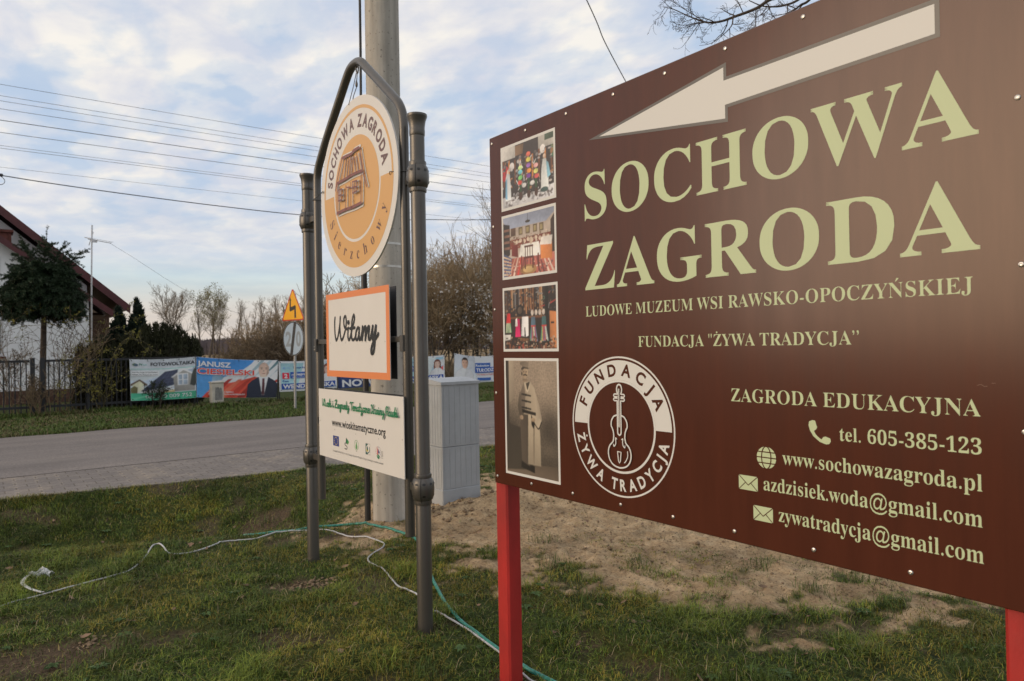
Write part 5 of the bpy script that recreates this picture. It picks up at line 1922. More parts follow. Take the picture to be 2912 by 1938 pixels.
# ------------------------------------------------------------------ road sign post, small meter box
def road_sign():
    bx, by = 5.945, 16.30
    t = top('road_sign_post', 'grey post with a yellow bend warning triangle above an end of limit disc', 'road sign', (bx, by, 0))
    g = Geo()
    g.tube([(bx - .02, by + .02, -.2), (bx + .01, by + .02, 2.70)], .030, 12)
    g.build('post', M('galvanised', (.36, .36, .35), .45, metal=.5, var=.1), t, True)
    e = np.array([.257, -.966, 0])
    nv = np.array([-.966, -.257, 0])
    zs = np.array([0, 0, 1.0])

    def plate(c, outline, d0, d1, name, mat, parent):
        n = len(outline)
        V = [np.array(c) + e * a + zs * b + nv * d for d in (d1, d0) for a, b in outline]
        F = [tuple(range(n)), tuple(range(2 * n - 1, n - 1, -1))] + [(k, n + k, n + (k + 1) % n, (k + 1) % n) for k in range(n)]
        return mesh(name, V, F, mat, parent)
    back = M('sign_back_metal', (.33, .34, .35), .5, metal=.4)

    def tri(s, r):
        pts = []
        for k, (cx, cy) in enumerate(((0, s * .577), (-s / 2, -s * .2887), (s / 2, -s * .2887))):
            ci = np.array([cx, cy]) * (1 - 2 * r / (s * .577))
            a0 = 90 + 120 * k
            for q in range(-3, 4):
                a = math.radians(a0 + q * 20)
                pts.append((ci[0] + r * math.cos(a), ci[1] + r * math.sin(a)))
        return pts
    c = (bx - .008, by + .01, 2.325)
    o = plate(c, tri(.90, .045), .034, .040, 'warning_triangle', back, t)
    yel = M('yellow_reflective', (.82, .40, .008), .38)
    rd = M('red_reflective', (.50, .030, .012), .38)
    P = lambda a, b, off: tuple(np.array(c) + e * a + zs * b + nv * (.040 + off))
    f = Flat(P, [rd, yel, ink_black], off=.0005, step=.0005)
    f.poly(tri(.895, .042), 0)
    f.poly(tri(.80, .03), 1)
    w = .032
    f.poly([(-.135, .215), (-.095, .30), (-.055, .215), (-.073, .207), (-.070, .06), (.098, .10), (.118, .07), (.128, -.19), (.105, -.215), (.093, -.19), (.072, -.215), (.062, -.185), (.055, -.005), (-.100, -.045), (-.128, -.015), (-.122, .205)], 2)
    f.build('warning_print', o)
    c2 = (bx - .010, by + .005, 1.64)
    R = .405
    circ = [(R * math.cos(2 * PI * k / 48), R * math.sin(2 * PI * k / 48)) for k in range(48)]
    o = plate(c2, circ, .034, .040, 'limit_disc', back, t)
    P2 = lambda a, b, off: tuple(np.array(c2) + e * a + zs * b + nv * (.040 + off))
    pale = M('pale_reflective', (.33, .43, .54), .42)
    dk = M('dark_blue_ink', (.012, .016, .024), .42)
    f = Flat(P2, [dk, pale, M('faded_grey_ink', (.22, .26, .30), .45)], off=.0005, step=.0005)
    f.ell(0, 0, .400, .400, 0, 48)
    f.ell(0, 0, .375, .375, 1, 48)
    f.text('2', -.30, -.07, -.17, .34, 2, offset=.03)
    f.text('0', .11, .30, -.17, .34, 2, offset=.03)
    f.poly([(-.135, -.385), (-.03, -.40), (.135, .385), (.03, .40)], 0)
    f.build('limit_print', o)
    for z in (2.14, 2.44, 1.46, 1.80):
        g = Geo()
        g.box(bx - .04, bx + .03, by - .03, by + .05, z, z + .03)
        g.build('clamp', back, t)


road_sign()


def meter_box():
    t = top('meter_box', 'small weathered cream utility box on a stub in front of the flag banner', 'utility box', (4.70, 18.3, 0))
    cr = M('cream_polyester', (.50, .46, .38), .6, var=.18, scale=6)
    g = Geo()
    g.box(4.565, 4.850, 18.30, 18.52, .10, .585, .01)
    g.build('body', cr, t)
    g = Geo()
    g.box(4.545, 4.872, 18.285, 18.54, .587, .625, .012)
    g.build('lid', cr, t)
    g = Geo()
    g.box(4.60, 4.815, 18.34, 18.48, -.2, .098)
    g.build('stub', M('brick_stub', (.25, .15, .10), .9, var=.3), t)
    f = Flat(lambda a, b, off: (a, 18.30 - off, b), [M('peeled_label', (.20, .195, .18), .7, var=.35, scale=14)], off=.002)
    f.poly([(4.640, .17), (4.815, .165), (4.82, .35), (4.80, .46), (4.775, .48), (4.745, .455), (4.715, .50), (4.68, .475), (4.655, .50), (4.645, .40)], 0)
    f.build('label_patch', t)


meter_box()

# ------------------------------------------------------------------ overhead wires
wire_m = M('old_wire', (.10, .10, .105), .6)
black_wire = M('insulated_wire', (.05, .05, .055), .6)
WZ = [(6.402, 'uppermost', .0042), (6.190, 'second highest', .004), (6.094, 'third highest', .004), (5.945, 'fourth highest', .0045), (5.733, 'dark fifth', .0068), (5.505, 'sixth', .0052), (5.262, 'seventh', .0035), (5.212, 'eighth', .004), (4.860, 'thin ninth', .003)]
for z, word, r in WZ:
    g = Geo()
    xs = np.linspace(-34, 46, 41)
    g.tube([(x, 16.0 + .02 * (z - 5), z + .16 * ((x - 4) / 40) ** 2 * 4 - .02) for x in xs], r, 5, cap=False)
    o = g.build('power_line', black_wire if r > .006 else wire_m, None, True)
    tag(o, word + ' of the overhead wires crossing the sky to the left of the disc', 'wire', 'overhead wires along the road')
t = top('service_cable', 'lowest dark overhead cable, sagging below the other wires from a clamp at the left edge', 'wire', (0.354, 16, 4.695))
g = Geo()
pts = [(.36, 4.695), (1.2, 4.64), (2.4, 4.585), (4.2, 4.53), (6.1, 4.515), (8.2, 4.60), (9.33, 4.713), (11.3, 4.896), (16, 5.5), (24, 6.6)]
g.tube(catmull([(x, 16.0, z) for x, z in pts], 5), .0095, 6)
g.build('cable', black_wire, t, True)
g = Geo()
g.tube(catmull([(.36, 16, 4.695), (.25, 16, 4.715), (.17, 16, 4.66), (.10, 16, 4.69), (-.6, 16, 4.75), (-9, 16, 5.6)], 5), .016, 6)
g.tube(catmull([(.34, 16, 4.70), (.42, 16, 4.62), (.40, 16, 4.54), (.30, 16, 4.52), (.22, 16, 4.60)], 5), .006, 6)
g.box(.20, .40, 15.97, 16.03, 4.675, 4.725, .01)
g.build('clamp', black_wire, t, True)
# service wire from the pole head, passing behind the brown board
A = np.array([PX + .05, PY, 7.9])
B1, B2 = aty(1668, 0, 7.6), aty(1778, 230, 8.6)
g = Geo()
E = B2 + (B2 - B1) * 5.0
g.tube(catmull([A, B1, B2, E + (0, 0, .9)], 12), .0085, 6)
o = g.build('service_wire', black_wire, None, True)
tag(o, 'single black wire slanting down the sky behind the top of the brown board', 'wire')

# ------------------------------------------------------------------ plants
def norm(v):
    return v / (np.linalg.norm(v) + 1e-12)


def grow(rng, p, d, L, r, lvl, maxl, out, up_pull=.15, wig=.16, kids=(5, 5, 4, 3), ang=(28, 52), shrink=(.5, .75), start=.25, seg=5, taper=.55):
    n = max(2, seg - lvl)
    step = L / n
    pts, cnt = [p.copy()], 0
    for i in range(n):
        r0 = r * (1 - (1 - taper) * i / n)
        r1 = r * (1 - (1 - taper) * (i + 1) / n)
        d = norm(d + rng.normal(0, wig, 3) + np.array([0, 0, up_pull * .35]))
        q = p + d * step
        out.append((p, q, r0, r1, lvl))
        p = q
        f = (i + 1) / n
        if lvl < maxl and f > start:
            k = kids[min(lvl, len(kids) - 1)] / max(1, n * (1 - start))
            m = int(k) + (rng.random() < k - int(k))
            for _ in range(m):
                a = math.radians(rng.uniform(*ang))
                s = norm(np.cross(d, rng.normal(0, 1, 3)))
                dd = norm(d * math.cos(a) + s * math.sin(a) + np.array([0, 0, up_pull]))
                grow(rng, p.copy(), dd, L * rng.uniform(*shrink) * (1.1 - .45 * f), r1 * .62, lvl + 1, maxl, out, up_pull, wig, kids, ang, shrink, .15, seg, taper)
    return p


def prisms(segs, k=3, rmin=0.0):
    A = np.array([s[0] for s in segs])
    B = np.array([s[1] for s in segs])
    ra = np.maximum(np.array([s[2] for s in segs]), rmin)
    rb = np.maximum(np.array([s[3] for s in segs]), rmin)
    D = B - A
    D /= np.linalg.norm(D, axis=1)[:, None] + 1e-12
    ref = np.where(np.abs(D[:, 2:3]) < .9, np.array([[0, 0, 1.0]]), np.array([[1.0, 0, 0]]))
    U = np.cross(D, ref)
    U /= np.linalg.norm(U, axis=1)[:, None] + 1e-12
    W = np.cross(D, U)
    V = np.zeros((len(segs), 2 * k, 3))
    for j in range(k):
        a = 2 * PI * j / k
        o = math.cos(a) * U + math.sin(a) * W
        V[:, j] = A + o * ra[:, None]
        V[:, k + j] = B + o * rb[:, None]
    base = (np.arange(len(segs)) * 2 * k)[:, None]
    F = np.concatenate([base + np.array([[j, (j + 1) % k, k + (j + 1) % k, k + j]]) for j in range(k)], 0)
    return V.reshape(-1, 3), F


def leaves(rng, P, D, ln, wd, jit=.5):
    """small lozenge leaves at points P pointing roughly along D"""
    n = len(P)
    d = D + rng.normal(0, jit, (n, 3))
    d /= np.linalg.norm(d, axis=1)[:, None]
    s = np.cross(d, rng.normal(0, 1, (n, 3)))
    s /= np.linalg.norm(s, axis=1)[:, None] + 1e-9
    l = (ln * rng.uniform(.6, 1.3, n))[:, None]
    w = (wd * rng.uniform(.7, 1.2, n))[:, None]
    V = np.stack([P, P + d * l * .45 + s * w, P + d * l, P + d * l * .45 - s * w], 1).reshape(-1, 3)
    F = (np.arange(n) * 4)[:, None] + np.array([[0, 1, 2, 3]])
    return V, F


def leaf_mat(name, c, var=.45, scale=30, rough=.6):
    m = M(name, c, rough, var=var, scale=scale, spec=.25)
    return m


bark = M('grey_brown_bark', (.085, .068, .052), .9, var=.3, scale=12)
pale_bark = M('pale_grey_bark', (.17, .15, .125), .9, var=.35, scale=2)
twig_m = M('brown_twigs', (.20, .148, .092), .9, var=.35, scale=.8)
twig_d = M('dark_twigs', (.055, .040, .030), .9, var=.3, scale=3)
twig_g = M('grey_twigs', (.23, .20, .16), .9, var=.3, scale=.5)
twig_o = M('russet_twigs', (.36, .265, .155), .9, var=.35, scale=.8)
twig_y = M('ochre_twigs', (.21, .155, .09), .9, var=.35, scale=.9)
bud_m = leaf_mat('spring_buds', (.20, .19, .06))
blossom_m = leaf_mat('white_blossom', (.62, .60, .58), .12)


def height(segs):
    return float(np.percentile([s[1][2] for s in segs], 99.6))


def scaled(segs, k):
    return [(a * k, b * k, r * k, q * k, l) for a, b, r, q, l in segs]


def tree_from(name, label, cat, loc, segs, trunk_lvl, tm, cm, group=None, k=3, rmin=0.0, buds=None, trunk_name='trunk', crown_name='crown'):
    """segs are local to loc"""
    t = top(name, label, cat, loc, group)
    L = np.array(loc)
    a = [s for s in segs if s[4] <= trunk_lvl]
    b = [s for s in segs if s[4] > trunk_lvl]
    V, F = prisms(a, 6)
    mesh(trunk_name, V + L, F, tm, t, smooth=True)
    if b:
        V, F = prisms(b, k, rmin)
        mesh(crown_name, V + L, F, cm, t)
    if buds:
        nm, V, F, m = buds
        mesh(nm, V + L, F, m, t)
    return t


def copy_tree(t, name, label, loc, rz, sc, group=None):
    c = t.copy()
    COL.objects.link(c)
    c.name = name
    c['label'] = label
    if group:
        c['group'] = group
    c.location, c.rotation_euler, c.scale = loc, (0, 0, rz), sc
    for ch in t.children:
        d = ch.copy()
        COL.objects.link(d)
        d.parent = c
    return c


def far_trees():
    rng = np.random.default_rng(11)
    # bare trees standing far out in the field
    TY = 92.0

    def spot(px, ptop, Y=TY):
        q = aty(px, ptop, Y)
        z0 = float(gz(q[0], Y, False))
        return (q[0], Y, z0), q[2] - z0
    # spreading lone tree
    loc, H = spot(488, 808)
    segs = []
    p = grow(rng, np.zeros(3), np.array([.02, 0, 1.0]), H * .50, .20, 0, 0, segs, seg=4, taper=.8, wig=.03)
    stem = list(segs)
    for q in range(7):
        a = 2 * PI * q / 7
        s0 = stem[-1 - (q % 2)][1]
        grow(rng, s0, norm(np.array([.46 * math.cos(a), .46 * math.sin(a), 1])), H * .47, .070, 1, 4, segs, up_pull=.13, kids=(0, 7, 6, 4), ang=(24, 50), seg=7, wig=.07, shrink=(.38, .62))
    for q in range(5):
        i = 1 + q % 3
        a = rng.uniform(0, 6.28)
        grow(rng, stem[min(i, len(stem) - 1)][1], norm(np.array([.8 * math.cos(a), .8 * math.sin(a), .7])), H * .32, .05, 2, 4, segs, up_pull=.3, kids=(0, 0, 5, 3), seg=6)
    segs = scaled(segs, H / height(segs))
    tree_from('bare_tree', 'lone bare tree with a wide forked crown, just right of the dark conifers', 'tree', loc, segs, 1, bark, twig_g, rmin=.010)
    # trees with a first green haze
    def tall(rng, H, green, r=.17, first=.38, spread=1.0):
        segs = []
        n = 9
        p, d = np.zeros(3), np.array([rng.normal(0, .05), 0, 1.0])
        for i in range(n):
            d = norm(d + rng.normal(0, .045, 3) + np.array([0, 0, .05]))
            q = p + d * H * .92 / n
            segs.append((p, q, r * (1 - .8 * i / n), r * (1 - .8 * (i + 1) / n), 0))
            p = q
            f = (i + 1) / n
            if f > first:
                for _ in range((4 if green else 3) if f < .95 else 5):
                    a = rng.uniform(0, 2 * PI)
                    e = rng.uniform(.35, .75) * spread
                    grow(rng, q + d * rng.uniform(-.05, .02) * H, norm(np.array([e * math.cos(a), e * math.sin(a), .75])), H * (rng.uniform(.20, .36) if green else rng.uniform(.16, .27)) * (1.2 - .5 * f) * (.55 + .45 * spread), .045 * (1.2 - f * .6), 1, 3, segs, up_pull=.22, kids=(0, 4, 3) if green else (0, 3, 2), ang=(20, 48), seg=5)
            elif rng.random() < .5:
                a = rng.uniform(0, 2 * PI)
                grow(rng, q, norm(np.array([math.cos(a), math.sin(a), .3])), H * .07, .02, 2, 3, segs, kids=(0, 0, 2))
        segs = scaled(segs, H / height(segs))
        buds = None
        if green:
            E = np.array([s[1] for s in segs if s[4] >= 2])
            E = E[(rng.random(len(E)) < .7) & (E[:, 2] > H * .45)]
            E = E + rng.normal(0, .12, E.shape)
            V, F = leaves(rng, E, np.tile([0, 0, .4], (len(E), 1)), .17, .05, 1)
            buds = ('leaf_buds', V, F, bud_m)
        return segs, buds
    G1 = 'bare field trees with a first green haze'
    protos = [tall(rng, 10.0, True) for _ in range(3)]
    made = []
    for i, (px, pt) in enumerate(((566, 828), (590, 806), (608, 818), (621, 836))):
        loc, H = spot(px, pt, TY + (i % 3) * 1.3)
        s = H / 10.0
        words = ['leftmost of the four green-tinged tall trees in the field', 'tallest of the four green-tinged trees, its crown rising above the others', 'green-tinged slender tree just right of the tallest one in the field', 'rightmost and thinnest of the four green-tinged field trees'][i]
        if i < 3:
            sg, bd = protos[i]
            t = tree_from('bare_tree', words, 'tree', loc, sg, 0, bark, twig_g, G1, rmin=.010, buds=bd)
            t.scale = (s, s, s)
            made.append(t)
        else:
            copy_tree(made[0], 'bare_tree', words, loc, 2.2, (s * .8, s * .8, s), G1)
    # slim dark row
    pr = [tall(rng, 10.0, False, .11, .36, .42) for _ in range(4)]
    slim = []
    G2 = 'slim bare trees in a far row'
    row = [(655, 872), (668, 850), (690, 858), (703, 852), (715, 856), (726, 866), (738, 845), (749, 840), (760, 846), (771, 842), (783, 838), (795, 845), (806, 838), (818, 835), (832, 840), (848, 836), (860, 838), (872, 842)]
    for i, (px, pt) in enumerate(row):
        loc, H = spot(px, pt, TY + 4 + (i * 7 % 5) * 1.6)
        s = H / 10.0
        lab = 'slim leaning bare tree in the gap between the green-tinged trees and the far row' if i < 2 else ('slim bare tree in the far row rising left of the bend warning triangle' if px < 800 else 'slim bare tree in the far row showing between the warning triangle and the metal frame')
        grp = G2 + (' gap' if i < 2 else (' left of the triangle' if px < 800 else ' right of the triangle'))
        if i < 4:
            t = tree_from('bare_tree', lab, 'tree', loc, pr[i][0], 0, bark, twig_g, grp, rmin=.010)
            t.scale = (s, s, s)
            if i < 2:
                t.rotation_euler = (0, .16, 0)
            slim.append(t)
        else:
            c = copy_tree(slim[i % 4], 'bare_tree', lab, loc, i * 1.7, (s * 1.05, s * 1.05, s), grp)

    # thickets
    def shrub(rng, H, n=11, spread=.55, lv=3, kids=(7, 5, 4), wig=.2):
        segs = []
        for i in range(n):
            a = rng.uniform(0, 2 * PI)
            e = rng.uniform(.1, spread)
            b = np.array([rng.normal(0, .25), rng.normal(0, .25), -.1])
            grow(rng, b, norm(np.array([e * math.cos(a), e * math.sin(a), 1])), H * rng.uniform(.55, .85), .030, 0, lv, segs, up_pull=.12, kids=kids, ang=(25, 60), seg=6, wig=wig)
        return scaled(segs, H / height(segs))
    sp = [shrub(rng, 3.0, 9, kids=(6, 4, 3)), shrub(rng, 3.0, 10, .9, kids=(6, 4, 3)), shrub(rng, 3.0, 8, .5, kids=(6, 4, 3))]
    SY = 33.0
    G3 = 'brown leafless bushes'
    bush = [(668, 968, 0, 1.5, 'low beige leafless bush at the left end of the brown thicket'),
            (706, 935, 1, 1.5, 'brown leafless bush above the middle of the flag banner'),
            (742, 905, 1, 1.3, 'brown leafless bush above the head of the bald man'),
            (780, 888, 2, 1.4, 'brown leafless bush just left of the sign disc with the slash'),
            (818, 876, 1, 1.2, 'brown leafless bush right behind the road sign post'),
            (852, 870, 0, 1.3, 'brown leafless bush between the road sign and the left metal post'),
            (884, 862, 2, 1.3, 'brown leafless bush directly behind the left metal post'),
            (920, 820, 1, 1.0, 'leafless bush seen beside the left edge of the Witamy plate'),
            (965, 792, 0, 1.0, 'tall twiggy bush above the left half of the Witamy plate'),
            (1020, 786, 2, 1.0, 'tall twiggy bush between the disc and the Witamy plate'),
            (1090, 800, 1, 1.1, 'tall twiggy bush behind the concrete pole')]
    pb = []
    for i, (px, pt, k, wx, lab) in enumerate(bush):
        Y = SY + (i * 3 % 4) * .9
        loc, H = spot(px, pt, Y)
        s = H / 3.0
        loc = tuple(loc)
        m = [twig_y, twig_m, twig_o][k]
        if len(pb) < 3 and k not in [q[0] for q in pb]:
            t = tree_from('leafless_bush', lab, 'bush', loc, sp[k], 0, bark, m, G3, rmin=.0085, trunk_name='stems')
            pb.append((k, t))
            t.scale = (s * wx * .8, s * wx * .8, s)
        else:
            src = [q[1] for q in pb if q[0] == k]
            src = src[0] if src else pb[0][1]
            copy_tree(src, 'leafless_bush', lab, loc, 1.3 * i + .4, (s * wx * .8, s * wx * .8, s), G3)
    # right-hand thicket between the metal post and the board
    big = [shrub(rng, 5.5, 13, .5, 3, (8, 5, 3), .14), shrub(rng, 5.5, 11, .7, 3, (8, 5, 3), .16)]
    RY = 29.0
    G4 = 'tall leafless bushes right of the metal frame'
    rb = []
    items = [(1195, 705, 0, 'tall brown bush close behind the right metal post'), (1238, 690, 1, 'white blossoming bush behind the grey cabinet'), (1290, 700, 0, 'tall brown bush above the gap between the two rightmost banners'), (1340, 690, 1, 'tall reddish brown bush above the dark haired man'),
             (1400, 650, 0, 'tall leafless bush disappearing behind the left edge of the brown board'), (1480, 690, 1, 'tall leafless bush hidden behind the photo prints of the board')]
    for i, (px, pt, k, lab) in enumerate(items):
        loc, H = spot(px, pt, RY + (i % 3) * .9)
        s = H / 5.5
        if i < 2:
            buds = None
            if i == 1:
                E = np.array([q[1] for q in big[1] if q[4] >= 2])
                sel = (E[:, 2] < 3.6) & (rng.random(len(E)) < .42)
                E = np.repeat(E[sel], 2, 0)
                E = E + rng.normal(0, .05, E.shape)
                V, F = leaves(rng, E, np.tile([0, 0, .3], (len(E), 1)), .075, .032, 1)
                buds = ('blossom', V, F, blossom_m)
            t = tree_from('leafless_bush' if i == 0 else 'blossoming_bush', lab, 'bush', loc, big[k], 0, pale_bark, twig_o, G4 if i == 0 else None, rmin=.0075, buds=buds, trunk_name='stems')
            rb.append(t)
            t.scale = (s, s, s)
        else:
            c = copy_tree(rb[0], 'leafless_bush', lab, loc, i * 1.1, (s * (1 + .1 * (i % 2)), s, s), G4)
    # taller slender tree leaning in from behind the board
    segs = []
    loc, H = spot(1405, 600, 27.0)
    grow(rng, np.array([0, 0, -.1]), np.array([-.08, 0, 1.0]), H * .8, .07, 0, 3, segs, up_pull=.15, kids=(12, 6, 4), ang=(25, 55), seg=9, wig=.08, start=.2)
    tree_from('bare_tree', 'slender bare tree reaching highest beside the left edge of the brown board', 'tree', loc, segs, 0, bark, twig_m, rmin=.006)
    # undergrowth low in front of the thickets: dry grass and brambles nobody could count
    n = 9000
    x = rng.uniform(6.5, 24, n)
    y = rng.uniform(24.5, 32, n)
    z = gz(x, y, False)
    P = np.stack([x, y, z], -1)
    D = np.tile([0, 0, 1.0], (n, 1))
    V, F = leaves(rng, P, D, .75, .014, .35)
    o = mesh('undergrowth', V, F, M('dry_stalks', (.15, .108, .062), .9, var=.4, scale=.7))
    o['kind'] = 'stuff'
    # distant woods
    n = 9000
    x = np.where(rng.random(n) < .6, rng.uniform(-160, 150, n), rng.uniform(150, 620, n))
    y = 250 + rng.uniform(0, 40, n) + .1 * x
    h = 4.2 + 2.6 * fbm(x / 17, y * 0 + 3.3, 8) + rng.uniform(-1, 1.2, n)
    P = np.stack([x, y, np.full(n, -.4)], -1)
    d = np.stack([rng.normal(0, .06, n), np.zeros(n), np.ones(n)], -1)
    V = np.stack([P + [-.55, 0, 0], P + [.55, .3, 0], P + d * h[:, None] * .7 + [.75, .2, 0], P + d * h[:, None], P + d * h[:, None] * .7 + [-.75, -.2, 0]], 1).reshape(-1, 3)
    F = (np.arange(n) * 5)[:, None] + np.array([[0, 1, 2, 3, 4]])
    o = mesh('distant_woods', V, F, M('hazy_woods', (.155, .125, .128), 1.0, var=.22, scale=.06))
    o['kind'] = 'stuff'


far_trees()


def near_tree():
    """bare tree beyond the right end of the board; only its drooping limb is in view"""
    rng = np.random.default_rng(5)
    base = np.array([6.9, 1.1, 0.0])
    segs = []
    p = base - (0, 0, .3)
    d = np.array([0, 0, 1.0])
    for i in range(8):
        q = p + d * .95 + np.array([rng.normal(0, .03), rng.normal(0, .03), 0])
        segs.append((p, q, .17 - .012 * i, .17 - .012 * (i + 1), 0))
        p = q
    hub = segs[5][1]

    def limb(px, r0, r1, X0, X1, fork=None, lvl=1, kids=14, lk=.75, droop=-.25):
        P = []
        for i, (u, v) in enumerate(px):
            X = X0 + (X1 - X0) * i / (len(px) - 1)
            dd = fw + ((u - IMW / 2) / FPX) * rt - ((v - IMH / 2) / FPX) * up
            P.append(CAM + dd * (X / dd[0]))
        if fork is not None:
            P = [fork, (fork + P[0]) / 2 + np.array([0, .1, .25])] + P
        C = catmull(P, 4)
        n = len(C)
        for i in range(n - 1):
            a, b = r0 + (r1 - r0) * i / (n - 1), r0 + (r1 - r0) * (i + 1) / (n - 1)
            segs.append((C[i], C[i + 1], a, b, lvl))
            if i > (n * .35 if fork is not None else 0) and rng.random() < kids / n * 1.0:
                t = norm(C[i + 1] - C[i])
                s = norm(np.cross(t, rng.normal(0, 1, 3)))
                dd = norm(t * .45 + s * .85 + np.array([0, 0, droop]))
                grow(rng, C[i + 1].copy(), dd, lk * rng.uniform(.3, .8) * (1.1 - .6 * i / n), b * .55 + .0012, 2, 4, segs, up_pull=.02, kids=(0, 0, 5, 2), ang=(28, 62), shrink=(.35, .6), seg=8, wig=.13, taper=.35, start=.1)
        return C
    A = limb([(2260, -40), (2188, 0), (2150, 25), (2092, 47), (2052, 61), (2015, 65), (1985, 57), (1950, 43), (1915, 27), (1884, 20)], .022, .003, 6.3, 5.9, hub, kids=16)
    limb([(2085, 49), (2080, 75), (2052, 104), (2022, 124), (1988, 131)], .008, .002, 6.0, 5.85, None, 2, kids=6, lk=.4)
    limb([(2015, 65), (1980, 66), (1950, 76), (1930, 86)], .006, .0018, 5.95, 5.8, None, 2, kids=7, lk=.3)
    limb([(2000, 60), (1965, 38), (1935, 20), (1905, 0)], .006, .0018, 5.95, 6.05, None, 2, kids=8, lk=.3)
    limb([(2330, -50), (2270, 0), (2230, 16), (2195, 20), (2165, 17), (2130, 2)], .016, .004, 6.1, 5.7, hub, kids=10)
    limb([(2360, -60), (2300, 2), (2278, 14), (2258, 30), (2228, 46), (2205, 60), (2190, 70)], .016, .003, 5.8, 5.5, hub, kids=12, lk=.6)
    limb([(2150, 25), (2148, 60), (2150, 80), (2140, 95)], .005, .0015, 6.05, 6.0, None, 2, kids=8, lk=.35)
    limb([(2115, 40), (2100, 10), (2085, -5)], .006, .003, 6.05, 6.0, None, 2, kids=6, lk=.4)
    # the rest of the crown, above and to the right of the frame
    for i in range(16):
        s0 = segs[3 + i % 5][1] if i < 10 else segs[7][1]
        a = rng.uniform(-1.2, 2.6)
        grow(rng, s0 + np.array([0, 0, .9]), norm(np.array([math.cos(a), math.sin(a) - .5, 1.2])), 2.4, .05, 1, 4, segs, up_pull=.1, kids=(0, 6, 4, 3), ang=(25, 55), seg=6)
    segs[:] = [(a - base, b - base, r, q, l) for a, b, r, q, l in segs]
    tree_from('bare_tree', 'dark bare tree whose drooping twigs hang above the top edge of the brown board', 'tree', tuple(base), segs, 1, twig_d, twig_d, rmin=.0016)


near_tree()


# ------------------------------------------------------------------ garden on the far side: fence, house, spruce, hedge, shrubs
def garden_fence():
    FY = 19.20
    t = top('garden_fence', 'dark iron picket fence with two gate posts in front of the white house', 'fence', (0.9, FY, 0))
    for x in (-2.6, -.9, .97, 1.16, 2.05, 3.2, 4.37):
        g = Geo()
        w = .045 if x in (.97, 1.16) else .028
        g.box(x - w, x + w, FY - w, FY + w, -.15, 1.30 if w > .04 else 1.26, .004)
        g.build('gate_post' if w > .04 else 'fence_post', dark_iron, t)
    for z in (.16, 1.20):
        g = Geo()
        g.box(-2.6, .92, FY + .040, FY + .082, z, z + .055)
        g.box(1.21, 4.37, FY + .040, FY + .082, z, z + .055)
        g.build('rail', dark_iron, t)
    first = None
    g = Geo()
    g.box(.9 - .012, .9 + .012, FY + .0485, FY + .0735, .05, 1.215)
    first = g.build('picket', dark_iron, t)
    first.location = (-3.42, 0, 0)
    k = 0
    for x in np.arange(-2.40, 4.33, .105):
        if .90 < x < 1.22:
            continue
        copy_obj(first, t, (x - .9, 0, .012 * (k % 2)))
        k += 1


garden_fence()


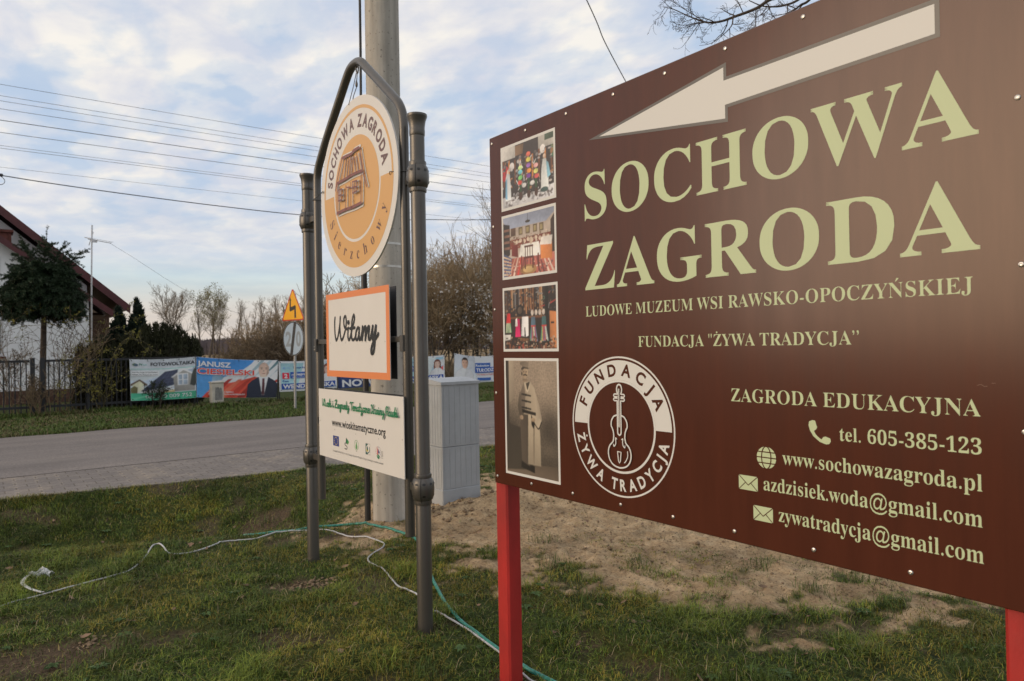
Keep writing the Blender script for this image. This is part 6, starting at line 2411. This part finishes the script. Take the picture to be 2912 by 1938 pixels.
def house():
    t = top('white_house', 'white house with a dark red roof at the left edge behind the fence', 'house', (-2.4, 25.5, 0))
    plaster = M('white_render', (.83, .83, .83), .85, var=.05, scale=2, bump=.15, bscale=50)
    redm = M('dark_red_boards', (.085, .016, .018), .5, var=.25, scale=6)
    tile = M('dark_red_roof_sheet', (.075, .018, .020), .45, var=.25, scale=9, bump=.3, bscale=12)
    wood = M('brown_timber', (.075, .036, .020), .75, var=.35, scale=6, stretch=(8, 8, .6))
    plinth = M('brown_plinth', (.10, .050, .035), .85, var=.3, scale=10)
    Y0, Y1 = 25.5, 36.0
    # gable wall: right slope z = 5.656 - .8575 (x - .553)
    sl = .8575
    zr = lambda x: 5.656 - sl * (x - .553)
    xr, xw = -2.6, 2.72
    xl = 2 * xr - xw
    ridge = zr(xr)
    zt = zr(xw) - .32
    V, F = [], []
    prof = [(xl, .40), (xw, .40), (xw, zt), (xr, ridge - .32), (xl, zt)]
    for y in (Y0, Y1):
        V += [(x, y, z) for x, z in prof]
    F = [(0, 1, 2, 3, 4)[::1], (9, 8, 7, 6, 5)] + [(k, 5 + k, 5 + (k + 1) % 5, (k + 1) % 5) for k in range(5)]
    mesh('wall', V, F, plaster, t)
    g = Geo()
    g.box(xl - .03, xw + .03, Y0 - .03, Y1, -.4, .398)
    g.build('plinth', plinth, t)
    # roof slabs
    for s_ in (1, -1):
        V = []
        for y in (Y0 - .55, Y1 + .4):
            for x, dz in ((xr, 0), (3.80 if s_ == 1 else 2 * xr - 3.80, 0)):
                z = ridge - sl * abs(x - xr)
                V += [(x, y, z), (x, y, z - .16)]
        mesh('roof', V, [(0, 2, 6, 4), (1, 5, 7, 3), (0, 1, 3, 2), (4, 6, 7, 5), (2, 3, 7, 6), (0, 4, 5, 1)], tile, t)
        V = []
        for y in (Y0 - .58, Y0 - .552):
            for x in (xr, 3.83 if s_ == 1 else 2 * xr - 3.83):
                z = ridge - sl * abs(x - xr) + .01
                V += [(x, y, z), (x, y, z - .27)]
        mesh('verge_board', V, [(0, 1, 3, 2), (4, 6, 7, 5), (2, 3, 7, 6), (0, 2, 6, 4), (1, 5, 7, 3)], redm, t)
    # brown boarded soffit and end beam under the eaves
    g = Geo()
    g.box(2.75, 3.55, Y0 - .50, Y0 + 5, 2.55, 2.62)
    g.build('soffit', wood, t)
    # front annex with its own lower verge: z = 4.625 - .75 (x - .512) in the plane y = 24
    AY = 24.0
    sa = .7503
    za = lambda x: 4.625 - sa * (x - .512)
    xa = 2.602
    xc = -1.6
    xla = 2 * xc - xa
    ra = za(xc)
    prof = [(xla, .365), (xa, .365), (xa, za(xa) - .13), (xc, ra - .13), (xla, za(xa) - .13)]
    V = [(x, y, z) for y in (AY, Y0 - .03) for x, z in prof]
    mesh('annex_wall', V, F, plaster, t)
    g = Geo()
    g.box(xla - .02, xa + .02, AY - .03, Y0 - .04, -.4, .363)
    g.build('annex_plinth', plinth, t)
    for s_ in (1, -1):
        V = []
        for y in (AY - .30, Y0 - .06):
            for x in (xc, 3.15 if s_ == 1 else 2 * xc - 3.15):
                z = ra - sa * abs(x - xc)
                V += [(x, y, z), (x, y, z - .12)]
        mesh('annex_roof', V, [(0, 2, 6, 4), (1, 5, 7, 3), (0, 1, 3, 2), (4, 6, 7, 5), (2, 3, 7, 6), (0, 4, 5, 1)], tile, t)
        V = []
        for y in (AY - .33, AY - .302):
            for x in (xc, 3.18 if s_ == 1 else 2 * xc - 3.18):
                z = ra - sa * abs(x - xc) + .01
                V += [(x, y, z), (x, y, z - .20)]
        mesh('verge_board', V, [(0, 1, 3, 2), (4, 6, 7, 5), (2, 3, 7, 6), (0, 2, 6, 4), (1, 5, 7, 3)], redm, t)
    g = Geo()
    g.box(.10, .78, AY + .4, AY + .95, 4.0, 4.83)
    g.box(.05, .83, AY + .35, AY + 1.0, 4.83, 4.90)
    g.build('chimney', M('brick_red', (.115, .035, .025), .85, var=.4, scale=12), t)
    # timber porch to the right of the annex
    g = Geo()
    g.box(2.63, 3.10, AY + .25, Y0 - .1, -.3, 2.38)
    g.build('porch_wall', wood, t)
    g = Geo()
    g.box(3.02, 3.12, AY - .05, AY + .05, -.3, 2.50)
    g.build('porch_post', wood, t)
    # windows: one at ground level, one upstairs with a red sill
    fr = M('white_window_frame', (.60, .60, .60), .4)
    gl = M('dark_glass', (.010, .013, .018), .08, spec=.8)
    for x0, x1, z0, z1 in ((-.55, .56, 1.33, 2.36), (-.35, .50, 3.08, 4.10)):
        g = Geo()
        b = .07
        yy = AY - .022
        g.box(x0, x1, yy, AY + .03, z1 - b, z1)
        g.box(x0, x1, yy, AY + .03, z0, z0 + b)
        g.box(x0, x0 + b, yy, AY + .03, z0 + b, z1 - b)
        g.box(x1 - b, x1, yy, AY + .03, z0 + b, z1 - b)
        g.box((x0 + x1) / 2 - .03, (x0 + x1) / 2 + .03, yy, AY + .03, z0 + b, z1 - b)
        w = g.build('window', fr, t)
        g = Geo()
        g.box(x0 + b, x1 - b, AY - .006, AY + .02, z0 + b, z1 - b)
        g.build('pane', gl, w)
        g = Geo()
        g.box(x0 - .05, x1 + .05, AY - .12, AY + .02, z0 - .05, z0 - .002)
        g.build('sill', redm, w)
    t2 = top('antenna_mast', 'thin metal mast with a rooftop aerial standing beside the house corner', 'antenna', (2.45, 22.0, 0))
    al = M('aluminium', (.55, .55, .56), .3, metal=.85)
    g = Geo()
    g.tube([(2.408, 22, -.1), (2.44, 22, 1.6), (2.455, 22.01, 3.2), (2.49, 22, 4.84)], .019, 8)
    g.build('mast', al, t2, True)
    g = Geo()
    g.tube([(2.40, 22.1, 4.47), (2.90, 21.75, 4.35)], .012, 6)
    for k in range(9):
        q = np.array([2.42, 22.08, 4.465]) * (1 - k / 8) + np.array([2.90, 21.75, 4.35]) * (k / 8)
        l = .17 - .008 * k
        g.tube([q - (l * .6, l * .6, -.05 + .02), q + (l * .6, l * .6, .04)], .005, 5)
    g.tube([(2.42, 22.1, 4.30), (2.52, 22.05, 4.66)], .01, 5)
    g.tube([(2.33, 22.2, 4.52), (2.60, 21.9, 4.42)], .008, 5)
    g.box(2.47, 2.60, 21.96, 22.04, 4.38, 4.44)
    g.build('aerial', al, t2)
    g = Geo()
    g.tube(catmull([(2.89, 21.76, 4.34), (6.5, 26, 3.05), (12, 34, 2.55), (20, 48, 2.9)], 6), .004, 4)
    o = g.build('aerial_wire', wire_m, None, True)
    tag(o, 'faint thin wire running from the rooftop aerial toward the far trees', 'wire')


house()


def spruce():
    rng = np.random.default_rng(21)
    cx, cy = 1.22, 19.75
    t = top('clipped_spruce', 'dark clipped spruce with a round crown on a bare trunk in front of the house', 'tree', (cx, cy, 0))
    g = Geo()
    g.tube([(cx - .04, cy, -.2), (cx - .03, cy, .8), (cx, cy, 1.7), (cx + .02, cy, 2.6), (cx + .01, cy, 3.6)], [.085, .07, .062, .05, .025], 9)
    g.build('trunk', M('spruce_bark', (.062, .045, .034), .95, var=.4, scale=14, bump=.5), t, True)
    segs, P, D = [], [], []

    def spray(p, d, L, r, droop, sub):
        n = 6
        for i in range(n):
            d = norm(d + rng.normal(0, .06, 3) + np.array([0, 0, droop / n]))
            q = p + d * L / n
            segs.append((p, q, r * (1 - .1 * i), r * (1 - .1 * (i + 1)), 2))
            for _ in range(5):
                P.append(p + (q - p) * rng.random())
                s = norm(np.cross(d, rng.normal(0, 1, 3)))
                D.append(norm(d * .75 + s * .65))
            if sub and i > 0:
                for sg in (1, -1, 0):
                    side = norm(np.cross(d, [0, 0, 1.0])) * sg if sg else rng.normal(0, .5, 3)
                    spray(q, norm(d * .75 + side * .75 + np.array([0, 0, -.12])), L * rng.uniform(.22, .38), r * .5, -.36, False)
            p = q
    for i in range(300):
        h = rng.random()
        z = 2.52 + .86 * h
        a = rng.uniform(0, 2 * PI)
        R = (.82 - .36 * max(0, (h - .40) / .60) ** 1.4) * rng.uniform(.68, 1.0)
        e = -.22 + .62 * h
        spray(np.array([cx, cy, z]), norm(np.array([math.cos(a), math.sin(a), e])), R, .009, -.32, True)
    for a, e, L, z in ((.2, .9, 1.0, 3.1), (2.6, 1.5, .85, 3.1), (4.4, 3.0, .72, 3.2), (1.0, 2.6, .82, 3.2), (3.4, 1.4, .8, 3.0), (.0, 1.8, .95, 3.0), (2.9, 2.4, .8, 3.2), (5.6, 1.6, .9, 3.0), (2.2, .9, .9, 2.9)):
        spray(np.array([cx, cy, z]), norm(np.array([math.cos(a), math.sin(a), e])), L, .012, .12, True)
    spray(np.array([cx + .01, cy, 3.4]), np.array([0.02, 0, 1.0]), 1.05, .014, .1, False)
    V, F = prisms(segs, 3, .003)
    mesh('twigs', V, F, twig_d, t)
    P, D = np.array(P), np.array(D)
    P = np.repeat(P, 3, 0) + rng.normal(0, .006, (len(P) * 3, 3))
    D = np.repeat(D, 3, 0)
    V, F = leaves(rng, P, D, .060, .0062, .38)
    mesh('crown', V, F, leaf_mat('spruce_needles', (.026, .046, .021), .5, 9), t)


spruce()


def upright_evergreen(rng, n, fn, ln, wd):
    P, D = [], []
    for _ in range(n):
        p, d = fn()
        P.append(p)
        D.append(d)
    return leaves(rng, np.array(P), np.array(D), ln, wd, .28)


def evergreens():
    rng = np.random.default_rng(31)
    dk = leaf_mat('dark_scale_leaves', (.014, .026, .017), .5, 7)
    ol = leaf_mat('olive_scale_leaves', (.032, .034, .015), .55, 5)
    for (cx, cy, H, R, lab) in ((3.32, 20.6, 2.72, .62, 'taller pointed dark conifer behind the hedge, beside the eaves of the house'), (2.93, 20.9, 2.52, .70, 'shorter dark conifer between the house eaves and the taller pointed one')):
        t = top('dark_conifer', lab, 'tree', (cx, cy, 0))
        g = Geo()
        g.tube([(cx, cy, -.2), (cx, cy, H * .8)], [.07, .02], 7)
        g.build('trunk', bark, t, True)
        spires = [(0, 0, 1.0), (.15, .05, .90), (-.17, 0, .84), (.05, -.15, .93), (-.3, .1, .70), (.30, 0, .72), (.02, .1, .97)]

        def fn():
            ox, oy, hs = spires[rng.integers(len(spires))]
            h = rng.random() ** .85
            a = rng.uniform(0, 2 * PI)
            r = R * .55 * (1 - h ** 1.6) * (.86 + .22 * math.sin(5 * a + 9 * h)) + .012
            k = rng.uniform(.35, 1.0)
            return np.array([cx + ox * (1 - .3 * h) + r * k * math.cos(a), cy + oy + r * k * math.sin(a), h * H * hs]), np.array([.3 * math.cos(a), .3 * math.sin(a), 1.0])
        V, F = upright_evergreen(rng, 15000, fn, .13, .017)
        mesh('crown', V, F, dk, t)
    # sheared but shaggy hedge behind the solar banner
    t = top('conifer_hedge', 'shaggy dark olive conifer hedge rising behind the solar panel banner', 'hedge', (3.6, 20.1, 0))
    topz = lambda x: np.interp(x, [1.8, 2.4, 3.0, 3.6, 4.0, 4.35, 4.62, 4.8], [1.30, 1.62, 1.72, 1.98, 1.92, 1.80, 1.62, 1.10])
    shoots = [(rng.uniform(1.85, 4.75), rng.uniform(19.75, 20.4), rng.uniform(.0, .26)) for _ in range(230)]

    def fn2():
        x0, y0, e = shoots[rng.integers(len(shoots))]
        H = topz(x0) * (1 - .10 * abs(y0 - 19.8) / .6) + e * .75
        h = rng.random() ** .75
        r = .14 * (1 - h ** 3) + .01
        a = rng.uniform(0, 2 * PI)
        q = math.sqrt(rng.random())
        return np.array([x0 + r * q * math.cos(a), y0 + r * q * math.sin(a), h * H]), np.array([.2 * math.cos(a), .2 * math.sin(a), 1.0])
    V, F = upright_evergreen(rng, 44000, fn2, .10, .013)
    mesh('foliage', V, F, ol, t)
    segs = [(np.array([x, y, -.1]), np.array([x, y, topz(x) * .8]), .018, .006, 0) for x, y, e in shoots]
    V, F = prisms(segs, 4)
    mesh('stems', V, F, twig_d, t)

    # bare and budding shrubs along the fence
    def bush(label, cx, cy, n, H, spread, canes, leafm, lsize, ldens, name, tw, seed, zlo=.3):
        rg = np.random.default_rng(seed)
        segs = []
        for i in range(n):
            a = rg.uniform(0, 2 * PI)
            e = rg.uniform(.1, spread)
            b = np.array([rg.normal(0, .14), rg.normal(0, .10), -.05])
            grow(rg, b, norm(np.array([e * math.cos(a), e * math.sin(a) * .6, 1])), H * rg.uniform(.6, 1.0), .010, 0, 2, segs, up_pull=-.05 if canes else .10, kids=(6, 4), ang=(22, 60), seg=8, wig=.12, start=.3)
        if canes:
            for pts in canes:
                C = catmull([np.array(p, float) - (cx, cy, 0) for p in pts], 6)
                for i in range(len(C) - 1):
                    segs.append((C[i], C[i + 1], .0085 - .006 * i / len(C), .0085 - .006 * (i + 1) / len(C), 0))
                    if rg.random() < .55:
                        grow(rg, C[i + 1].copy(), norm(rg.normal(0, 1, 3) + (0, 0, .3)), rg.uniform(.10, .32), .004, 1, 2, segs, kids=(0, 3), seg=5)
        t = top(name, label, 'bush', (cx, cy, 0))
        V, F = prisms(segs, 4, .0035)
        mesh('canes', V + (cx, cy, 0), F, tw, t)
        E = np.array([s[1] for s in segs if s[1][2] > zlo])
        E = E[rg.random(len(E)) < ldens]
        E = np.repeat(E, 3, 0) + rg.normal(0, .022, (len(E) * 3, 3))
        V, F = leaves(rg, E, np.tile([0, 0, .5], (len(E), 1)), lsize, lsize * .34, .9)
        mesh('leaves', V + (cx, cy, 0), F, leafm, t)
    yl = leaf_mat('yellow_green_leaves', (.20, .18, .035), .4)
    dl = leaf_mat('brown_dry_leaves', (.075, .050, .030), .5)
    canes = [[(2.3, 19.3, 0), (2.2, 19.2, 1.4), (1.75, 19.1, 2.25), (1.2, 19.1, 2.42), (.62, 19.05, 2.15)], [(2.3, 19.3, 0), (2.35, 19.2, 1.5), (2.6, 19.1, 2.25), (3.05, 19.05, 2.20)], [(2.35, 19.3, 0), (2.5, 19.0, 1.2), (2.9, 18.95, 1.75), (3.35, 18.95, 1.30)],
             [(2.3, 19.3, 0), (2.1, 19.1, 1.2), (1.6, 19.0, 1.95), (.9, 19.0, 2.02), (.4, 19.0, 1.85)], [(2.4, 19.3, 0), (2.7, 19.1, 1.5), (3.1, 19.0, 1.68), (3.5, 19.0, 1.35)], [(2.3, 19.3, 0), (2.15, 19.1, .9), (1.9, 18.95, 1.3), (1.5, 18.9, 1.1)]]
    bush('arching yellow-green shrub spreading over the left end of the solar banner', 2.35, 19.32, 4, 1.5, .5, canes, yl, .044, .30, 'arching_shrub', M('olive_canes', (.12, .10, .05), .9, var=.3), 7)
    bush('twiggy brown shrub at the left edge in front of the ground floor window', .55, 19.62, 9, 1.9, .5, None, dl, .042, .14, 'bare_shrub', twig_m, 8)
    bush('twiggy brown shrub filling the gap between the spruce trunk and the house corner', 1.70, 19.55, 8, 1.75, .5, None, dl, .042, .14, 'bare_shrub', twig_m, 9)
    bush('low dry shrub at the foot of the spruce trunk', 1.15, 18.95, 8, .8, .8, None, dl, .04, .15, 'bare_shrub', twig_y, 10, .1)
    bush('small dark seedling sticking up in front of the solar banner', 3.42, 18.72, 3, .62, .12, None, leaf_mat('dark_seedling', (.03, .045, .02)), .035, .5, 'seedling', twig_d, 12, .05)


evergreens()


# ------------------------------------------------------------------ grass and litter
def grass_mesh(name, P, h, w, lean, az, tint, mat):
    n = len(P)
    s = np.stack([np.cos(az), np.sin(az), np.zeros(n)], -1)
    ln = np.stack([-np.sin(az), np.cos(az), np.zeros(n)], -1) * lean[:, None]
    upv = np.array([0, 0, 1.0])
    m = P + (upv * .55 + ln * .30) * h[:, None]
    tp = P + (upv * (.95 - .25 * np.minimum(lean, 1.6))[:, None] + ln) * h[:, None]
    w = w[:, None] * .5
    V = np.stack([P - s * w, P + s * w, m - s * w * .75, m + s * w * .75, tp], 1).reshape(-1, 3)
    b = (np.arange(n) * 5)[:, None]
    F = np.concatenate([b + [[0, 1, 3]], b + [[0, 3, 2]], b + [[2, 3, 4]]], 0)
    o = mesh(name, V, F, mat)
    a = o.data.attributes.new('tint', 'FLOAT_COLOR', 'POINT')
    C = np.repeat(np.concatenate([tint, np.ones((n, 1))], 1), 5, 0)
    a.data.foreach_set('color', C.astype(np.float32).ravel())
    o['kind'] = 'stuff'
    return o


def grass():
    rng = np.random.default_rng(77)
    gm = M('grass_blades', (.06, .08, .02), .62, spec=.22, attr='tint')
    # the green by the signs
    N = 1500000
    x = rng.uniform(-1.9, 7.4, N)
    y = rng.uniform(.2, 8.5, N)
    u, v, z = proj(np.stack([x, y, np.zeros(N)], -1))
    ok = (z > 1.5) & (u > -620) & (u < IMW + 620) & (v < IMH + 700) & (y < near_edge(x) - .05)
    ok &= rng.random(N) < np.clip(1.15 - .09 * z, .38, 1)
    x, y, z = x[ok], y[ok], z[ok]
    sm = sand_mask(x, y)
    bm = bare_mask(x, y)
    tuft = fbm(x * 3.1, y * 3.1, 301)
    isle = sstep(.57, .66, fbm(x * 3.7 + 3, y * 3.7, 947)) * sstep(5.0, 3.6, y + .25 * (x - 2))
    dens = (1 - sm * (.985 - .62 * isle)) * (1 - .86 * bm) * np.clip(.30 + 1.5 * (fbm(x * 5, y * 5, 410) - .25), .1, 1)
    ok = rng.random(len(x)) < dens
    x, y, z, sm, bm, tuft = x[ok], y[ok], z[ok], sm[ok], bm[ok], tuft[ok]
    n = len(x)
    tall = sstep(.58, .72, tuft)
    bank = sstep(5.6, 6.3, y) * (1 - sstep(2.0, 3.2, x))
    h = (.014 + .020 * rng.random(n) + .046 * tall * rng.random(n) + .022 * sstep(.45, .6, tuft) * rng.random(n)) * (1 - .45 * sm)
    edge = np.exp(-((y - near_edge(x) + .16) / .10) ** 2)
    h += .03 * edge * rng.random(n) + .008 * bank
    P = np.stack([x, y, gz(x, y) - .003], -1)
    pal = np.array([[.040, .072, .009], [.082, .126, .015], [.165, .210, .030], [.230, .190, .030], [.32, .245, .115], [.026, .040, .009]])
    moss = sstep(.50, .66, fbm(x * 1.4 + 9, y * 1.4, 511))
    k = rng.random(n)
    i0 = np.where(k < .28, 0, np.where(k < .62, 1, np.where(k < .80, 2, np.where(k < .90, 5, np.where(k < .96, 3, 4)))))
    i0 = np.where((rng.random(n) < moss * .55), 3, i0)
    i0 = np.where((tall > .5) & (rng.random(n) < .55), 2, i0)
    patch = (.40 + 1.25 * fbm(x * 2.6, y * 2.6, 823)) * (.75 + .5 * fbm(x * 9, y * 9, 87, 2))
    tint = pal[i0] * rng.uniform(.7, 1.3, (n, 1)) * patch[:, None]
    w = rng.uniform(.0016, .0034, n) * (1 + .12 * np.maximum(z - 3, 0))
    grass_mesh('grass', P, h, w, rng.uniform(.2, 1.9, n), rng.uniform(0, 2 * PI, n), tint, gm)
    # verge across the road
    N = 240000
    x = rng.uniform(-4, 30, N)
    y = 14.35 + 5.0 * rng.random(N) ** 1.1
    u, v, z = proj(np.stack([x, y, np.zeros(N)], -1))
    ok = (u > -700) & (u < 3000) & (y > ROAD_FAR + .12 * np.sin(x * .9) + .05 * np.sin(x * 3.7) - .02)
    d = .35 + .8 * fbm(x * 1.1, y * 1.1, 611)
    ok &= rng.random(N) < d
    x, y = x[ok], y[ok]
    n = len(x)
    mound = np.exp(-((x - 4.7) / .55) ** 2 - ((y - 18.0) / .5) ** 2)
    h = .04 + .05 * rng.random(n) + .10 * mound * rng.random(n) + .10 * (y > 18.6) * rng.random(n)
    P = np.stack([x, y, gz(x, y) - .01 + .07 * mound], -1)
    pal2 = np.array([[.070, .110, .020], [.095, .140, .028], [.055, .080, .020], [.15, .125, .060]])
    i0 = rng.choice(4, n, p=[.36, .34, .18, .12])
    dry = fbm(x * .7, y * .7, 701)
    i0 = np.where((dry > .55) & (rng.random(n) < .45), 3, i0)
    grass_mesh('verge_grass', P, h, rng.uniform(.010, .020, n), rng.uniform(.2, 1.2, n), rng.uniform(0, 2 * PI, n), pal2[i0] * rng.uniform(.75, 1.25, (n, 1)), gm)
    # taller single tufts with long blades
    c = np.array([(.62, 4.62), (1.05, 5.6), (.9, 3.6), (1.0, 3.35), (1.55, 4.7), (2.15, 4.62), (1.72, 4.95), (2.45, 6.55), (1.35, 3.0), (1.55, 2.75), (.25, 5.0), (1.75, 3.5), (2.2, 2.6), (2.9, 3.45), (3.3, 3.1), (3.9, 2.6), (3.2, 3.9), (1.85, 2.3), (2.4, 2.0), (1.3, 4.1)])
    ex = np.stack([rng.uniform(-.6, 5.5, 240), rng.uniform(1.0, 8.2, 240)], -1)
    ex = ex[(sand_mask(ex[:, 0], ex[:, 1]) < .6) & (ex[:, 1] < near_edge(ex[:, 0]) - .1)]
    c = np.concatenate([c, ex])
    px, py, hh = [], [], []
    for cx, cy in c:
        m = rng.integers(14, 100)
        px.append(cx + rng.normal(0, .05, m))
        py.append(cy + rng.normal(0, .05, m))
        hh.append(rng.uniform(.04, .105, m))
    x, y, h = np.concatenate(px), np.concatenate(py), np.concatenate(hh)
    n = len(x)
    grass_mesh('grass_tufts', np.stack([x, y, gz(x, y) - .004], -1), h, rng.uniform(.002, .004, n), rng.uniform(.15, 1.1, n), rng.uniform(0, 2 * PI, n), np.array([[.075, .115, .025]]) * rng.uniform(.6, 1.4, (n, 1)), gm)
    # dead straws lying in the turf
    N = 5200
    x, y = rng.uniform(-.9, 6, N), rng.uniform(.8, 8, N)
    ok = (sand_mask(x, y) < .75) & (y < near_edge(x) - .1)
    x, y = x[ok], y[ok]
    n = len(x)
    grass_mesh('dry_straws', np.stack([x, y, gz(x, y) + .004], -1), rng.uniform(.025, .065, n), rng.uniform(.0014, .0026, n), rng.uniform(.9, 2.6, n), rng.uniform(0, 2 * PI, n), np.array([[.34, .27, .16]]) * rng.uniform(.5, 1.3, (n, 1)), gm)
    # low broad-leaved weeds
    V, F, T = [], [], []
    for _ in range(210):
        cx, cy = rng.uniform(-.6, 5.2), rng.uniform(1.2, 8.0)
        if float(sand_mask(cx, cy)) > .7 or cy > float(near_edge(cx)) - .1:
            continue
        z0 = float(gz(cx, cy))
        k = rng.integers(5, 10)
        R_ = rng.uniform(.018, .05)
        for j in range(k):
            a = 2 * PI * j / k + rng.uniform(-.3, .3)
            e, p_ = np.array([math.cos(a), math.sin(a), 0]), np.array([-math.sin(a), math.cos(a), 0])
            o = len(V)
            base = np.array([cx, cy, z0 + .006])
            r = R_ * rng.uniform(.7, 1.2)
            for d_, w_, h_ in ((.1, .05, .002), (.5, .22, .014), (.85, .14, .013), (1.0, 0, .006), (.85, -.14, .013), (.5, -.22, .014), (.1, -.05, .002)):
                V.append(base + e * d_ * r + p_ * w_ * r + np.array([0, 0, h_]))
            F.append(tuple(o + q for q in range(7)))
    o = mesh('weeds', V, F, leaf_mat('weed_leaves', (.060, .105, .030), .4, 12))
    o['kind'] = 'stuff'
    # fallen leaves and clods
    n = 330
    x, y = rng.uniform(-.3, 6, n), rng.uniform(.8, 8, n)
    V, F = [], []
    for i in range(n):
        z0 = float(gz(x[i], y[i])) + .010
        a = rng.uniform(0, 6.28)
        L, W = rng.uniform(.012, .030), rng.uniform(.007, .014)
        cu = rng.uniform(.003, .014)
        e, s_ = np.array([math.cos(a), math.sin(a), rng.uniform(-.3, .3)]), np.array([-math.sin(a), math.cos(a), rng.uniform(-.3, .3)])
        o = len(V)
        for t_, w_, zz in ((-1, 0, cu), (-.45, .8, .3 * cu), (.2, 1, 0), (.7, .6, .4 * cu), (1, 0, cu), (.7, -.6, .6 * cu), (.2, -1, cu), (-.45, -.8, .8 * cu)):
            V.append(np.array([x[i], y[i], z0 + zz]) + e * t_ * L + s_ * w_ * W)
        F.append(tuple(o + k for k in range(8)))
    lm = M('dead_leaves', (.20, .125, .075), .8, var=.5, scale=4)
    o = mesh('fallen_leaves', V, F, lm)
    o['kind'] = 'stuff'
    cl = M('damp_sand_clods', (.20, .140, .085), .95, var=.4, scale=30, bump=.5, bscale=200)
    g = Geo()
    N = 5200
    x, y = rng.uniform(1.8, 6.5, N), rng.uniform(1.0, 6.2, N)
    m = sand_mask(x, y)
    spots = [(1.60, 4.16), (1.66, 4.12), (.42, 4.03), (1.5, 4.2)]
    for i in range(N):
        big = math.hypot((x[i] - 3.75) / 1.0, (y[i] - 5.05) / .35) < 1
        if m[i] < .5 and rng.random() > .04:
            continue
        r = .0032 + .009 * rng.random() ** 2.5
        if big:
            r *= rng.uniform(1, 2.6)
        if rng.random() < .02:
            r *= 2
        z0 = float(gz(x[i], y[i])) + r * .3
        V = []
        for a, b, c_ in ((0, 0, 1), (1, 0, .1), (.3, .95, 0), (-.8, .6, .1), (-.8, -.6, 0), (.3, -.95, .1), (0, 0, -1)):
            q = rng.uniform(.7, 1.25)
            V.append((x[i] + a * r * q, y[i] + b * r * q, z0 + c_ * r * .8 * q))
        g.add(V, [(0, 1, 2), (0, 2, 3), (0, 3, 4), (0, 4, 5), (0, 5, 1), (6, 2, 1), (6, 3, 2), (6, 4, 3), (6, 5, 4), (6, 1, 5)])
    for sx, sy in spots:
        for _ in range(34):
            r = rng.uniform(.003, .013)
            X0, Y0 = sx + rng.normal(0, .045), sy + rng.normal(0, .03)
            z0 = float(gz(X0, Y0)) + r * .4
            V = []
            for a, b, c_ in ((0, 0, 1), (1, 0, .1), (.3, .95, 0), (-.8, .6, .1), (-.8, -.6, 0), (.3, -.95, .1), (0, 0, -1)):
                q = rng.uniform(.7, 1.25)
                V.append((X0 + a * r * q, Y0 + b * r * q, z0 + c_ * r * .8 * q))
            g.add(V, [(0, 1, 2), (0, 2, 3), (0, 3, 4), (0, 4, 5), (0, 5, 1), (6, 2, 1), (6, 3, 2), (6, 4, 3), (6, 5, 4), (6, 1, 5)])
    o = g.build('sand_clods', cl)
    o['kind'] = 'stuff'


grass()
